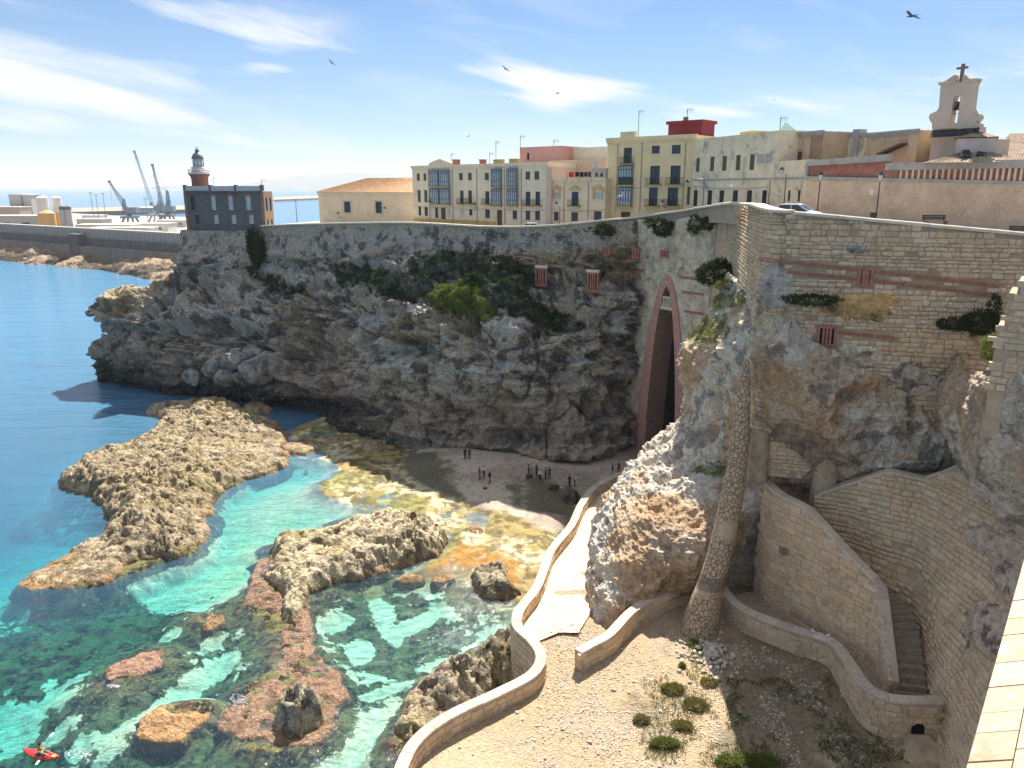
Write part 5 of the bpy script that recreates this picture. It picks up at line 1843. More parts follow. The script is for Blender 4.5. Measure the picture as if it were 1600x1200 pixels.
# long apartment house
b2 = [(651, 271, 655.7, 282.4, 's'), (661.4, 271, 665.8, 282.4, 's'), (672.4, 267.3, 686.9, 290.6, 'b'), (688.4, 267.3, 703, 290.6, 'b'), (717, 270.2, 723, 281.6, 's'), (731, 270.2, 736.9, 281.6, 's'),
      (757.3, 270, 763.7, 281.3, 's'), (770.5, 265, 784.5, 291, 'b'), (794.9, 264.3, 809.6, 291, 'b'), (821, 268, 828.3, 280.7, 's'), (835, 267.6, 842.6, 280.7, 's'),
      (652.4, 297, 657.2, 316, 's'), (662.6, 297, 667.5, 316, 's'), (673.3, 295.3, 687.6, 317.4, 'b'), (689.2, 295.3, 704.2, 318.2, 'b'), (718.6, 297.8, 724.2, 318.6, 'g', 'bal'), (731.5, 297.8, 737.2, 318.6, 'g', 'bal'),
      (758.2, 298.8, 764.5, 319.4, 'bald', 'bal'), (770.5, 295.5, 784.7, 320.4, 'b'), (794.9, 295.5, 810, 320.4, 'b'), (821.3, 299.3, 828.7, 321.5, 'bald', 'bal'), (836.7, 299.3, 843.9, 321.5, 'bald', 'bal'),
      (653.6, 322.7, 657.9, 336.7, 'w'), (663.3, 323.3, 668.2, 337.3, 'w'), (679.7, 323.9, 684.3, 341, 'w'), (689, 324.4, 696, 350.7, 'd'), (699.7, 325.6, 704.2, 335.5, 'l'), (719.3, 326.4, 724.6, 336, 'l'), (733, 326.8, 738, 336.7, 'w'),
      (758, 327, 765.4, 340.8, 'w'), (776.5, 328, 784.5, 355, 'd'), (801, 329, 808, 342.5, 'w'), (821.3, 329.5, 828.5, 343.7, 'w'), (836, 329.7, 843.7, 344.3, 'w')]
zt2 = zat(750, 257, 142)
apt, F2_ = building('apartment_house', 'long cream three-storey apartment house with dark glazed bays and a small gable', (645, 156), (857, 131), zt2, 30, 12, M_CREAM2, b2, .3)
u0, z0 = F2_.hit(672, 262); u1, _ = F2_.hit(705, 262); uc, zc = F2_.hit(688.5, 248.5)
m = MB()
prism(m, F2_, [(u0, zt2 + .121), (u1, zt2 + .121), (u1, zt2 + .5), (uc + .3, zc), (uc - .3, zc), (u0, zt2 + .5)], -.3, .25)
m.build('gable', M_CREAM, apt)
for r in ((773, 249, 786, 256), (797, 248, 810, 256)):
    u0, z0, u1, z1 = F2_.rect(r)
    m = MB()
    F2_.box(m, u0, u1, zt2 + .121, z1, -.4, .3)
    m.build('attic_block', M_YEL, apt)
for r in ((669, 252, 675, 258), (698, 250, 704, 258), (740, 250, 745, 257), (762, 251, 766, 256), (788, 249, 793, 255)):
    u0, z0, u1, z1 = F2_.rect(r)
    m = MB()
    F2_.box(m, u0, u1, zt2 - .249, z1, -2.4, -1.4)
    F2_.box(m, u0 - .1, u1 + .1, z1 + .001, z1 + .15, -2.5, -1.3)
    m.build('chimney', M_BRICK, apt)
m = MB()
u0, z0, u1, z1 = F2_.rect((646, 341, 700, 349))
F2_.box(m, 0, F2_.hit(776, 340)[0] - .1, 30, z0 + .9, .002, .05)
m.build('plinth', M_YEL, apt)

# small house with yellow window heads
b3 = [(866.4, 300, 873.4, 311, 'l', 'ped'), (893.3, 299.5, 904, 322, 'bald', 'bal'), (928.9, 300, 940, 311, 'l', 'ped'), (865.6, 330.5, 873, 345, 'w'), (892.7, 331.8, 903.2, 345.4, 'w'), (928.3, 330, 940, 344.3, 'w')]
zt3 = zat(905, 279, 128.5)
h3, F3 = building('town_house', 'low two-storey cream house with three yellow window heads', (859, 130.6), (946, 124), zt3, 31, 10, M_CREAM, b3, .2, ledges=[(zat(905, 289, 128.5), (2.0, 9.8))])
r = F3.rect((893.3, 299.5, 904, 322))
m = MB()
prism(m, F3, [(r[0] - .55, r[3] + .3), (r[2] + .55, r[3] + .3), ((r[0] + r[2]) / 2, r[3] + 1.0)], .002, .2)
m.build('pediment', M_YEL, h3)
m = MB()
u0, z0, u1, z1 = F3.rect((853.5, 272, 860, 352))
F3.box(m, -.5, .55, 31, zat(856, 262, 131), -9, .35)
m.build('pink_pier', plain('pink_beige', (.64, .47, .36), .9, var=.1), h3)
# rear blocks on the skyline
building('pink_house', 'salmon pink block rising behind the long apartment house', (812, 147), (876, 141), zat(840, 229, 144), 32, 9, M_PINK, [(823.5, 239, 827, 250, 'slot')], 0)
building('white_house', 'plain off-white block right of the salmon pink block', (874, 146), (946, 138), zat(905, 230, 141), 32, 9, M_CREAM2, [], 0.0)
building('terrace_house', 'pale rear house with peach terrace wall above the small house', (857, 140), (946, 132), zat(900, 250, 136), 32, 6, plain('peach_plaster', (.68, .50, .34), .9, var=.1), [(928, 252, 934, 262, 'l')], 0)
building('roof_parapet_house', 'low grey-white roof room beside the washing line', (924, 127.5), (946, 125.6), zat(935, 263, 126), 40, 3, M_CEM, [(930, 270, 934, 276, 'w'), (938, 270, 942, 276, 'w')], 0)

# tall yellow house
b4 = [(975, 230.7, 987.7, 255.7, 'g', 'bal'), (1018.7, 227.7, 1031, 240, 'w'), (1050, 226.4, 1063.7, 240.3, 'w'), (969.3, 259.6, 990, 288, 'gb'), (1016.3, 259, 1031.3, 288.5, 'g', 'bal'), (1048, 258.7, 1063.7, 288.3, 'g', 'bal'),
      (968.5, 293.3, 989, 321, 'b'), (1014.4, 293, 1028, 322, 'bald', 'bal'), (1043.5, 293, 1060, 322, 'bald', 'bal'), (970, 331, 985, 350, 'd'), (1074.2, 292, 1078.5, 320, 'd')]
zt4 = zat(1015, 214, 121)
h4, F4 = building('tall_house', 'tall four-storey yellow house with green balcony doors and a red box on its roof', (947, 126), (1084, 116), zt4, 32, 11, M_YELP, b4, .45, ledges=[(zat(1000, 222, 121), (0, 8))])
u0, z0, u1, z1 = F4.rect((971, 209, 993, 214))
m = MB()
F4.box(m, u0, u1, zt4 + .121, z1 + .3, -.4, .3)
m.build('attic_block', M_YELP, h4)
u0, z0, u1, z1 = F4.rect((1034, 192, 1087, 212))
m = MB()
F4.box(m, u0, u1, zt4 - .249, z1, -6, -2)
rb = m.build('roof_room', M_REDB, h4)
m = MB()
F4.box(m, u0 - .25, u1 + .25, z1 + .002, z1 + .45, -6.3, -1.7)
m.build('slab', M_REDB, rb)
r = F4.rect((1050, 196, 1070, 209))
m = MB()
F4.box(m, u0 + 1.6, u0 + 2.2, z1 + .452, z1 + 1.1, -4, -3.5)
m.build('vent', M_BRICK, rb)

# long old peeling building
b5 = [(1088, 247, 1093.6, 268.4, 's'), (1110, 244.6, 1116.6, 267.3, 's'), (1129, 243.6, 1136, 266.8, 's'), (1150.2, 242.3, 1157.6, 266, 's'), (1172, 241, 1179.6, 265.7, 's'),
      (1083.9, 297.3, 1090.4, 322, 'slot'), (1105.7, 297.3, 1113.1, 322, 'slot'), (1124.2, 297.3, 1131.8, 322, 'slot'), (1145.2, 297.3, 1153.4, 322, 'slot'), (1167.2, 297.3, 1175.4, 322, 'slot'), (1191.2, 297.3, 1198.4, 323.4, 'slot'), (1231.8, 297.3, 1235.2, 314.5, 'slot'), (1247.2, 297.3, 1250.9, 315.2, 'slot')]
zt5 = zat(1150, 213, 108)
h5, F5 = building('old_barracks', 'long old two-storey building with peeling greyish plaster and narrow windows', (1081, 115.5), (1262, 90.5), zat(1150, 280, 107.5), 33, 10, M_OLD, [b_ for b_ in b5 if b_[1] > 280], 0)
# its upper storey stops short on the right
a = K(1081, 300, 115.5)
u_up = F5.hit(1216, 240)[0]
zlow = zat(1210, 252, 97)
m = MB()
holes = [F5.rect(b_[:4]) for b_ in b5 if b_[1] < 280]
holes_lo = holes
zmid = zat(1150, 280, 107.5) + .002
facade_wall(m, F5, 0, u_up, zmid, zt5, holes_lo)
F5.box(m, u_up + .002, F5.len, zmid, zlow, -10, 0)
m.add([F5.w(u_up, zlow, 0), F5.w(u_up, zt5, 0), F5.w(u_up, zt5, -10), F5.w(u_up, zlow, -10)], [(0, 1, 2, 3)])
m.add([F5.w(0, zlow, -10), F5.w(0, zt5, -10), F5.w(u_up, zt5, -10), F5.w(u_up, zlow, -10)], [(0, 1, 2, 3)])
m.add([F5.w(0, zt5 - .2, 0), F5.w(0, zt5 - .2, -10), F5.w(u_up, zt5 - .2, -10), F5.w(u_up, zt5 - .2, 0)], [(0, 1, 2, 3)])
m.build('upper_wall', M_OLD, h5)
for h in holes_lo: window(F5, h, h5, 's')
zc_ = F5.hit(1150, 280)[1]
m = MB()
F5.box(m, 0, F5.len, zc_ - .1, zc_ + .1, .002, .1)
m.build('string_course', M_CEM, h5)
for (a_, b_, c_, d_) in ((1184, 241, 1194, 255), (1196, 240, 1206, 255)):
    r = F5.rect((a_, b_, c_, d_))
    m = MB()
    F5.box(m, r[0], r[2], r[1], r[3], .002, .04)
    m.build('blind_panel', M_CEM, h5)
r = F5.rect((1146, 205, 1168, 213))
m = MB()
F5.box(m, r[0], r[2], zt5 - .199, r[3], -3, -1)
m.build('roof_box', M_YEL, h5)

# orange block with the wooden door, then the weathered skyline row
h6, F6 = building('orange_house', 'flat-roofed orange plaster block with a red-brown wooden door', (1207, 101), (1278, 93), zat(1240, 208.5, 97), 35, 8, M_ORANGE, [(1241.3, 236.8, 1253.6, 252.6, 'red')], .12, corn_mat=M_CEM)
m = MB()
F6.box(m, F6.hit(1266.7, 230)[0], F6.len, 35, zat(1240, 208.5, 97) - .38, .002, .12)
m.build('side_pier', plain('brown_plaster', (.33, .2, .14), .9, var=.3, dirt=(.45, .4, .35, .5)), h6)
pt = empty('glass_pyramid', tuple(K(1226, 208, 104)), 'small pale green pyramid skylight on the roofs', 'skylight')
c0 = K(1226, 206, 104)
m = MB()
w_ = 14 * 104 / FPX
m.add([(c0.x - w_, c0.y - w_, c0.z), (c0.x + w_, c0.y - w_, c0.z), (c0.x + w_, c0.y + w_, c0.z), (c0.x - w_, c0.y + w_, c0.z), (c0.x, c0.y, c0.z + 1.25)], [(0, 1, 4), (1, 2, 4), (2, 3, 4), (3, 0, 4), (3, 2, 1, 0)])
m.build('glazing', plain('green_roof', (.33, .52, .42), .5), pt)
m = MB()
m.box((c0.x, c0.y, c0.z - 1.01), (w_ * 2.1, w_ * 2.1, 2))
m.build('curb', M_CEM, pt)
h7, F7 = building('cream_house', 'weathered cream house with a tiny brown window under the skyline', (1277, 98), (1343, 92), zat(1300, 211, 96), 36, 8, M_OLD, [(1306, 239, 1312, 246, 'l'), (1313, 239, 1319, 246, 'l')], .1, corn_mat=M_CEM)
r = F7.rect((1336, 202, 1345, 245))
m = MB(); F7.box(m, r[0], r[2], r[1], r[3], -1, .3); m.build('chimney', M_CEM, h7)
h8, F8 = building('stair_house', 'crumbling ochre house with dark outside stairs climbing its wall', (1345, 91), (1424, 84), zat(1385, 207, 88), 36, 8, M_ORANGE, [], .12, corn_mat=M_CEM)
for k in range(9):
    pa = (1380 + k * 4.3, 239 - k * 1.9)
    r = F8.rect((pa[0], pa[1], pa[0] + 4.4, pa[1] + 3.2))
    m = MB(); F8.box(m, r[0], r[2], r[1], r[3], .002, .9); m.build('stair_step', M_DARK if False else M_FR_B, h8)
r = F8.rect((1403, 209, 1419, 221)); m = MB(); F8.box(m, r[0], r[2], r[1], r[3], .002, .06); m.build('bright_patch', plain('bright_orange', (.60, .36, .20), .9), h8)
h9, F9 = building('low_pink_house', 'low faded pink wall house beside the bell tower', (1420, 92), (1450, 90), zat(1435, 232, 91), 36, 5, plain('faded_pink', (.55, .36, .27), .9, var=.2, dirt=(.35, .28, .22, .5)), [], .1)
tp = empty('green_tarpaulin', tuple(K(1427, 250, 80)), 'green tarpaulin behind the plaza wall left of the bell tower', 'tarpaulin')
a, b_ = K(1409, 253, 86), K(1446, 253, 86)
Fg = Facade((a.x, a.y), (b_.x, b_.y))
m = MB()
prism(m, Fg, [(0, 40.9), (Fg.len, 40.9), (Fg.len, a.z + .30), (Fg.len * .8, a.z + .38), (Fg.len * .35, a.z + .36), (Fg.len * .12, a.z + .05), (0, a.z - .2)], -1.5, 0)
m.build('sheet', plain('green_cloth', (.03, .26, .17), .6, var=.2), tp)

# church store with a tiled hipped roof
h1, F1_ = building('tile_roofed_hall', 'long plain cream hall with an orange tiled hipped roof', (497, 167), (648, 160), zat(570, 301, 164), 28, 13, M_CREAM, [(537.5, 315, 547.5, 332, 'w'), (586.5, 315, 596.5, 333, 'w')], .25)
ztp = zat(570, 301, 164)
zr_ = zat(590, 278.5, 170)
ur0, ur1 = F1_.hit(541, 290)[0] + 1.5, F1_.len + 0
m = MB()
def tile_plane(m, P0, P1, P2, P3, n=46):
    """corrugated slope: eave P0->P1, ridge P3->P2"""
    V, Fc = [], []
    nrm_ = (P1 - P0).cross(P3 - P0).normalized()
    if nrm_.z < 0: nrm_ = -nrm_
    for i in range(n * 4 + 1):
        f = i / (n * 4)
        o_ = nrm_ * (.07 * abs(sin(pi * f * n)))
        V += [P0.lerp(P1, f) + o_, P3.lerp(P2, f) + o_]
    for i in range(n * 4):
        Fc.append((2 * i, 2 * i + 2, 2 * i + 3, 2 * i + 1))
    m.add(V, Fc)
e0_, e1_ = F1_.w(-.5, ztp + .1, .5), F1_.w(F1_.len + .0, ztp + .1, .5)
r0_, r1_ = F1_.w(ur0, zr_, -6.5), F1_.w(ur1, zr_, -6.5)
b0_, b1_ = F1_.w(-.5, ztp + .1, -13.5), F1_.w(F1_.len, ztp + .1, -13.5)
tile_plane(m, e0_, e1_, r1_, r0_, 60)
tile_plane(m, b0_, b1_, r1_, r0_, 60)
tile_plane(m, b0_, e0_, r0_, r0_ + Vector((.01, 0, 0)), 30)
m.build('tiled_roof', M_TILE, h1)
for it in ((537.5, 315, 547.5, 332), (586.5, 315, 596.5, 333)):
    r = F1_.rect(it)
    m = MB()
    for (a_, b_, c_, d_) in ((r[0] - .3, r[0] - .002, r[1] - .3, r[3] + .3), (r[2] + .002, r[2] + .3, r[1] - .3, r[3] + .3), (r[0], r[2], r[3] + .002, r[3] + .3), (r[0], r[2], r[1] - .3, r[1] - .002)):
        F1_.box(m, a_, b_, c_, d_, .002, .12)
    m.build('surround', M_PALE, h1)

# ------------------------------------------------------------------ lighthouse
M_LHS = plain('dark_rubble', (.13, .125, .125), .92, var=.4, scale=2.2, bump=.05, dirt=(.30, .26, .23, .5))
LHY = 166
items = [(297.5, 305.5, 303.5, 328, 'slot'), (329, 306, 336, 328, 'l'), (355.5, 306, 363, 328, 'l'), (383, 306, 391, 328, 'l'),
         (305, 336, 311, 350, 'w'), (333.5, 336, 341, 349.5, 'l'), (361, 336, 368.5, 349.5, 'l'), (388.5, 336, 396, 349.5, 'l')]
zl = zat(350, 299, LHY - 2)
lh, FL = building('lighthouse_keepers_house', 'dark rubble two-storey keeper house with pale parapet beneath the lighthouse', (289, 167.5), (409, 161.5), zl, 30.5, 3.4, M_LHS, items, .12)
m = MB()
FL.box(m, -.1, FL.len + .1, zl + .125, zat(350, 290.5, 164.5), -.35, .15)
m.build('parapet', plain('grey_parapet', (.50, .50, .50), .9, var=.1), lh)
for f in (0, .34, .67, 1):
    u = FL.len * f
    m = MB(); FL.box(m, u - .25, u + .25, zl + .126, zat(350, 290, 164.5) + .15, -.5, .22); m.build('parapet_pier', M_LHS, lh)
m = MB()
for f in (.0, 1.0):
    u = FL.len * f
    FL.box(m, u - .35, u + .35, 30.5, zl - .13, .003, .14)
m.build('quoin', plain('quoin_red', (.27, .16, .13), .9, var=.3), lh)
for it in items:
    r = FL.rect(it[:4])
    m = MB()
    for k in range(7):
        a0, a1 = pi * k / 7, pi * (k + 1) / 7
        uc, rr, zz0 = (r[0] + r[2]) / 2, (r[2] - r[0]) / 2, r[3]
        m.hexa([FL.w(uc - rr * cos(a0), zz0 + rr * .5 * sin(a0), .1), FL.w(uc - rr * cos(a1), zz0 + rr * .5 * sin(a1), .1), FL.w(uc - rr * cos(a1), zz0 + rr * .5 * sin(a1), .0), FL.w(uc - rr * cos(a0), zz0 + rr * .5 * sin(a0), .0),
                FL.w(uc - rr * 1.25 * cos(a0), zz0 + .1 + rr * .75 * sin(a0), .1), FL.w(uc - rr * 1.25 * cos(a1), zz0 + .1 + rr * .75 * sin(a1), .1), FL.w(uc - rr * 1.25 * cos(a1), zz0 + .1 + rr * .75 * sin(a1), 0), FL.w(uc - rr * 1.25 * cos(a0), zz0 + .1 + rr * .75 * sin(a0), 0)])
    m.build('brick_arch', M_BRICK, lh)
# its right side face, sunlight put into the orange colour, with windows
pB = FL.w(FL.len + .02, 0, 0)
pC = FL.w(FL.len + .02, 0, -3.4)
FS = Facade((pB.x, pB.y), (pC.x, pC.y))
FS.n = FL.x.copy()
FS.x = -FL.n
m = MB()
FS.box(m, .35, 3.4, 30.5, zl, .001, .03)
m.build('sunlit_side', plain('sunlit_orange', (.58, .42, .28), .9, var=.15), lh)
for k, u in enumerate((.8, 2.15)):
    for z_, h_ in ((31.4, 2.0), (35.2, 2.6)):
        m = MB(); FS.box(m, u, u + .7, z_, z_ + h_, .032, .05); w = m.build('window', M_GLASS, lh)
        m = MB(); FS.box(m, u - .2, u, z_, z_ + h_, .033, .12); FS.box(m, u + .7, u + .9, z_, z_ + h_, .033, .12); m.build('frame', M_PALE, w)
# tower
tc_ = FL.w(FL.hit(305, 300)[0] - 0.1, 0, -1.9)
Yt = tc_.y
zb_ = zl - .2
def lz(py): return zat(306, py, Yt)
tw = empty('lighthouse', (tc_.x, tc_.y, 30.5), 'round red brick lighthouse tower with white gallery and grey domed lantern', 'lighthouse')
sR = Yt / FPX
m = MB()
m.lathe([(12.2 * sR, 30.5 - 30.5), (12.0 * sR, lz(280) - 30.5), (12.6 * sR, lz(279) - 30.5), (12.4 * sR, lz(277) - 30.5), (14.5 * sR, lz(274) - 30.5), (15.5 * sR, lz(272.2) - 30.5)], (tc_.x, tc_.y, 30.5), 28)
m.build('tower', plain('tower_brick', (.32, .14, .11), .85, var=.25, scale=2), tw, True)
m = MB()
m.lathe([(15.8 * sR, 0), (16.0 * sR, .1), (16.0 * sR, .3)], (tc_.x, tc_.y, lz(272.2) + .002), 28)
m.build('gallery', M_FR_W, tw)
m = MB()
for k in range(28):
    a = 2 * pi * k / 28
    r_ = 15.5 * sR
    m.tube([(tc_.x + r_ * cos(a), tc_.y + r_ * sin(a), lz(272.2) + .3), (tc_.x + r_ * cos(a), tc_.y + r_ * sin(a), lz(264.8))], .035, 4)
for zz in (lz(264.8), lz(268.5)):
    m.tube([(tc_.x + 15.5 * sR * cos(2 * pi * k / 28), tc_.y + 15.5 * sR * sin(2 * pi * k / 28), zz) for k in range(29)], .05, 4)
m.build('railing', M_FR_W, tw)
m = MB()
m.lathe([(10.5 * sR, 0), (10.5 * sR, lz(263) - lz(272))], (tc_.x, tc_.y, lz(272) + .3), 24)
m.build('lantern_base', plain('pinkish_white', (.60, .50, .47), .8), tw, True)
m = MB()
m.lathe([(7.6 * sR, 0), (7.6 * sR, lz(250.5) - lz(263))], (tc_.x, tc_.y, lz(263) + .302), 16)
gl_ = m.build('lantern_glass', plain('lantern_pane', (.62, .68, .70), .15, .6, var=.05), tw, True)
m = MB()
for k in range(10):
    a = 2 * pi * k / 10
    m.tube([(tc_.x + 7.8 * sR * cos(a), tc_.y + 7.8 * sR * sin(a), lz(263) + .3), (tc_.x + 7.8 * sR * cos(a), tc_.y + 7.8 * sR * sin(a), lz(250.5))], .05, 4)
m.build('glazing_bar', M_IRON, tw)
m = MB()
h_ = lz(235) - lz(250.5)
m.lathe([(9.2 * sR, 0), (9.0 * sR, .12), (8.0 * sR, h_ * .25), (6.0 * sR, h_ * .48), (3.5 * sR, h_ * .62), (2.6 * sR, h_ * .68), (3.1 * sR, h_ * .78), (2.6 * sR, h_ * .92), (.6 * sR, h_ * 1.02)], (tc_.x, tc_.y, lz(250.5) + .3), 24)
m.build('dome', plain('dome_zinc', (.16, .18, .20), .5, .5, var=.2), tw, True)
m = MB()
m.tube([(tc_.x, tc_.y, lz(236)), (tc_.x, tc_.y, lz(229))], .05, 5)
m.box((tc_.x, tc_.y, lz(231)), (1.0, .06, .06))
m.box((tc_.x, tc_.y, lz(233)), (.8, .06, .06))
m.build('weather_vane', M_IRON, tw)

# ------------------------------------------------------------------ plaza wall, bell gable and tiled roofs
PWa, PWb = K(1259, 300, 89.5), K(1640, 300, 69.0)
FW = Facade((PWa.x, PWa.y), (PWb.x, PWb.y))
pw = empty('plaza_wall', (PWa.x, PWa.y, 35), 'long pinkish stone wall with a red and cream fin frieze behind the plaza', 'wall')
M_PWALL = plain('pinkish_stone_wall', (.64, .48, .34), .92, .15, var=.2, scale=.7, bump=.03, dirt=(.32, .26, .21, .5))
def fz(p0, p1):
    """straight line over the wall face through two sight points, as z(u)"""
    a_, b_ = FW.hit(*p0), FW.hit(*p1)
    return lambda u: a_[1] + (b_[1] - a_[1]) * (u - a_[0]) / (b_[0] - a_[0])
def band(f0, f1, u0, u1, o0, o1, name, mat, g=.002):
    m = MB(); prism(m, FW, [(u0, f0(u0) + g), (u1, f0(u1) + g), (u1, f1(u1)), (u0, f1(u0))], o0, o1)
    return m.build(name, mat, pw)
u_b = FW.hit(1384, 260)[0]
f_lo, f_led = fz((1262, 281), (1590, 288)), fz((1262, 275.5), (1590, 282.5))
m = MB(); prism(m, FW, [(0, 33), (FW.len, 33), (FW.len, f_lo(FW.len)), (0, f_lo(0))], -1.0, 0); m.build('lower_wall', M_PWALL, pw)
band(f_lo, f_led, -.02, FW.len, -1.0, .10, 'ledge', M_CEM)
band(f_led, fz((1262, 259.5), (1384, 252)), 0, u_b - .02, -1, -.25, 'red_panel', plain('faded_red_brick', (.36, .15, .115), .9, var=.3, scale=1.5, dirt=(.42, .28, .22, .5)))
band(fz((1262, 259.5), (1384, 252)), fz((1262, 251.5), (1384, 241)), 0, u_b - .02, -1.1, .1, 'sloping_cap', M_CEM)
band(f_led, fz((1262, 251.5), (1384, 241)), -.35, -.02, -1, .05, 'end_pier', M_CEM)
f_c0, f_c1 = fz((1390, 266), (1598, 262.5)), fz((1390, 255), (1598, 249))
band(f_led, f_c0, u_b, FW.len, -1, -.20, 'frieze_back', M_BRICK)
band(f_c0, f_c1, u_b, FW.len, -1.1, .12, 'cap', M_CEM)
band(f_led, f_c0, u_b, FW.hit(1404, 270)[0], -.199, -.05, 'solid_frieze', M_BRICK)
for k in range(26):
    u = FW.hit(1406 + k * 9.4, 272)[0]
    if u > FW.len: break
    band(f_led, f_c0, u, u + .17, -.199, .03, 'frieze_fin', plain('fin_cream', (.76, .60, .44), .85, var=.08), .003)
m = MB(); 
for r in ((1360, 296, 1366, 305),):
    q_ = FW.rect(r)
    FW.box(m, q_[0], q_[2], q_[1], q_[3], .002, .04)
m.build('plaque', M_FR_W, pw)

M_BELL = plain('bell_plaster', (.58, .465, .37), .9, .15, var=.1, scale=.6, dirt=(.46, .38, .32, .4))
Ta, Tb = K(1446, 230, 82.5), K(1531, 230, 78.0)
FT = Facade((Ta.x, Ta.y), (Tb.x, Tb.y))
bt = empty('bell_tower', (Ta.x, Ta.y, 36), 'plastered church bell gable with scrolls, one bell and an iron-grey cross on top', 'bell tower')
def cz(zx, zy): return FT.hit(1420 + zx / 6.667, 90 + zy / 6.667)
poly = [cz(*p) for p in [(240, 745), (240, 684), (222, 662), (206, 625), (222, 585), (285, 560), (312, 525), (330, 300), (316, 272), (380, 243), (440, 200), (472, 180), (476, 220), (492, 256), (550, 256), (556, 225), (566, 182), (582, 178),
        (650, 235), (704, 246), (682, 292), (652, 528), (690, 562), (722, 590), (735, 625), (715, 655), (690, 672), (735, 690), (726, 745)]]
op = [cz(*p) for p in [(432, 680), (446, 560), (455, 430)]]
ua, ub = cz(442, 600)[0], cz(502, 600)[0]
uo0, uo1 = cz(441, 600)[0], cz(512, 600)[0]
zo0, zo1 = cz(470, 681)[1], cz(485, 430)[1]
arch_ = [((uo0 + uo1) / 2 - (uo1 - uo0) / 2 * cos(pi * k / 8), zo1 + (uo1 - uo0) / 2 * sin(pi * k / 8)) for k in range(9)]
mid_top = cz(520, 256)[1]
half_l = [p for p in poly[:14]] + [((uo0 + uo1) / 2, mid_top)] + arch_[4::-1] + [(uo0, zo0), ((uo0 + uo1) / 2, zo0), ((uo0 + uo1) / 2, poly[0][1])]
half_r = [((uo0 + uo1) / 2, poly[0][1]), ((uo0 + uo1) / 2, zo0), (uo1, zo0)] + arch_[:3:-1] + [((uo0 + uo1) / 2, mid_top)] + poly[14:]
m = MB(); prism(m, FT, half_l, -.9, 0); prism(m, FT, half_r, -.9, 0); m.build('gable', M_BELL, bt)
m = MB()
a_, b_ = cz(316, 272), cz(702, 272)
FT.box(m, a_[0] - .05, (uo0 + uo1) / 2 - .35, a_[1] - .1, a_[1] + .12, -.95, .12)
FT.box(m, (uo0 + uo1) / 2 + .45, b_[0] + .05, a_[1] - .1, a_[1] + .12, -.95, .12)
m.build('cornice', M_BELL, bt)
# body
ul_, ur_ = FT.hit(1446, 230)[0], FT.hit(1531, 230)[0]
zt_ = cz(235, 700)[1]
m = MB(); FT.box(m, ul_, cz(420, 840)[0], 36, cz(180, 712)[1], -7, -.95); m.build('tower_body', M_BELL, bt)
m = MB(); FT.box(m, cz(420, 840)[0] + .002, cz(740, 840)[0], 36, cz(420, 850)[1], -6, -.2); m.build('low_body', M_BELL, bt)
m = MB(); tile_plane(m, FT.w(cz(265, 750)[0], cz(380, 835)[1], .9), FT.w(cz(760, 835)[0], cz(380, 835)[1], .9), FT.w(cz(740, 748)[0], cz(500, 746)[1], .02), FT.w(cz(240, 748)[0], cz(500, 746)[1], .02), 16)
m.build('dark_tiles', M_TILED, bt)
# cross and bell
u_c2 = cz(530, 160)[0]
m = MB()
FT.box(m, u_c2 - .13, u_c2 + .13, mid_top - .05, cz(530, 62)[1], -.6, -.34)
za_, zb2 = cz(530, 115)[1], cz(530, 92)[1]
FT.box(m, cz(478, 100)[0], u_c2 - .132, za_, zb2, -.59, -.35); FT.box(m, u_c2 + .132, cz(590, 100)[0], za_, zb2, -.59, -.35)
m.build('cross', plain('cross_stone', (.20, .14, .12), .8, var=.2), bt)
bc = FT.w((uo0 + uo1) / 2, cz(480, 545)[1], -.45)
m = MB()
m.lathe([(.42, 0), (.36, .10), (.27, .3), (.24, .5), (.14, .62), (.04, .66)], tuple(bc), 16)
bell = m.build('bell', plain('bronze', (.05, .045, .035), .4, .5, metallic=.8), bt, True)
m = MB(); FT.box(m, uo0, uo1, bc.z + .66, bc.z + .8, -.52, -.38); FT.box(m, uo0, uo1, cz(480, 585)[1], cz(480, 580)[1], -.48, -.42); m.build('yoke', M_IRON, bell)

# tiled roofs right of and in front of the tower
def hip(name, label, px0, px1, pye, pyt, Y, depth, mat, wall_mat=None, wall_py=None, n=22, tdark=None, ridge=0.0, cat='roof'):
    cp_ = K((px0 + px1) / 2, pye, Y)
    ze = cp_.z
    yd = Vector((cp_.x, cp_.y, 0)).normalized()
    xd = Vector((yd.y, -yd.x, 0))
    wid = (px1 - px0) * float(proj(np.array(cp_)[None])[2][0]) / FPX
    a = cp_ - xd * wid / 2
    root = empty(name, (a.x, a.y, a.z), label, cat)
    zt_ = (cp_ + yd * depth / 2).z
    q_ = cp_ + yd * depth / 2
    zt_ = K(proj(np.array(q_)[None])[0][0], pyt, q_.y).z
    def L3(u, v_, z_): return a + xd * (u * wid) + yd * (v_ * depth) + Vector((0, 0, z_ - a.z))
    c0, c1 = L3(.5 - ridge / 2, .5, zt_), L3(.5 + ridge / 2, .5, zt_)
    A_, B_, C_, D_ = L3(0, 0, ze), L3(1, 0, ze), L3(1, 1, ze), L3(0, 1, ze)
    m = MB(); tile_plane(m, A_, B_, c1 + Vector((.01, 0, 0)), c0, n); m.build('front_slope', mat, root)
    m = MB(); tile_plane(m, B_, C_, c1 + Vector((0, .01, 0)), c1, n); tile_plane(m, D_, A_, c0, c0 + Vector((0, .01, 0)), n); tile_plane(m, C_, D_, c0, c1 + Vector((.01, 0, 0)), n); m.build('other_slopes', mat, root)
    if wall_mat:
        m = MB()
        m.hexa([L3(.04, .04, 34), L3(.96, .04, 34), L3(.96, .96, 34), L3(.04, .96, 34), L3(.04, .04, ze - .03), L3(.96, .04, ze - .03), L3(.96, .96, ze - .03), L3(.04, .96, ze - .03)])
        m.build('wall', wall_mat, root)
    return root
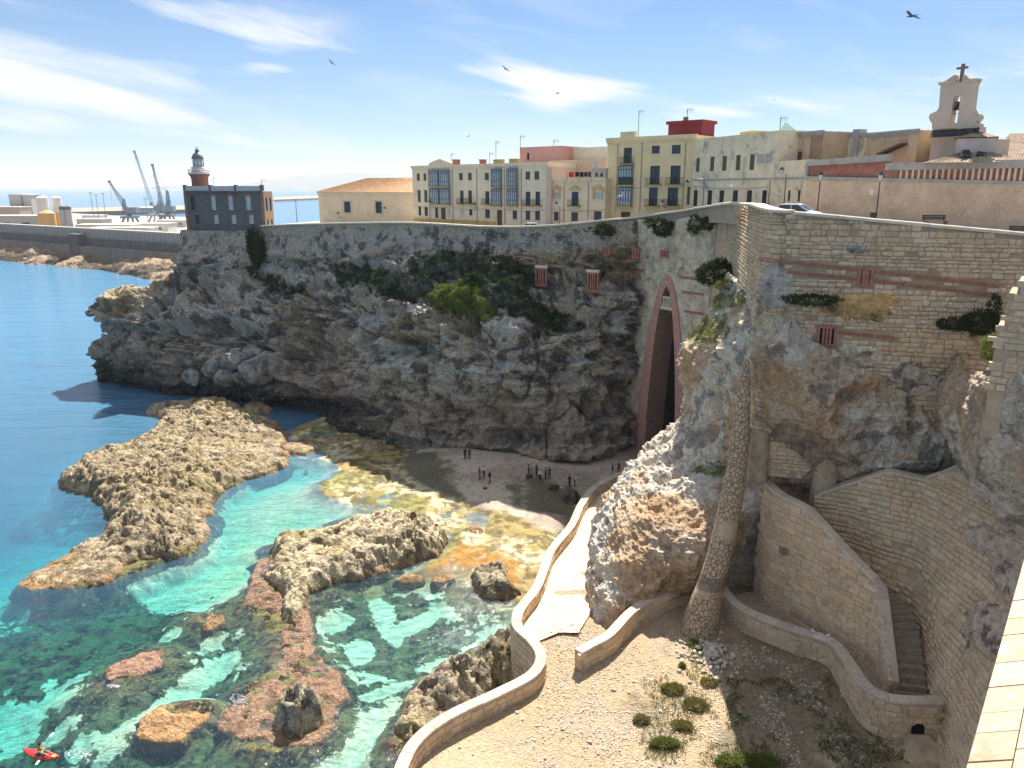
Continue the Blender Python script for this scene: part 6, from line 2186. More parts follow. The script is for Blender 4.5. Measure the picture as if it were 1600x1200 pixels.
hip('chapel_annex', 'small pink-walled hip-roofed annex in front of the bell gable', 1497, 1556, 215, 206, 76, 6, M_TILEO, plain('pink_wash', (.62, .50, .45), .9), n=12, cat='annex')
dome_ = hip('pyramid_roof', 'low pyramid of old clay tiles with two black patches behind the plaza wall', 1452, 1592, 254, 232.5, 73.5, 9, M_TILEO, n=22)
c0 = K(1523, 234, 77.5)
m = MB(); m.tube([c0, c0 + Vector((.35, 0, .9))], .1, 6); m.build('finial', M_TILEO, dome_)
for (x0, x1) in ((1499, 1518), (1523, 1547)):
    a_ = [K(x0, 248 - 3, 74.9), K(x1, 248 - 2, 74.9), K(x1 - 5, 236.5, 76.6), K(x0 + 4, 236.5, 76.6)]
    m = MB(); tile_plane(m, *[v_ + Vector((0, -.12, .10)) for v_ in a_], n=5); m.build('black_patch', M_TILED, dome_)
hip('church_roof', 'large brown tiled church roof at the right edge of the skyline', 1556, 1720, 252, 207, 78, 16, M_TILEO, M_BELL, n=40, ridge=.75)

# ------------------------------------------------------------------ the port beyond the headland
M_CONC = plain('port_concrete', (.42, .37, .31), .9, var=.15, scale=.05)
M_CRANE = plain('crane_blue_grey', (.20, .25, .30), .6, var=.2, scale=.2)
M_DARKW = plain('dark_sea_wall', (.17, .145, .13), .92, var=.3, scale=.15)
def seg_wall(px0, Y0, px1, Y1, zb, zt_, th, n=24):
    a, b_ = K(px0, 300, Y0), K(px1, 300, Y1)
    F = Facade((a.x, a.y), (b_.x, b_.y))
    m = MB()
    F.box(m, 0, F.len, zb, zt_, -th, 0)
    return m, F
dk = empty('breakwater_wall', tuple(K(100, 380, 440)), 'long layered harbour sea wall with pale ribbed top behind the rocky shore', 'sea wall')
m, Fd = seg_wall(-160, 545, 300, 357, -3, 9.2, 6)
m.build('lower_wall', plain('brown_sea_wall', (.27, .21, .17), .92, var=.3, scale=.2), dk)
m, Fd2 = seg_wall(-160, 552, 300, 364, 9.202, 13.4, 8)
m.build('middle_wall', M_DARKW, dk)
m, Fd3 = seg_wall(-160, 556, 300, 368, 13.402, 18.4, 4)
m.build('top_wall', plain('pale_ribbed_wall', (.42, .38, .33), .9, var=.15, scale=.2), dk)
m = MB()
nn = 150
for k in range(nn):
    u = Fd3.len * k / nn
    Fd3.box(m, u, u + .5, 13.404, 18.0, .002, .6)
o = m.build('rib', plain('rib_pale', (.58, .53, .46), .9, var=.1), dk); o['kind'] = 'stuff'
m = MB(); Fd2.box(m, Fd2.hit(118, 370)[0], Fd2.hit(133, 370)[0], 2, 15.5, .002, 4); m.build('buttress', M_DARKW, dk)
# rocky shore in front
rows = []
for f, zz_, dy in ((0, 7.0, 4), (.25, 5.6, -3), (.5, 4.2, -10), (.75, 2.4, -18), (1, -2.5, -27)):
    rows.append([Vector((K(px_, 400, Y_).x, Y_ + dy + 2 * sin(px_ * .07), zz_)) for px_, Y_ in ((-160, 541), (-40, 490), (60, 448), (120, 424), (200, 392), (250, 372), (310, 350))])
G = relief(rows, 620, 60)
P = G.reshape(-1, 3)
rr_ = ridged(np.c_[P[:, 0] * .9, P[:, 1] * 1.2, P[:, 2] * 1.5], .10, 6, 901, .6)
bl_ = np.floor(fbm(P, .07, 3, 905) * 6) / 6
P2 = P.copy()
P2[:, 2] += 3.0 * (rr_ - .55) + 2.2 * bl_
n_a = fbm(P, .25, 5, 911, .65)
c = lerp(np.tile(tint(.46, .33, .23), (len(P), 1)), tint(.08, .06, .05), sstep(.0, .2, n_a + .5 * (bl_ < -.1) * 1.0) * sstep(6.5, 3.5, P[:, 2]))
tag(obj('rocky_shore', mesh_np('rocky_shore', P2, grid_faces(620, 60), M_REEF, True, c)), kind='structure')
# quay platform
m = MB()
qp = [PZ(-260, 372, 5), PZ(306, 385, 5), PZ(300, 345, 5), PZ(290, 339, 5), PZ(180, 337, 5), PZ(110, 333, 5), PZ(-200, 331, 5)]
m.add([tuple(p) for p in qp] + [(p.x, p.y, -3) for p in qp], [tuple(range(7))] + [(i, i + 7, (i + 1) % 7 + 7, (i + 1) % 7) for i in range(7)])
tag(m.build('quay', M_CONC), kind='structure')
for nm, lab, pts, z0_ in (('outer_breakwater', 'long low tan breakwater beyond the cranes', [(112, 331), (300, 327), (300, 321), (112, 325)], 6), ('far_breakwater', 'thin far breakwater seen right of the lighthouse', [(428, 312), (505, 309), (505, 305.5), (428, 308)], 5)):
    P_ = [PZ(x, y, z0_) for x, y in pts]
    m = MB(); m.hexa([(p.x, p.y, -2) for p in P_] + [tuple(p) for p in P_])
    root = empty(nm, tuple(P_[0]), lab, 'breakwater')
    m.build('mole', plain('mole_tan', (.36, .29, .22), .9, var=.2, scale=.02), root)
def tank(px_, py0, py1, r, Y, label, bands):
    c_ = K(px_, py1, Y)
    root = empty('storage_tank', (c_.x, c_.y, 5), label, 'tank')
    zt_ = K(px_, py0, Y).z
    zs = 5.0
    for i, (f, mt) in enumerate(bands):
        z1_ = 5 + (zt_ - 5) * f
        m = MB(); m.lathe([(r, 0), (r, z1_ - zs - .01)] + ([(r * .3, z1_ - zs + r * .35)] if i == len(bands) - 1 else []), (c_.x, c_.y, zs), 20)
        m.build('shell', mt, root, False)
        zs = z1_
    return root
M_TKO = plain('tank_orange', (.62, .36, .14), .7, var=.1, scale=.1)
M_TKW = plain('tank_white', (.66, .62, .56), .7, var=.1, scale=.1)
tank(71, 309, 350, 4.0, 590, 'tall storage tank with orange band and pale top, left of the pair', [(.55, M_TKO), (1, M_TKW)])
tank(93, 309, 350, 3.4, 600, 'tall storage tank with orange band and pale top, right of the pair', [(.6, M_TKO), (1, M_TKW)])
tank(75, 333, 352, 5.6, 560, 'squat orange storage tank in front of the tall tanks', [(1, M_TKO)])
for k, px_ in enumerate((101, 109.5)):
    tank(px_, 323, 352, 2.2, 560, ('left' if k == 0 else 'right') + ' one of two slim grey silos with dark caps', [(.9, plain('silo_grey', (.42, .41, .38), .8)), (1, M_DARKW)])
def shed(px0, px1, py0, py1, Y, label, mt, nm='warehouse', sub=None):
    a, b_ = K(px0, py1, Y), K(px1, py1, Y)
    zt_ = K(px0, py0, Y).z
    root = empty(nm, (a.x, a.y, 5), label, nm.replace('_', ' '))
    m = MB(); m.box(((a.x + b_.x) / 2, Y + 8, (4.9 + zt_) / 2), (b_.x - a.x, 16, zt_ - 4.9)); m.build('wall', mt, root)
    m = MB(); m.box(((a.x + b_.x) / 2, Y + 8, zt_ + .302), (b_.x - a.x + 1, 17, .6)); m.build('roof', M_TKW, root)
    for k in range(4):
        m = MB(); x = a.x + (b_.x - a.x) * (k + .3) / 4; m.box((x, Y - .06, 4.9 + (zt_ - 4.9) * .55), ((b_.x - a.x) * .09, .1, (zt_ - 4.9) * .25)); m.build('window', M_GLASS, root)
    return root
shed(-60, 63, 338, 356, 585, 'long grey factory hall at the left edge of the port', plain('hall_grey', (.42, .40, .37), .8))
shed(-10, 33, 324, 345, 640, 'tan stepped works building behind the factory hall', plain('works_tan', (.40, .33, .27), .8))
shed(17, 36, 304.5, 330, 660, 'grey tower block of the works, left of two', plain('works_grey', (.45, .43, .40), .8), 'works_tower')
shed(38, 51, 305, 330, 660, 'grey tower block of the works, right of two', MATS['works_grey'], 'works_tower')
for k, (x0, x1, y0, y1, Y_) in enumerate([(118, 205, 352, 356, 560), (140, 232, 357, 360, 545), (182, 262, 350, 353, 600), (120, 160, 343, 350, 640), (215, 240, 325, 329, 1100), (128, 156, 337, 341, 800), (245, 290, 345, 349, 700)]):
    shed(x0, x1, y0, y1, Y_, ['long low white-roofed shed nearest the sea wall on the left', 'long low white-roofed shed nearest the sea wall on the right', 'pale shed behind the two nearest ones', 'small pale shed right of the silos', 'distant white shed on the mole behind the cranes', 'small white shed far behind the silos', 'white shed half hidden by the lighthouse house'][k], M_TKW if k != 3 else MATS['silo_grey'])
def lattice(m, a, b_, w0, w1, n, r):
    a, b_ = Vector(a), Vector(b_)
    d = (b_ - a).normalized()
    s_ = d.cross(Vector((0, 1, 0))).normalized()
    t_ = d.cross(s_).normalized()
    prev = None
    for i in range(n + 1):
        f = i / n
        w = w0 * (1 - f) + w1 * f
        c_ = a.lerp(b_, f)
        cur = [c_ + s_ * w * sx_ + t_ * w * ty_ for sx_, ty_ in ((-1, -1), (1, -1), (1, 1), (-1, 1))]
        if prev:
            for k in range(4):
                m.tube([prev[k], cur[k]], r, 4)
                m.tube([prev[k], cur[(k + 1) % 4]], r * .6, 4)
        prev = cur
def crane(label, bx, by, tip, top, Y, mt):
    g = K(bx, by, Y); g.z = 5
    root = empty('harbour_crane', tuple(g), label, 'crane')
    tp_, tt_ = K(tip[0], tip[1], Y - 12), K(top[0], top[1], Y)
    m = MB()
    w = 6.5
    for sx_ in (-1, 1):
        for sy_ in (-1, 1):
            m.tube([(g.x + sx_ * w, g.y + sy_ * w, 5), (g.x + sx_ * w * .55, g.y + sy_ * w * .55, 13)], 1.0, 6)
    m.box((g.x, g.y, 13.8), (12, 12, 2.0))
    m.build('portal', mt, root)
    m = MB(); m.tube([(g.x, g.y, 14.8), (tt_.x, tt_.y, tt_.z * .65 + 5)], [2.4, 1.8], 8); lattice(m, (tt_.x, tt_.y, tt_.z * .6), tuple(tt_), 1.6, .6, 5, .35); m.build('tower', mt, root)
    m = MB(); m.box((g.x + 3.2, g.y, 20), (9, 6, 5)); m.box((g.x - 2.5, g.y - 3.4, 24), (2.5, 2.5, 3)); m.build('machine_house', M_CRANE, root)
    m = MB(); lattice(m, (g.x - 1.5, g.y - 4, 23), tuple(tp_), 1.25, .45, 14, .2); m.box(tuple(tp_), (2.0, 2, 2.2)); m.build('boom', mt, root)
    m = MB(); m.tube([tuple(tt_), tuple(tp_)], .16, 4); m.tube([tuple(tt_), tuple(Vector(g).lerp(tp_, .5) + Vector((0, 0, 8)))], .16, 4); m.tube([tuple(tp_), (tp_.x, tp_.y, tp_.z - 16)], .14, 4); m.build('cable', mt, root)
crane('blue-grey harbour crane with the lowest boom, left of three', 204, 347, (171, 284), (193, 311), 700, M_CRANE)
crane('pale grey harbour crane with the highest boom leaning left', 246, 345, (210, 237), (248, 300), 760, plain('crane_pale', (.45, .48, .50), .6, scale=.2))
crane('blue-grey harbour crane with a steep boom beside the lighthouse', 262, 344, (238, 258), (261, 298), 740, M_CRANE)
for k, (px_, py0, Y_) in enumerate(((147, 302, 700), (155, 305, 720), (166, 303, 700), (231, 311, 650), (464, 313, 600))):
    g = K(px_, 345, Y_)
    zt_ = K(px_, py0, Y_).z
    root = empty('light_mast', (g.x, g.y, 0), ['slim quay light mast, first from the left', 'slim quay light mast, second from the left', 'slim quay light mast, third from the left', 'quay light mast between the two blue-grey cranes', 'thin mast in the water right of the lighthouse'][k], 'mast')
    m = MB(); m.tube([(g.x, g.y, 0 if k == 4 else 4.9), (g.x, g.y, zt_)], [.35, .2], 6); m.build('pole', M_CRANE, root)
    m = MB(); m.box((g.x, g.y, zt_ + .25), (3.4, .6, .5)); m.build('lamp_bar', M_CRANE, root)
# mountains across the gulf
xs = np.linspace(-11500, -200, 260)
V, Fm = [], []
def mh(x):
    px_ = 800 + FPX * x / (14500 / (CP + 0))
    b0 = np.interp(px_, [-160, 240, 300, 380, 455, 505, 560, 600, 640, 760, 900], [0, 10, 80, 60, 190, 270, 310, 300, 240, 120, 0])
    return max(b0 + 45 * float(fbm(np.array([[x * .0012, 0, 0]]), 1.0, 5, 950)[0]) * (b0 > 5), 0)
for x in xs:
    h_ = mh(x)
    V += [(x, 13200, -5), (x, 14500, h_), (x, 16500, -5)]
Fm = [(3 * i + k, 3 * i + 3 + k, 3 * i + 4 + k, 3 * i + 1 + k) for i in range(len(xs) - 1) for k in (0, 1)]
tag(obj('distant_mountains', mesh_np('distant_mountains', V, Fm, plain('mountain', (.10, .11, .11), .95, scale=.001), True)), kind='structure')

# ------------------------------------------------------------------ street furniture on the plaza
M_LAMPG = plain('lamp_glass', (.62, .60, .55), .3, .5, var=.05)
def lamp_post(label, px_, pytop, Y, zb_, arm=0):
    t_ = K(px_, pytop, Y)
    root = empty('street_lamp', (t_.x, t_.y, zb_), label, 'street lamp')
    H = t_.z - zb_
    x, y = t_.x, t_.y
    ph = H - (.85 if not arm else 1.0)
    m = MB(); m.lathe([(.16, 0), (.15, .3), (.09, .42), (.075, .9), (.055, 1.0), (.045, ph)], (x, y, zb_), 10); m.build('post', M_IRON, root, True)
    lx = x + arm * .55
    if arm:
        m = MB(); m.tube([(x, y, zb_ + ph - .1), (x + arm * .25, y, zb_ + ph + .12), (lx, y, zb_ + ph + .02)], .03, 6); m.build('bracket', M_IRON, root)
    zl_ = zb_ + ph + .02
    m = MB(); m.lathe([(.12, 0), (.21, .48)], (lx, y, zl_), 6); g_ = m.build('lantern', M_LAMPG, root)
    m = MB(); m.lathe([(.30, .482), (.24, .56), (.12, .72), (.04, .80), (.03, .85)], (lx, y, zl_), 6); m.build('cap', M_IRON, root)
    m = MB()
    for k in range(6):
        a = 2 * pi * k / 6
        m.tube([(lx + .125 * cos(a), y + .125 * sin(a), zl_), (lx + .22 * cos(a), y + .22 * sin(a), zl_ + .48)], .014, 4)
    m.build('frame', M_IRON, root)
lamp_post('black street lamp left of two before the pinkish plaza wall', 1283, 267, 71, 36.9)
lamp_post('black street lamp right of two, at the start of the fin frieze', 1377, 267, 67, 36.4)
lamp_post('black street lamp with a bracket arm behind the white car', 1230, 258, 88, 37.2, -1)
lamp_post('tall thin lamp with a left arm in front of the small cream house', 875, 313, 121.5, 33.2, -1)
def wall_lantern(label, px_, py, Y):
    p = K(px_, py, Y)
    root = empty('wall_lantern', tuple(p), label, 'wall lantern')
    m = MB(); m.tube([p + Vector((.7, .5, -.5)), p + Vector((.3, .2, -.45)), p + Vector((0, 0, -.25))], .035, 5); m.build('bracket', M_IRON, root)
    m = MB(); m.lathe([(.14, -.25), (.24, .3)], tuple(p), 6); m.build('lantern', M_LAMPG, root)
    m = MB(); m.lathe([(.33, .302), (.12, .55), (.03, .7)], tuple(p), 6); m.build('cap', M_IRON, root)
wall_lantern('black wall lantern low between the balcony doors of the tall house', 1035, 319, 118.3)
wall_lantern('wall lantern at the right corner of the tall house', 1074, 288, 115.8)
wall_lantern('wall lantern on the left end of the apartment house', 671, 318, 151.5)
wall_lantern('wall lantern on the middle of the apartment house', 741, 322, 143)
wall_lantern('wall lantern at the left of the tile-roofed hall', 528, 336, 164)
wall_lantern('wall lantern between the window and right end of the hall', 601, 328, 161)
def bench(label, px_, py, Y, zb_, w=2.0):
    p = K(px_, py, Y)
    root = empty('bench', (p.x, p.y, zb_), label, 'bench')
    for k in range(4):
        m = MB(); m.box((p.x, p.y - .2 + k * .13, zb_ + .47), (w, .10, .04)); m.build('seat_slat', M_IRON, root)
    for k in range(3):
        m = MB(); m.box((p.x, p.y + .32 + k * .03, zb_ + .62 + k * .14), (w, .04, .11)); m.build('back_slat', M_IRON, root)
    for s_ in (-1, 1):
        m = MB(); m.box((p.x + s_ * w * .42, p.y + .02, zb_ + .225), (.07, .5, .45)); m.box((p.x + s_ * w * .42, p.y + .36, zb_ + .70), (.06, .05, .5)); m.build('leg', M_IRON, root)
bench('dark bench by the plaza wall, right of the second lamp', 1462, 345, 66, 36.75, 2.0)
bench('dark bench cut off by the right edge of the picture', 1600, 360, 63, 36.0, 2.0)
p = K(1365, 335, 70)
root = empty('litter_bin', (p.x, p.y, 36.9), 'black litter bin beside the right street lamp', 'litter bin')
m = MB(); m.lathe([(.20, 0), (.27, .05), (.30, .85), (.27, .86), (.25, .5)], (p.x, p.y, 36.9), 14); m.build('bin_body', M_IRON, root)
m = MB(); m.lathe([(.31, .0), (.31, .06)], (p.x, p.y, 37.765), 14); m.build('rim', M_IRON, root)

def car(label, loc, rz, paint):
    root = empty('parked_car', loc, label, 'car')
    root.rotation_euler = (0, 0, rz)
    secs = [(-2.05, .62, .70, .78), (-1.95, .86, .50, .84), (-1.2, .95, .30, .88), (.9, .95, .30, .88), (1.75, .82, .36, .85), (2.08, .62, .50, .74)]
    m = MB()
    ring = lambda x, top, bot, hw: [(x, -hw, bot), (x, -hw * 1.0, (bot + top) / 2), (x, -hw * .93, top - .05), (x, -hw * .5, top + .02), (x, hw * .5, top + .02), (x, hw * .93, top - .05), (x, hw, (bot + top) / 2), (x, hw, bot)]
    V = []
    for s_ in secs: V += ring(*s_)
    F_ = [(i * 8 + k, i * 8 + (k + 1) % 8, i * 8 + 8 + (k + 1) % 8, i * 8 + 8 + k) for i in range(len(secs) - 1) for k in range(8)]
    F_ += [tuple(range(8))[::-1], tuple(range(40, 48))]
    m.add(V, F_)
    def lbuild(m, nm, mt, par=root, smooth=False):
        me = bpy.data.meshes.new(nm)
        me.from_pydata([tuple(v_) for v_ in m.v], [], m.f)
        me.materials.append(mt)
        if smooth: me.polygons.foreach_set('use_smooth', [True] * len(me.polygons))
        return obj(nm, me, par)
    bd = lbuild(m, 'body', paint)
    mod = bd.modifiers.new('b', 'BEVEL'); mod.width = .06; mod.segments = 3
    # greenhouse
    m = MB(); m.hexa([(-1.75, -.76, .96), (1.0, -.76, .96), (1.0, .76, .96), (-1.75, .76, .96), (-1.35, -.60, 1.40), (.25, -.60, 1.42), (.25, .60, 1.42), (-1.35, .60, 1.40)])
    lbuild(m, 'windows', plain('car_glass', (.03, .045, .06), .08, .8))
    m = MB(); m.hexa([(-1.42, -.63, 1.402), (.32, -.63, 1.425), (.32, .63, 1.425), (-1.42, .63, 1.402), (-1.25, -.56, 1.49), (.1, -.56, 1.50), (.1, .56, 1.50), (-1.25, .56, 1.49)])
    lbuild(m, 'roof', paint)
    for x0, x1 in ((1.0, .25), (-.35, -.38), (-1.75, -1.35)):
        for s_ in (-1, 1):
            m = MB(); m.tube([(x0, s_ * .775, .95), (x1, s_ * .615, 1.42)], .045, 5); lbuild(m, 'pillar', paint)
    for x in (-1.3, 1.3):
        for s_ in (-1, 1):
            m = MB(); m.tube([(x, s_ * .66, .31), (x, s_ * .88, .31)], .31, 18); w = lbuild(m, 'wheel', plain('tyre', (.02, .02, .02), .8))
            m = MB(); m.tube([(x, s_ * .86, .31), (x, s_ * .89, .31)], .19, 12); lbuild(m, 'rim', plain('rim_grey', (.4, .4, .42), .35, .5, .6), w)
    for s_ in (-1, 1):
        m = MB(); m.box((2.0, s_ * .60, .62), (.14, .32, .14)); lbuild(m, 'headlight', plain('headlamp', (.7, .72, .75), .1, .8))
        m = MB(); m.box((-2.02, s_ * .62, .68), (.10, .26, .16)); lbuild(m, 'tail_light', plain('tail_red', (.3, .01, .01), .2, .8))
        m = MB(); m.box((.78, s_ * .93, 1.0), (.12, .18, .13)); lbuild(m, 'mirror', M_IRON)
    m = MB(); m.box((2.09, 0, .48), (.03, .5, .11)); lbuild(m, 'number_plate', M_FR_W)
    m = MB(); m.box((2.05, 0, .66), (.06, .8, .12)); lbuild(m, 'grille', M_IRON)
    return root
c1 = K(1247, 325, 66.5)
car('silver-white hatchback parked at the bastion corner, windscreen to the camera', (c1.x, c1.y, 37.12), radians(-38), plain('car_silver', (.66, .68, .72), .28, .6, .2, var=.02))
c2 = K(825, 352, 124)
car('pale blue-white car seen over the parapet before the apartment house', (c2.x, c2.y, 33.0), radians(172), plain('car_white_blue', (.60, .68, .78), .3, .6, var=.02))

def antenna(label, px_, py0, py1, Y, yagi=False):
    a, b_ = K(px_, py1 + 2, Y), K(px_, py0, Y)
    root = empty('antenna', tuple(a), label, 'antenna')
    m = MB(); m.tube([a, (a.x, a.y, b_.z)], .045, 5); m.build('mast', M_IRON, root)
    m = MB()
    m.tube([(a.x - .1, a.y, b_.z - .15), (a.x + .9, a.y - .2, b_.z - .12)], .02, 4)
    for k in range(5 if yagi else 3):
        m.tube([(a.x + .1 + .18 * k, a.y, b_.z - .14 + .35), (a.x + .1 + .18 * k, a.y, b_.z - .14 - .35)], .014, 4)
    m.build('aerial', M_IRON, root)
for t_ in [('very thin tall mast on the left part of the tall house', 997, 173, 212, 120, False), ('antenna on the dark red roof box', 1073, 170, 189, 116, True), ('antenna beside the green pyramid skylight', 1218, 183, 207, 102, True),
           ('tall whip antenna on the middle of the apartment house', 775, 221, 251, 142, False), ('antenna right of the apartment house gable', 705, 240, 258, 150, False), ('short antenna with bars left of the tall whip one', 765, 239, 254, 143, True),
           ('antenna on the left corner of the salmon pink block', 813, 212, 231, 146, True), ('small antenna on the white skyline block', 865, 219, 229, 144, True), ('whip antenna on the left part of the keeper house', 334, 277, 291, 168, False), ('antenna at the right corner of the keeper house', 409, 280, 292, 164, True)]:
    antenna(*t_)
# washing line
a, b_ = K(886, 269, 126.8), K(924, 268, 125.2)
root = empty('washing_line', tuple(a), 'clothes line strung over the roof terrace of the small cream house', 'clothes line')
m = MB(); m.tube([a, (a + b_) / 2 - Vector((0, 0, .08)), b_], .015, 4); m.tube([a, a - Vector((0, 0, 1.6))], .03, 4); m.tube([b_, b_ - Vector((0, 0, 1.6))], .03, 4); m.build('line', M_IRON, root)
def cloth(label, px0, px1, py0, py1, c_):
    p0, p1 = K(px0, py0, 126.0), K(px1, py0, 126.0)
    zb_ = K(px0, py1, 126.0).z
    V, n = [], 9
    for j in range(6):
        for i in range(n):
            f = i / (n - 1)
            V.append((p0.x + (p1.x - p0.x) * f, p0.y + .07 * sin(f * 9) * (j / 5), p0.z + (zb_ - p0.z) * j / 5 - .05 * (1 - abs(2 * f - 1)) * (j == 5)))
    o = obj('hung_cloth', mesh_np('hung_cloth', V, grid_faces(n, 6), plain('cloth_%d' % int(c_[0] * 100), c_, .9), True))
    md = o.modifiers.new('s', 'SOLIDIFY'); md.thickness = .02
    tag(o, label, 'laundry', 'washing hung over the roof terrace')
cloth('bright red cloth at the left of the washing line', 889, 896, 269, 276.5, (.65, .04, .04))
cloth('black shirt just right of the red cloth on the line', 899, 905, 269, 275, (.015, .015, .018))
cloth('dark trousers in the middle of the washing line', 906, 912, 269, 276, (.02, .02, .025))
cloth('dark garment second from the right on the line', 913, 918, 269, 275.5, (.03, .03, .035))
cloth('dark garment at the right end of the washing line', 919, 923, 268.5, 276, (.04, .035, .035))

# ------------------------------------------------------------------ people on the beach
def skin_mesh(nm, verts, edges, radii, mt, parent, sub=2):
    me = bpy.data.meshes.new(nm)
    me.from_pydata(verts, edges, [])
    o = bpy.data.objects.new(nm, me)
    col.objects.link(o)
    md = o.modifiers.new('skin', 'SKIN')
    md.use_smooth_shade = True
    lay = me.skin_vertices[0].data
    for i, r in enumerate(radii):
        lay[i].radius = (r, r) if isinstance(r, (int, float)) else r
        lay[i].use_root = (i == 0)
    ms_ = o.modifiers.new('sub', 'SUBSURF')
    ms_.levels = sub
    ms_.render_levels = sub
    dg = bpy.context.evaluated_depsgraph_get()
    m2 = bpy.data.meshes.new_from_object(o.evaluated_get(dg))
    m2.materials.clear()
    m2.materials.append(mt)
    bpy.data.objects.remove(o)
    bpy.data.meshes.remove(me)
    return obj(nm, m2, parent)
M_SKIN = plain('skin', (.42, .25, .17), .6, var=.05)
def figure(label, px_, py, top_c, leg_c, rz=0.0, pose='stand', hair=(.03, .02, .015), ht=1.72, at=None, hem=.80, sleeve=True):
    if at is None:
        zg = 1.3
        for _ in range(4):
            p = PZ(px_, py, zg)
            zg = ground_z(p.x, p.y)
        p = PZ(px_, py, zg)
    else:
        p = Vector(at)
    root = empty('person', tuple(p), label, 'person')
    root.rotation_euler = (0, 0, rz)
    root.scale = (ht / 1.72,) * 3
    st_ = {'stand': 0.0, 'walk': .24}.get(pose, .05)
    lean = .55 if pose == 'bend' else .03
    def T(v_):      # lean the upper body forward (+y) about the hips
        x, y, z_ = v_
        if z_ <= .95: return v_
        d = z_ - .95
        return (x, y + d * sin(lean), .95 + d * cos(lean))
    V = [(0, 0, .95), (0, .01, 1.12), (0, 0, 1.32), (0, .0, 1.44), (0, .01, 1.53), (0, .025, 1.63), (0, .01, 1.70),
         (-.10, 0, .90), (-.11, st_ * .5, .50), (-.11, st_ * .9 - .03, .09), (-.12, st_ * .9 + .12, .035),
         (.10, 0, .90), (.11, -st_ * .4, .50), (.11, -st_ * .9 - .03, .09), (.12, -st_ * .9 + .12, .035),
         (-.18, 0, 1.40), (-.24, -.02, 1.14), (-.25, .08, .90), (-.25, .11, .80),
         (.18, 0, 1.40), (.24, -.02, 1.14), (.25, .08, .90), (.25, .11, .80)]
    if pose == 'point':
        V[20], V[21], V[22] = (.40, .10, 1.36), (.60, .2, 1.42), (.69, .24, 1.44)
    if pose == 'hands':
        V[17], V[18] = (-.12, .2, 1.12), (-.04, .24, 1.14)
        V[21], V[22] = (.12, .2, 1.12), (.04, .24, 1.14)
    V = [T(v_) for v_ in V]
    E = [(0, 1), (1, 2), (2, 3), (3, 4), (4, 5), (5, 6), (0, 7), (7, 8), (8, 9), (9, 10), (0, 11), (11, 12), (12, 13), (13, 14), (3, 15), (15, 16), (16, 17), (17, 18), (3, 19), (19, 20), (20, 21), (21, 22)]
    Rr = [(.13, .10), (.115, .09), (.14, .10), (.09, .07), .052, (.075, .09), (.06, .07), .085, .06, .042, .035, .085, .06, .042, .035, .055, .042, .034, .028, .055, .042, .034, .028]
    skin_mesh('body', V, E, Rr, M_SKIN, root, 1)
    cm = lambda c_: plain('cloth_%02d_%02d_%02d' % tuple(int(v_ * 100) for v_ in c_), c_, .9, var=.1, scale=6)
    # shirt or jacket
    si = [0, 1, 2, 3, 15, 16, 17, 19, 20, 21]
    mp_ = {v_: i for i, v_ in enumerate(si)}
    Ve = [V[i] for i in si]
    Ve[0] = T((0, 0, .96))
    Es = [(mp_[a], mp_[b_]) for a, b_ in E if a in mp_ and b_ in mp_]
    Rs = [(.17, .13), (.15, .12), (.17, .125), (.105, .085), .075, .06, .048, .075, .06, .048]
    skin_mesh('shirt', Ve, Es, Rs, cm(top_c), root, 1)
    li = [0, 7, 8, 9, 11, 12, 13]
    mp_ = {v_: i for i, v_ in enumerate(li)}
    skin_mesh('trousers', [V[i] for i in li], [(mp_[a], mp_[b_]) for a, b_ in E if a in mp_ and b_ in mp_], [(.15, .12), .105, .078, .06, .105, .078, .06], cm(leg_c), root, 1)
    hd = Vector(T((0, -.012, 1.655)))
    m = MB(); m.lathe([(.03, .10), (.078, .07), (.094, .01), (.088, -.05), (.06, -.09)][::-1], tuple(hd), 12)
    me = bpy.data.meshes.new('hair'); me.from_pydata(m.v, [], m.f); me.materials.append(plain('hair_%d' % int(hair[0] * 100), hair, .8)); me.polygons.foreach_set('use_smooth', [True] * len(me.polygons))
    obj('hair', me, root)
    for s_, k in ((-1, 10), (1, 14)):
        sx_, sy_, _ = V[k]
        m = MB(); m.box((sx_, sy_ - .07, .04), (.10, .28, .08))
        me = bpy.data.meshes.new('shoe'); me.from_pydata(m.v, [], m.f); me.materials.append(plain('shoe_dark' if k else 'x', (.05, .05, .05), .7)); obj('shoe', me, root)
    return root
BK, JN, WH = (.02, .02, .025), (.05, .07, .13), (.62, .62, .62)
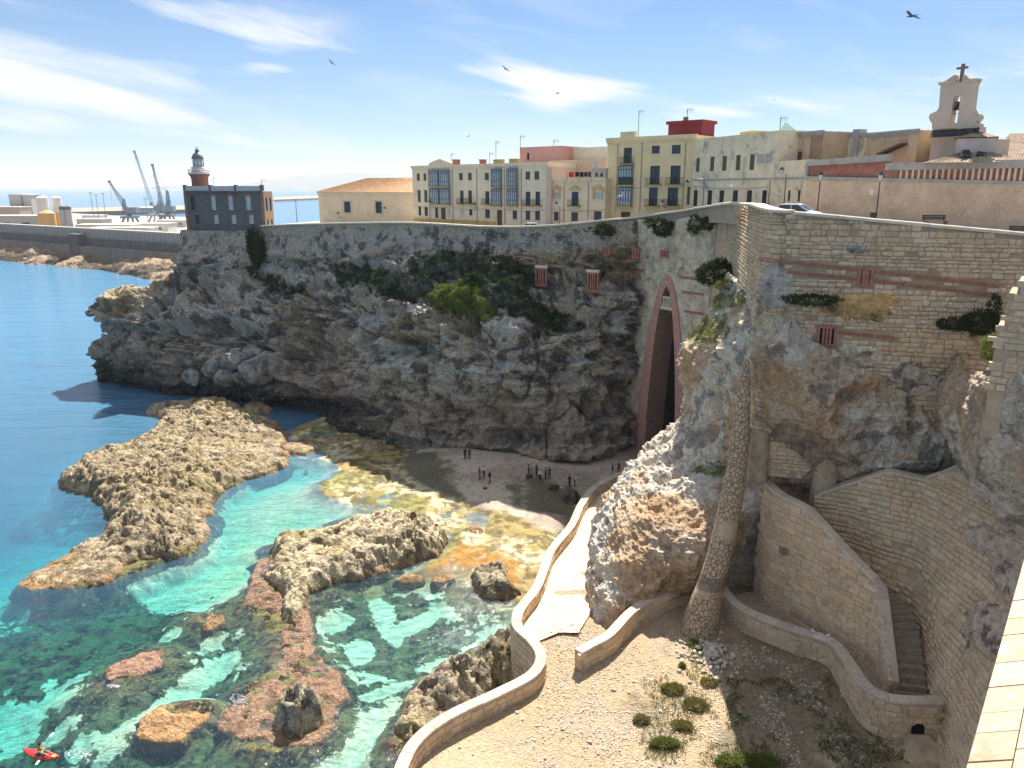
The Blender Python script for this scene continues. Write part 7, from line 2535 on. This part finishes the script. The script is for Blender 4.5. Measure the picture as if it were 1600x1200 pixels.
for a_ in [('person in a black jacket, left of the pair by the cliff foot', 726.8, 717, BK, BK, 2.6, 'stand'), ('person in a purple top, right of the pair by the cliff foot', 733.5, 717, (.13, .06, .12), BK, -2.6, 'hands'),
           ('person in a dark red top and blue jeans in the trio', 749.5, 748, (.16, .03, .03), JN, 2.0, 'stand'), ('person in a white top in the middle of the trio', 756, 746, WH, BK, 3.0, 'hands'), ('person in black with pale shoes at the right of the trio', 765.3, 754, BK, (.05, .05, .07), 2.4, 'walk'),
           ('tall person in a pale grey top in the large group', 830.8, 742, (.5, .5, .5), (.35, .33, .3), 3.1, 'stand'), ('person in slate blue at the left of the large group', 826, 744, (.08, .11, .14), BK, 1.4, 'stand'), ('person in a blue coat behind in the large group', 838.4, 743, (.03, .06, .16), BK, -2.2, 'stand'),
           ('person in a white top and dark trousers in the large group', 843.8, 752, WH, BK, 2.8, 'walk'), ('person in a brown coat, second from the right of the large group', 852.5, 749, (.12, .07, .05), BK, -1.8, 'stand'), ('person in a dark brown top at the right of the large group', 858.3, 748, (.07, .045, .04), JN, -2.5, 'hands'),
           ('person all in black standing beside a bent one', 889.9, 760, BK, BK, 2.2, 'stand'), ('person in a pale blue shirt bending over on the beach', 898.3, 760, (.42, .50, .62), (.1, .1, .12), -1.6, 'bend'),
           ('person in a dark top and pale jeans near the winding wall', 956.5, 743, BK, (.22, .30, .40), -1.6, 'stand'), ('person in a red top stretching out an arm near the wall', 966.5, 739, (.30, .03, .04), BK, 3.1, 'point')]:
    figure(*a_)

# ------------------------------------------------------------------ kayak
kp = PZ(65, 1181, 0)
kd = (PZ(96, 1186, 0) - PZ(34, 1172, 0))
ky = empty('kayak', (kp.x, kp.y, .0), 'small red sit-on kayak on the turquoise water at the lower left', 'kayak')
ky.rotation_euler = (0, 0, math.atan2(kd.y, kd.x))
L_ = 3.3
V, nn, kk = [], 21, 12
for i in range(nn):
    f = i / (nn - 1) * 2 - 1
    w = .40 * max(0, 1 - abs(f) ** 2.4) + .012
    rk = .16 * abs(f) ** 3
    for k in range(kk):
        a = 2 * pi * k / kk
        V.append((f * L_ / 2, w * cos(a), rk + .10 + (.16 if sin(a) < 0 else .12) * sin(a) * (1 - .5 * abs(f) ** 3)))
Fk = [(i * kk + k, i * kk + (k + 1) % kk, (i + 1) * kk + (k + 1) % kk, (i + 1) * kk + k) for i in range(nn - 1) for k in range(kk)]
obj('hull', mesh_np('hull', V, Fk, plain('kayak_red', (.62, .03, .03), .3, .5, var=.05), True), ky)
m = MB(); m.lathe([(.30, 0), (.33, .03), (.30, .05), (.26, .02)], (0, 0, .21), 16)
me = bpy.data.meshes.new('cockpit_rim'); me.from_pydata([(v_[0] * 1.6, v_[1] * .85, v_[2]) for v_ in m.v], [], m.f); me.materials.append(M_IRON); obj('cockpit_rim', me, ky)
m = MB(); m.box((1.15, 0, .26), (.34, .3, .05)); me = bpy.data.meshes.new('hatch'); me.from_pydata(m.v, [], m.f); me.materials.append(plain('hatch_orange', (.75, .30, .12), .5)); obj('hatch', me, ky)
pk = empty('person', (kp.x, kp.y, .18), 'person in an orange vest paddling the red kayak', 'person')
pk.rotation_euler = (0, 0, math.atan2(kd.y, kd.x))
V = [(-.1, 0, .12), (-.1, 0, .30), (-.06, 0, .52), (-.05, 0, .62), (-.03, 0, .70), (0, 0, .80), (-.01, 0, .88), (.25, .12, .16), (.55, .14, .22), (.85, .12, .08), (.25, -.12, .16), (.55, -.14, .22), (.85, -.12, .08),
     (-.04, .18, .56), (.08, .28, .38), (.32, .26, .42), (-.04, -.18, .56), (.08, -.28, .38), (.32, -.26, .42)]
E = [(0, 1), (1, 2), (2, 3), (3, 4), (4, 5), (5, 6), (0, 7), (7, 8), (8, 9), (0, 10), (10, 11), (11, 12), (3, 13), (13, 14), (14, 15), (3, 16), (16, 17), (17, 18)]
skin_mesh('body', V, E, [.13, .12, .13, .08, .05, .085, .07, .08, .06, .04, .08, .06, .04, .055, .045, .032, .055, .045, .032], M_SKIN, pk, 1)
skin_mesh('life_vest', [(-.1, 0, .2), (-.1, 0, .32), (-.06, 0, .52), (-.05, 0, .58)], [(0, 1), (1, 2), (2, 3)], [.16, .18, .19, .13], plain('vest_orange', (.75, .27, .02), .8), pk, 1)
m = MB(); m.lathe([(.05, -.09), (.088, -.05), (.097, .02), (.07, .09), (.02, .11)], (-.02, 0, .83), 12)
me = bpy.data.meshes.new('hair'); me.from_pydata(m.v, [], m.f); me.materials.append(plain('hair_2', (.02, .015, .012), .8)); obj('hair', me, pk)
pd_ = empty('paddle', (kp.x, kp.y, .60), 'dark double-bladed paddle held across the red kayak', 'paddle')
pd_.rotation_euler = (0, 0, math.atan2(kd.y, kd.x) + .35)
m = MB(); m.tube([(.32, -.95, -.20), (.32, .95, .24)], .016, 6); me = bpy.data.meshes.new('shaft'); me.from_pydata(m.v, [], m.f); me.materials.append(M_IRON); obj('shaft', me, pd_)
for s_ in (-1, 1):
    m = MB(); m.box((.32, s_ * 1.12, .02 + s_ * .26), (.17, .40, .015)); me = bpy.data.meshes.new('blade'); me.from_pydata(m.v, [], m.f); me.materials.append(M_FR_W); obj('blade', me, pd_)

# ------------------------------------------------------------------ gulls
M_GUL = plain('gull_grey', (.16, .15, .15), .8)
M_GUW = plain('gull_white', (.78, .78, .78), .8, var=.04)
def gull(label, px_, py, Y, span, rz, bank, dark=True, loc=None, flap=.35):
    p = K(px_, py, Y) if loc is None else loc
    root = empty('gull', tuple(p), label, 'gull', 'gulls over the cove')
    root.rotation_euler = (0, bank, rz)
    s_ = span / 1.3
    mt = M_GUL if dark else M_GUW
    m = MB(); m.tube([(0, -.30 * s_, 0), (0, -.22 * s_, .0), (0, -.02 * s_, -.01), (0, .14 * s_, .01), (0, .22 * s_, .03), (0, .27 * s_, .02), (0, .33 * s_, .0)], [.02 * s_, .05 * s_, .075 * s_, .06 * s_, .042 * s_, .03 * s_, .006 * s_], 8)
    me = bpy.data.meshes.new('body'); me.from_pydata(m.v, [], m.f); me.materials.append(mt); obj('body', me, root)
    for q_ in (-1, 1):
        V = []
        for (x, y0, y1, z_) in ((.04, -.10, .10, .02), (.18, -.10, .12, .02 + flap * .13), (.32, -.11, .12, .02 + flap * .2), (.48, -.14, .04, .02 + flap * .17), (.65, -.20, -.14, .02 + flap * .08)):
            V += [(q_ * x * s_, y0 * s_, z_ * s_), (q_ * x * s_, y1 * s_, z_ * s_ + .01)]
        V2 = V + [(a_, b_, c_ - .012 * s_) for a_, b_, c_ in V]
        n_ = len(V)
        F_ = [(2 * i, 2 * i + 2, 2 * i + 3, 2 * i + 1) for i in range(4)] + [(2 * i + n_, 2 * i + 1 + n_, 2 * i + 3 + n_, 2 * i + 2 + n_) for i in range(4)] + [(2 * i, 2 * i + n_, 2 * i + 2 + n_, 2 * i + 2) for i in range(4)] + [(2 * i + 1, 2 * i + 3, 2 * i + 3 + n_, 2 * i + 1 + n_) for i in range(4)] + [(8, 8 + n_, 9 + n_, 9)]
        me = bpy.data.meshes.new('wing'); me.from_pydata(V2, [], F_); me.materials.append(mt); obj('wing', me, root)
    m = MB(); m.add([(-.02 * s_, -.28 * s_, 0), (.02 * s_, -.28 * s_, 0), (.07 * s_, -.42 * s_, 0), (-.07 * s_, -.42 * s_, 0), (0, -.28 * s_, .015), (0, -.42 * s_, .015)], [(0, 1, 2, 3), (0, 3, 5, 4), (1, 4, 5, 2)])
    me = bpy.data.meshes.new('tail'); me.from_pydata(m.v, [], m.f); me.materials.append(mt); obj('tail', me, root)
gull('largest dark gull high in the sky at the upper right', 1424, 25, 52, 1.35, .5, .25)
gull('dark gull gliding in front of the middle white cloud', 790, 108, 90, 1.2, .6, .5)
gull('dark gull below and right of the one at the white cloud', 871, 146, 130, 1.2, 1.9, .1)
gull('tiny dark gull under the left of the middle cloud', 793, 154, 170, 1.2, .2, .2)
gull('faint gull in clear sky above the hall', 518, 98, 110, 1.2, .9, .6)
gull('tiny gull low in the sky above the apartment house', 732, 213, 190, 1.2, 2.2, .4)
gull('tiny gull in the sky above the old barracks', 1210, 156, 200, 1.2, .3, .1)
gull('white gull flying before the tall yellow house', 970, 306, 95, 1.7, -.9, -.5, False)
gull('white gull flying before the left of the old barracks', 1095, 280, 95, 1.0, .2, .0, False)
gull('white gull flying before the middle of the old barracks', 1142, 290, 90, 1.0, .1, .1, False)
gull('white gull flying before the dark weeds on the bastion', 1443, 503, 54, .8, .3, .3, False)
def perched(label, p, rz):
    root = empty('gull', tuple(p), label, 'gull')
    root.rotation_euler = (0, 0, rz)
    for nm, prof, rr_, mt in (('body', [(0, -.22, .16), (0, -.08, .18), (0, .08, .22), (0, .15, .30), (0, .19, .36), (0, .25, .35)], [.02, .07, .085, .05, .045, .008], M_GUW), ('wing', [(0, -.28, .17), (0, -.08, .225), (0, .06, .25)], [.01, .06, .05], M_GUL)):
        m = MB(); m.tube(prof, rr_, 8); me = bpy.data.meshes.new(nm); me.from_pydata(m.v, [], m.f); me.materials.append(mt); obj(nm, me, root)
    for s_ in (-1, 1):
        m = MB(); m.tube([(s_ * .03, 0, .14), (s_ * .03, 0, 0)], .008, 4); me = bpy.data.meshes.new('leg'); me.from_pydata(m.v, [], m.f); me.materials.append(M_TKO); obj('leg', me, root)
pts0 = sorted(W0, key=lambda p: abs(proj(np.array(p)[None])[0][0] - 1276))[0]
perched('white gull perched on the low wall coping, left of two', pts0 + Vector((0, 0, .21)), 1.0)
pts1 = sorted(W0, key=lambda p: abs(proj(np.array(p)[None])[0][0] - 1295))[0]
perched('white gull perched on the low wall coping, right of two', pts1 + Vector((0, 0, .21)), -2.0)
perched('white gull perched where the tall retaining wall meets the crag', ct[int(60 * 5 / 9)] + Vector((.3, 0, .24)), .6)

# ------------------------------------------------------------------ vegetation and loose stone
def leaf_mat(name, c1_, c2_):
    b = NB(name)
    r = b.N('ShaderNodeNewGeometry').outputs['Random Per Island']
    c_ = b.mix(r, c1_, c2_)
    n_ = b.N('ShaderNodeBsdfPrincipled')
    b.L(c_, n_.inputs['Base Color']); n_.inputs['Roughness'].default_value = .7; n_.inputs['Specular IOR Level'].default_value = .2
    t_ = b.N('ShaderNodeBsdfTranslucent'); b.L(c_, t_.inputs[0])
    mx = b.N('ShaderNodeMixShader'); mx.inputs[0].default_value = .25
    b.L(n_.outputs[0], mx.inputs[1]); b.L(t_.outputs[0], mx.inputs[2]); b.L(mx.outputs[0], b.out.inputs[0])
    return b.m
M_SCRUB = leaf_mat('dark_scrub', (.018, .035, .014), (.06, .085, .03))
M_BRIGHT = leaf_mat('bright_scrub', (.09, .14, .025), (.24, .26, .06))
M_DRY = leaf_mat('dry_scrub', (.14, .15, .04), (.30, .25, .09))
def leaves(Pc, Nc, size, spread, k=1, stretch=2.2):
    """k thin leaf blades round each centre, pointing roughly along the normal"""
    Pc, Nc = np.repeat(Pc, k, 0), np.repeat(Nc, k, 0)
    n = len(Pc)
    d = Nc + rng.normal(0, .75, (n, 3)) + np.array([0, 0, .5])
    d /= np.linalg.norm(d, axis=1, keepdims=True)
    s_ = np.cross(d, rng.normal(0, 1, (n, 3)))
    s_ /= np.linalg.norm(s_, axis=1, keepdims=True) + 1e-9
    L = size * rng.uniform(.5, 1.4, (n, 1))
    b0 = Pc + rng.normal(0, spread, (n, 3))
    w = L / stretch / 2
    V = np.stack([b0 - s_ * w * .5, b0 + s_ * w * .5, b0 + d * L * .6 + s_ * w, b0 + d * L - s_ * w * .2], 1).reshape(-1, 3)
    F = np.arange(4 * n).reshape(-1, 4)
    return V, F
def pick(D, mask, n):
    i = np.flatnonzero(mask)
    if len(i) == 0: return i
    return rng.choice(i, min(n, len(i)), replace=len(i) < n)
i = pick(CL, (CL['moss'] > .6) & (CL['light'] < .5) & (fbm(CL['P'], .8, 4, 967, .6) > -.04), 9000)
V, F = leaves(CL['P'][i] + CL['N'][i] * .05, CL['N'][i], .34, .13, 5, 2.8)
tag(obj('cliff_scrub', mesh_np('cliff_scrub', V, F, M_SCRUB)), 'dark low scrub clinging to the shaded sea cliff below the wall', 'scrub', kind='stuff')
i = pick(CL, CL['light'] > .35, 3500)
V, F = leaves(CL['P'][i] + CL['N'][i] * .05, CL['N'][i], .38, .15, 5, 2.6)
tag(obj('cliff_grass', mesh_np('cliff_grass', V, F, M_BRIGHT)), 'bright green grass on the sunlit bulge of the sea cliff', 'grass', kind='stuff')
fx, fy = FR['px'], FR['py']
def el2(cx, cy, rx, ry):
    return ((fx - cx) / rx) ** 2 + ((fy - cy) / ry) ** 2 < 1
msk = (el2(1100, 515, 36, 18) | el2(1135, 470, 26, 12) | el2(1105, 728, 30, 9)) & (fbm(FR['P'], .8, 3, 977) > .02)
i = pick(FR, msk, 1500)
V, F = leaves(FR['P'][i] + FR['N'][i] * .05, FR['N'][i], .22, .08, 5, 2.6)
tag(obj('rock_grass', mesh_np('rock_grass', V, F, M_DRY)), 'yellow-green grass tufts on the shoulder of the big rock', 'grass', kind='stuff')
def shrub(label, c_, rad, n, mt, size=.2, nrm=(0, -.4, 1), name='shrub', cat='shrub', flat=.5):
    c_ = np.array(tuple(c_))
    q_ = rng.normal(0, 1, (n, 3))
    q_ /= np.linalg.norm(q_, axis=1, keepdims=True)
    rr_ = rng.uniform(.45, 1, (n, 1)) ** .5
    lob = 1 + .45 * fbm(q_ * 1.4 + c_, 1.2, 3, int(abs(c_[0]) * 10) % 97)[:, None]
    off = q_ * rr_ * lob * np.array(rad)
    V, F = leaves(off, q_ + np.array(nrm) * .4, size, size * .15, 3, 2.4)
    root = empty(name, tuple(c_), label, cat)
    obj('foliage', mesh_np('foliage', V, F, mt), root)
    m = MB()
    for k in range(5):
        a = 2 * pi * k / 5
        m.tube([c_ - np.array([0, 0, rad[2] * .8]), c_ + np.array([rad[0] * .5 * cos(a), rad[1] * .5 * sin(a), rad[2] * .3])], [.03, .012], 4)
    o = m.build('stem', M_FR_B, root); o['kind'] = 'stuff'
    return root
for t_ in [('large dark bush hanging on the wall above the arch', K(1035, 356, 107.3), (1.4, .6, 1.3), 600, M_SCRUB, .35), ('dark bush on the wall right of the hanging one', K(1086, 352, 103.2), (.9, .5, 1.3), 400, M_SCRUB, .3), ('small dark tuft on the wall near the bastion bend', K(1105, 350, 101.0), (.8, .5, .9), 300, M_SCRUB, .3),
           ('tiny tuft on the wall left of the hanging bush', K(1015, 348, 109), (.7, .5, .6), 200, M_SCRUB, .28), ('dark tangled bush on the ledge between arch and bastion', K(1122, 428, 84), (2.2, 1.2, 1.4), 1300, M_SCRUB, .32), ('bright green weeds under the dark ledge bush', K(1138, 446, 77.5), (1.4, .8, .5), 350, M_BRIGHT, .22),
           ('dark bush trailing below the parapet left of the arch', K(945, 360, 111.5), (1.5, .6, .8), 500, M_SCRUB, .33), ('tall dark ivy patch below the keeper house corner', K(400, 385, 157), (2.0, .8, 3.8), 1200, M_SCRUB, .4),
           ('dark weeds on the bastion under the red stripes', K(1270, 470, 59.6), (2.2, .6, .5), 700, M_SCRUB, .2), ('dark weeds arching on the bastion wall, left half', K(1490, 508, 56.2), (1.4, .6, .45), 600, M_SCRUB, .2), ('dark weeds arching on the bastion wall, right half', K(1533, 505, 55.8), (1.5, .6, .85), 1000, M_SCRUB, .22),
           ('dark weeds running up the bastion wall at the right', K(1553, 483, 55.6), (.4, .5, 1.0), 300, M_SCRUB, .2), ('bright green weeds beside the stepped pier', K(1552, 545, 50), (.7, .5, 1.0), 450, M_BRIGHT, .2)]:
    shrub(*t_)
def on_terrace(px_, py):
    p = PZ(px_, py, 4)
    return Vector((p.x, p.y, terr_z(p.x, p.y)))
for t_ in [('olive green bush in the middle of the gravel, upper part', 1050, 1078, (.9, .6, .22), 700, M_DRY), ('olive green bush in the middle of the gravel, right part', 1086, 1102, (.9, .7, .24), 800, M_DRY), ('dark green bush in the gravel, nearest the bottom edge', 1038, 1165, (1.0, .5, .28), 800, M_BRIGHT), ('green bush between the olive and the nearest bushes', 1066, 1136, (.7, .5, .2), 500, M_DRY),
           ('small olive tuft left of the gravel bushes', 1003, 1128, (.55, .4, .25), 350, M_DRY), ('bright green patch left at the bottom edge of the gravel', 1140, 1190, (1.0, .6, .22), 900, M_BRIGHT), ('bright green patch right at the bottom edge of the gravel', 1190, 1186, (1.2, .6, .22), 1000, M_BRIGHT),
           ('small dark green tuft left of the rubble', 1066, 1042, (.25, .2, .18), 150, M_BRIGHT), ('green weeds at the left foot of the rubble pile', 1085, 1008, (.5, .5, .2), 300, M_BRIGHT), ('dry tuft right of the olive bushes', 1108, 1068, (.7, .5, .15), 300, M_DRY)]:
    lab, px_, py, rad, n, mt = t_
    shrub(lab, on_terrace(px_, py) + Vector((0, 0, rad[2] * .5)), rad, n, mt, .16)
# ground cover in the shade of the terrace
tp_ = np.c_[T2, zt]
gxp, gyp, _ = proj(tp_)
cov = (fbm(T3, .45, 4, 991) > .02) & (gxp > 1135) & (gxp < 1420) & (gyp > 1060) & (d_t > .5) & (fbm(T3, 1.6, 2, 993) > -.15)
i = np.flatnonzero(cov)
i = rng.choice(i, min(12000, len(i)), replace=False)
V, F = leaves(tp_[i], np.tile([0, 0, 1.0], (len(i), 1)), .16, .07, 4, 2.0)
tag(obj('ground_cover', mesh_np('ground_cover', V, F, leaf_mat('ground_cover_leaf', (.04, .06, .02), (.12, .15, .05)))), 'low green weeds covering the shaded ground before the stair wall', 'ground cover', kind='stuff')
px, py = gxp, gyp
gm = np.maximum.reduce([ell(1062, 1092, 58, 30, 32), ell(1045, 1150, 60, 36, -10), ell(1160, 1188, 75, 26, 8), ell(1100, 1060, 30, 14, 30), ell(1005, 1128, 16, 12), ell(1090, 1020, 26, 30, 0) - .2]) + .75 * fbm(T3, .9, 4, 1401, .6)
i = np.flatnonzero((gm > .12) & (d_t > .3))
i = rng.choice(i, min(8000, len(i)), replace=len(i) < 8000)
V, F = leaves(tp_[i] + rng.normal(0, .04, (len(i), 3)) * [1, 1, 0], np.tile([0, 0, 1.0], (len(i), 1)), .17, .05, 4, 3.2)
tag(obj('terrace_grass', mesh_np('terrace_grass', V, F, leaf_mat('terrace_grass_leaf', (.10, .13, .03), (.34, .30, .11)))), 'loose yellow-green grass spreading between the bushes on the gravel', 'grass', kind='stuff')
# rubble and gravel
bm = bmesh.new(); bmesh.ops.create_icosphere(bm, subdivisions=1, radius=1)
IV = np.array([v_.co[:] for v_ in bm.verts]); IF = np.array([[v_.index for v_ in f.verts] for f in bm.faces]); bm.free()
M_RUB = masonry_mat('rubble_stone', [(.52, .46, .38), (.62, .56, .47), (.40, .35, .29), (.55, .47, .37)], st=.2)
rub_me = []
for k in range(8):
    me = mesh_np('stone', IV * (1 + .35 * rng.uniform(-1, 1, (len(IV), 1))) * np.array([1, .8, .65]), IF, M_RUB)
    rub_me.append(me)
pile = on_terrace(1112, 1022)
pl_ = empty('rubble_pile', tuple(pile), 'heap of pale loose rubble stones between the horn-like buttress and the stair wall', 'rubble')
for k in range(230):
    a, rr_ = random.uniform(0, 2 * pi), abs(random.gauss(0, .95))
    x, y = pile.x + rr_ * cos(a) * 1.25, pile.y + rr_ * sin(a) * 1.7 + random.uniform(-.4, .5)
    o = bpy.data.objects.new('stone', rub_me[k % 8])
    r_ = random.uniform(.10, .29)
    o.location = Vector((x, y, terr_z(x, y) + max(0, .42 - rr_ * .35) * random.random() + r_ * .4)) - pile
    o.scale = (r_,) * 3
    o.rotation_euler = (random.uniform(-.4, .4), random.uniform(-.4, .4), random.uniform(0, 6))
    link(o, pl_)
def scatter(name, label, cond, n, smin, smax, mat):
    i = np.flatnonzero(cond)
    i = rng.choice(i, min(n, len(i)), replace=len(i) < n)
    c_ = tp_[i] + np.c_[rng.uniform(-.08, .08, (len(i), 2)), np.zeros(len(i))]
    s_ = (smin + (smax - smin) * rng.uniform(0, 1, (len(i), 1)) ** 3)
    V = []
    an = rng.uniform(0, 6.28, len(i))
    base = IV[None] * (1 + .3 * rng.uniform(-1, 1, (len(i), len(IV), 1))) * np.array([1, .8, .6]) * s_[:, :, None]
    ca, sa = np.cos(an)[:, None], np.sin(an)[:, None]
    x = base[:, :, 0] * ca - base[:, :, 1] * sa
    y = base[:, :, 0] * sa + base[:, :, 1] * ca
    V = np.stack([x + c_[:, 0:1], y + c_[:, 1:2], base[:, :, 2] + c_[:, 2:3] + s_ * .25], 2).reshape(-1, 3)
    F = (IF[None] + (np.arange(len(i)) * len(IV))[:, None, None]).reshape(-1, 3)
    tag(obj(name, mesh_np(name, V, F, mat)), label, 'gravel', kind='stuff')
ins = (d_t > .6) & (gyp < 1230) & (gyp > 960) & (gxp > 600)
sandy_ = (gxp < 820 + 60 * fbm(T3, .3, 3, 995))
scatter('gravel', 'loose pale gravel strewn over the terrace', ins & ~sandy_ & ((gxp < 1130) | (fbm(T3, .7, 3, 999) > .12)) & (fbm(T3, .35, 4, 997) > -.3), 15000, .025, .10, M_RUB)
scatter('scattered_stones', 'scattered fist-sized stones lying on the terrace', ins, 260, .07, .20, M_RUB)

# broken foam specks on the water
fm = []
for (cx, cy, rx, ry, n) in ((122, 1178, 22, 9, 110), (232, 1068, 0, 0, 0), (178, 1072, 12, 3, 70), (268, 1152, 18, 5, 160), (262, 660, 30, 5, 120), (372, 1095, 16, 12, 120)):
    for _ in range(n):
        a, rr_ = random.uniform(0, 6.28), random.random() ** .6
        p = PZ(cx + rx * rr_ * cos(a), cy + ry * rr_ * sin(a), .02)
        fm.append((p, random.uniform(.015, .05)))
m = MB()
for p, r_ in fm:
    m.add([p + Vector((r_ * cos(t_) * random.uniform(.6, 1.5), r_ * sin(t_) * random.uniform(.5, 1), .01)) for t_ in (0, 1.05, 2.1, 3.14, 4.2, 5.2)] + [p + Vector((0, 0, .03))], [(i_, (i_ + 1) % 6, 6) for i_ in range(6)])
o = m.build('sea_foam', plain('foam_white', (.8, .82, .82), .6, var=.02)); tag(o, 'flecks of white foam beside the kayak and the awash rocks', 'foam', kind='stuff')

# ------------------------------------------------------------------ air
m = MB()
H_ = 20600
m.hexa([(-H_, -580, -13), (H_, -580, -13), (H_, H_, -13), (-H_, H_, -13), (-H_, -580, 430), (H_, -580, 430), (H_, H_, 430), (-H_, H_, 430)])
b = NB('haze_air')
pv = b.N('ShaderNodeVolumePrincipled')
pv.inputs['Color'].default_value = (.93, .97, 1, 1)
pv.inputs['Density'].default_value = 6e-5
pv.inputs['Anisotropy'].default_value = .2
b.L(pv.outputs[0], b.out.inputs['Volume'])
hz = m.build('haze', b.m)
tag(hz, 'thin pale sea haze over the whole bay', 'haze', kind='stuff')

# rock outcrop let into the retaining wall, following its batter
us, vs = np.linspace(0, 1, 90), np.linspace(0, 1, 80)
cfa, cta = np.array([tuple(p) for p in cf]), np.array([tuple(p) for p in ct])
UU, VV_ = np.meshgrid(np.linspace(34, 56, 130), np.linspace(.25, .98, 110))
UU, VV_ = UU.ravel(), VV_.ravel()
fpt = np.stack([np.interp(UU, np.arange(60), cfa[:, k]) for k in range(3)], 1)
tpt = np.stack([np.interp(UU, np.arange(60), cta[:, k]) for k in range(3)], 1)
Q = fpt + (tpt - fpt) * VV_[:, None]
qx, qy, _ = proj(Q)
px, py = qx, qy
best = np.maximum.reduce([ell(1548, 985, 50, 62, 20), ell(1582, 905, 45, 60, 0), ell(1560, 850, 50, 40, 0) - .1]) + .8 * fbm(Q, .5, 5, 1301, .62)
nW = np.cross(tpt - fpt, np.gradient(fpt.reshape(110, 130, 3), axis=1).reshape(-1, 3)); nW /= np.linalg.norm(nW, axis=1, keepdims=True) + 1e-9
nW = np.where(nW[:, 0:1] > 0, -nW, nW)
Q2 = Q + nW * (-.35 + .85 * sstep(-.05, .5, best) + .5 * (ridged(Q, .7, 5, 1311, .6) - .5))[:, None]
n_ = fbm(Q, 1.0, 5, 1321, .65)
c = lerp(np.tile(tint(.66, .50, .38), (len(Q), 1)), tint(.22, .16, .13), sstep(.03, .25, n_))
Fc = grid_faces(130, 110); Fc = Fc[(best > -.12)[Fc].any(1)]
if len(Fc):
    used = np.unique(Fc); rm = -np.ones(len(Q), int); rm[used] = np.arange(len(used))
    obj('exposed_rock', mesh_np('exposed_rock', Q2[used] - np.array(rw.location), rm[Fc], M_FORT, True, c[used]), rw)
# eroded pockets where the living rock shows through the masonry
def rock_show(F, spec, name, parent, base_col, step=.10, amp=.5, surf=None):
    px_ = np.array([q_[0] for q_ in spec]); py_ = np.array([q_[1] for q_ in spec])
    cs = [F.hit(a_, b_) for a_, b_ in zip(px_, py_)]
    u0 = min(c_[0] - q_[2] for c_, q_ in zip(cs, spec)) - 1; u1 = max(c_[0] + q_[2] for c_, q_ in zip(cs, spec)) + 1
    z0 = min(c_[1] - q_[3] for c_, q_ in zip(cs, spec)) - 1; z1 = max(c_[1] + q_[3] for c_, q_ in zip(cs, spec)) + 1
    us, zs = np.arange(u0, u1, step), np.arange(z0, z1, step)
    U, Z = np.meshgrid(us, zs)
    U, Z = U.ravel(), Z.ravel()
    Q = np.c_[U, Z, np.zeros(len(U))]
    wob = .95 * fbm(Q, .45, 5, 1201, .62)
    best, ci = np.full(len(U), -9.0), np.zeros((len(U), 3))
    for c_, q_ in zip(cs, spec):
        m_ = 1 - np.sqrt(((U - c_[0]) / q_[2]) ** 2 + ((Z - c_[1]) / q_[3]) ** 2) + wob
        ci = np.where((m_ > best)[:, None], np.array([q_[4]]), ci)
        best = np.maximum(best, m_)
    off = -.35 + amp * sstep(-.05, .45, best) + .30 * (ridged(Q, .9, 5, 1211, .6) - .5) + .10 * (ridged(Q, 3.0, 3, 1213) - .5)
    P_ = np.array([F.w(a_, b_, c_) for a_, b_, c_ in zip(U, Z, off)])
    n_ = fbm(Q, 1.2, 5, 1221, .65)
    c = lerp(ci, ci * .35, sstep(.0, .25, n_))
    c = lerp(c, np.minimum(ci * 1.35, .8), sstep(.05, .25, fbm(Q, .6, 5, 1223)))
    Fc = grid_faces(len(us), len(zs))
    Fc = Fc[(best > -.12)[Fc].any(1)]
    used = np.unique(Fc); rm = -np.ones(len(U), int); rm[used] = np.arange(len(used))
    o = obj(name, mesh_np(name, P_[used] - np.array(parent.location), rm[Fc], M_FORT, True, c[used]), parent)
    return o
rock_show(FB, [(1350, 482, 3.9, 1.1, (.52, .33, .13)), (1395, 470, 1.4, .8, (.55, .33, .12)), (1345, 389, 1.7, .45, (.32, .30, .28)), (1530, 525, 1.9, .8, (.52, .36, .18)), (1420, 585, 4.2, 1.8, (.62, .51, .40)), (1350, 560, 3.0, 1.3, (.64, .50, .38)), (1218, 445, 1.2, 1.9, (.42, .38, .33)), (1490, 560, 1.5, 1.0, (.6, .48, .36))], 'exposed_rock', bastion, None)
aO = Vector((33.2, 49.0, 0)); bO = Vector((30.0, 38.0, 0))
FO = Facade((31.6, 48.0), (29.6, 39.0))
# drainpipes and cables on the fronts
def pipe(F, par, px_, py0, py1, r_=.055):
    u, z1 = F.hit(px_, py0)
    z0 = F.hit(px_, py1)[1]
    m = MB(); m.tube([F.w(u, z1, .09), F.w(u, z0, .09)], r_, 6); m.build('drainpipe', plain('pipe_grey', (.36, .30, .25), .7), par)
for px_ in (670.5, 707, 745, 789, 815): pipe(F2_, apt, px_, 264, 350)
pipe(F3, h3, 882, 281, 346); pipe(F3, h3, 920, 281, 344)
for px_ in (966, 1004, 1072): pipe(F4, h4, px_, 222, 330)
for px_ in (1101, 1204): pipe(F5, h5, px_, 282, 330)
def cable(F, par, p0, p1, sag=.35):
    a_, b_ = F.hit(*p0), F.hit(*p1)
    P_ = [F.w(a_[0] + (b_[0] - a_[0]) * t, a_[1] + (b_[1] - a_[1]) * t - sag * 4 * t * (1 - t), .06) for t in np.linspace(0, 1, 9)]
    m = MB(); m.tube(P_, .02, 4); m.build('cable', M_IRON, par)
cable(F2_, apt, (648, 321), (706, 323)); cable(F2_, apt, (706, 323), (760, 326)); cable(F2_, apt, (786, 326), (852, 328)); cable(F4, h4, (948, 291), (1012, 291)); cable(F5, h5, (1084, 290), (1200, 292)); cable(F3, h3, (862, 326), (944, 327))
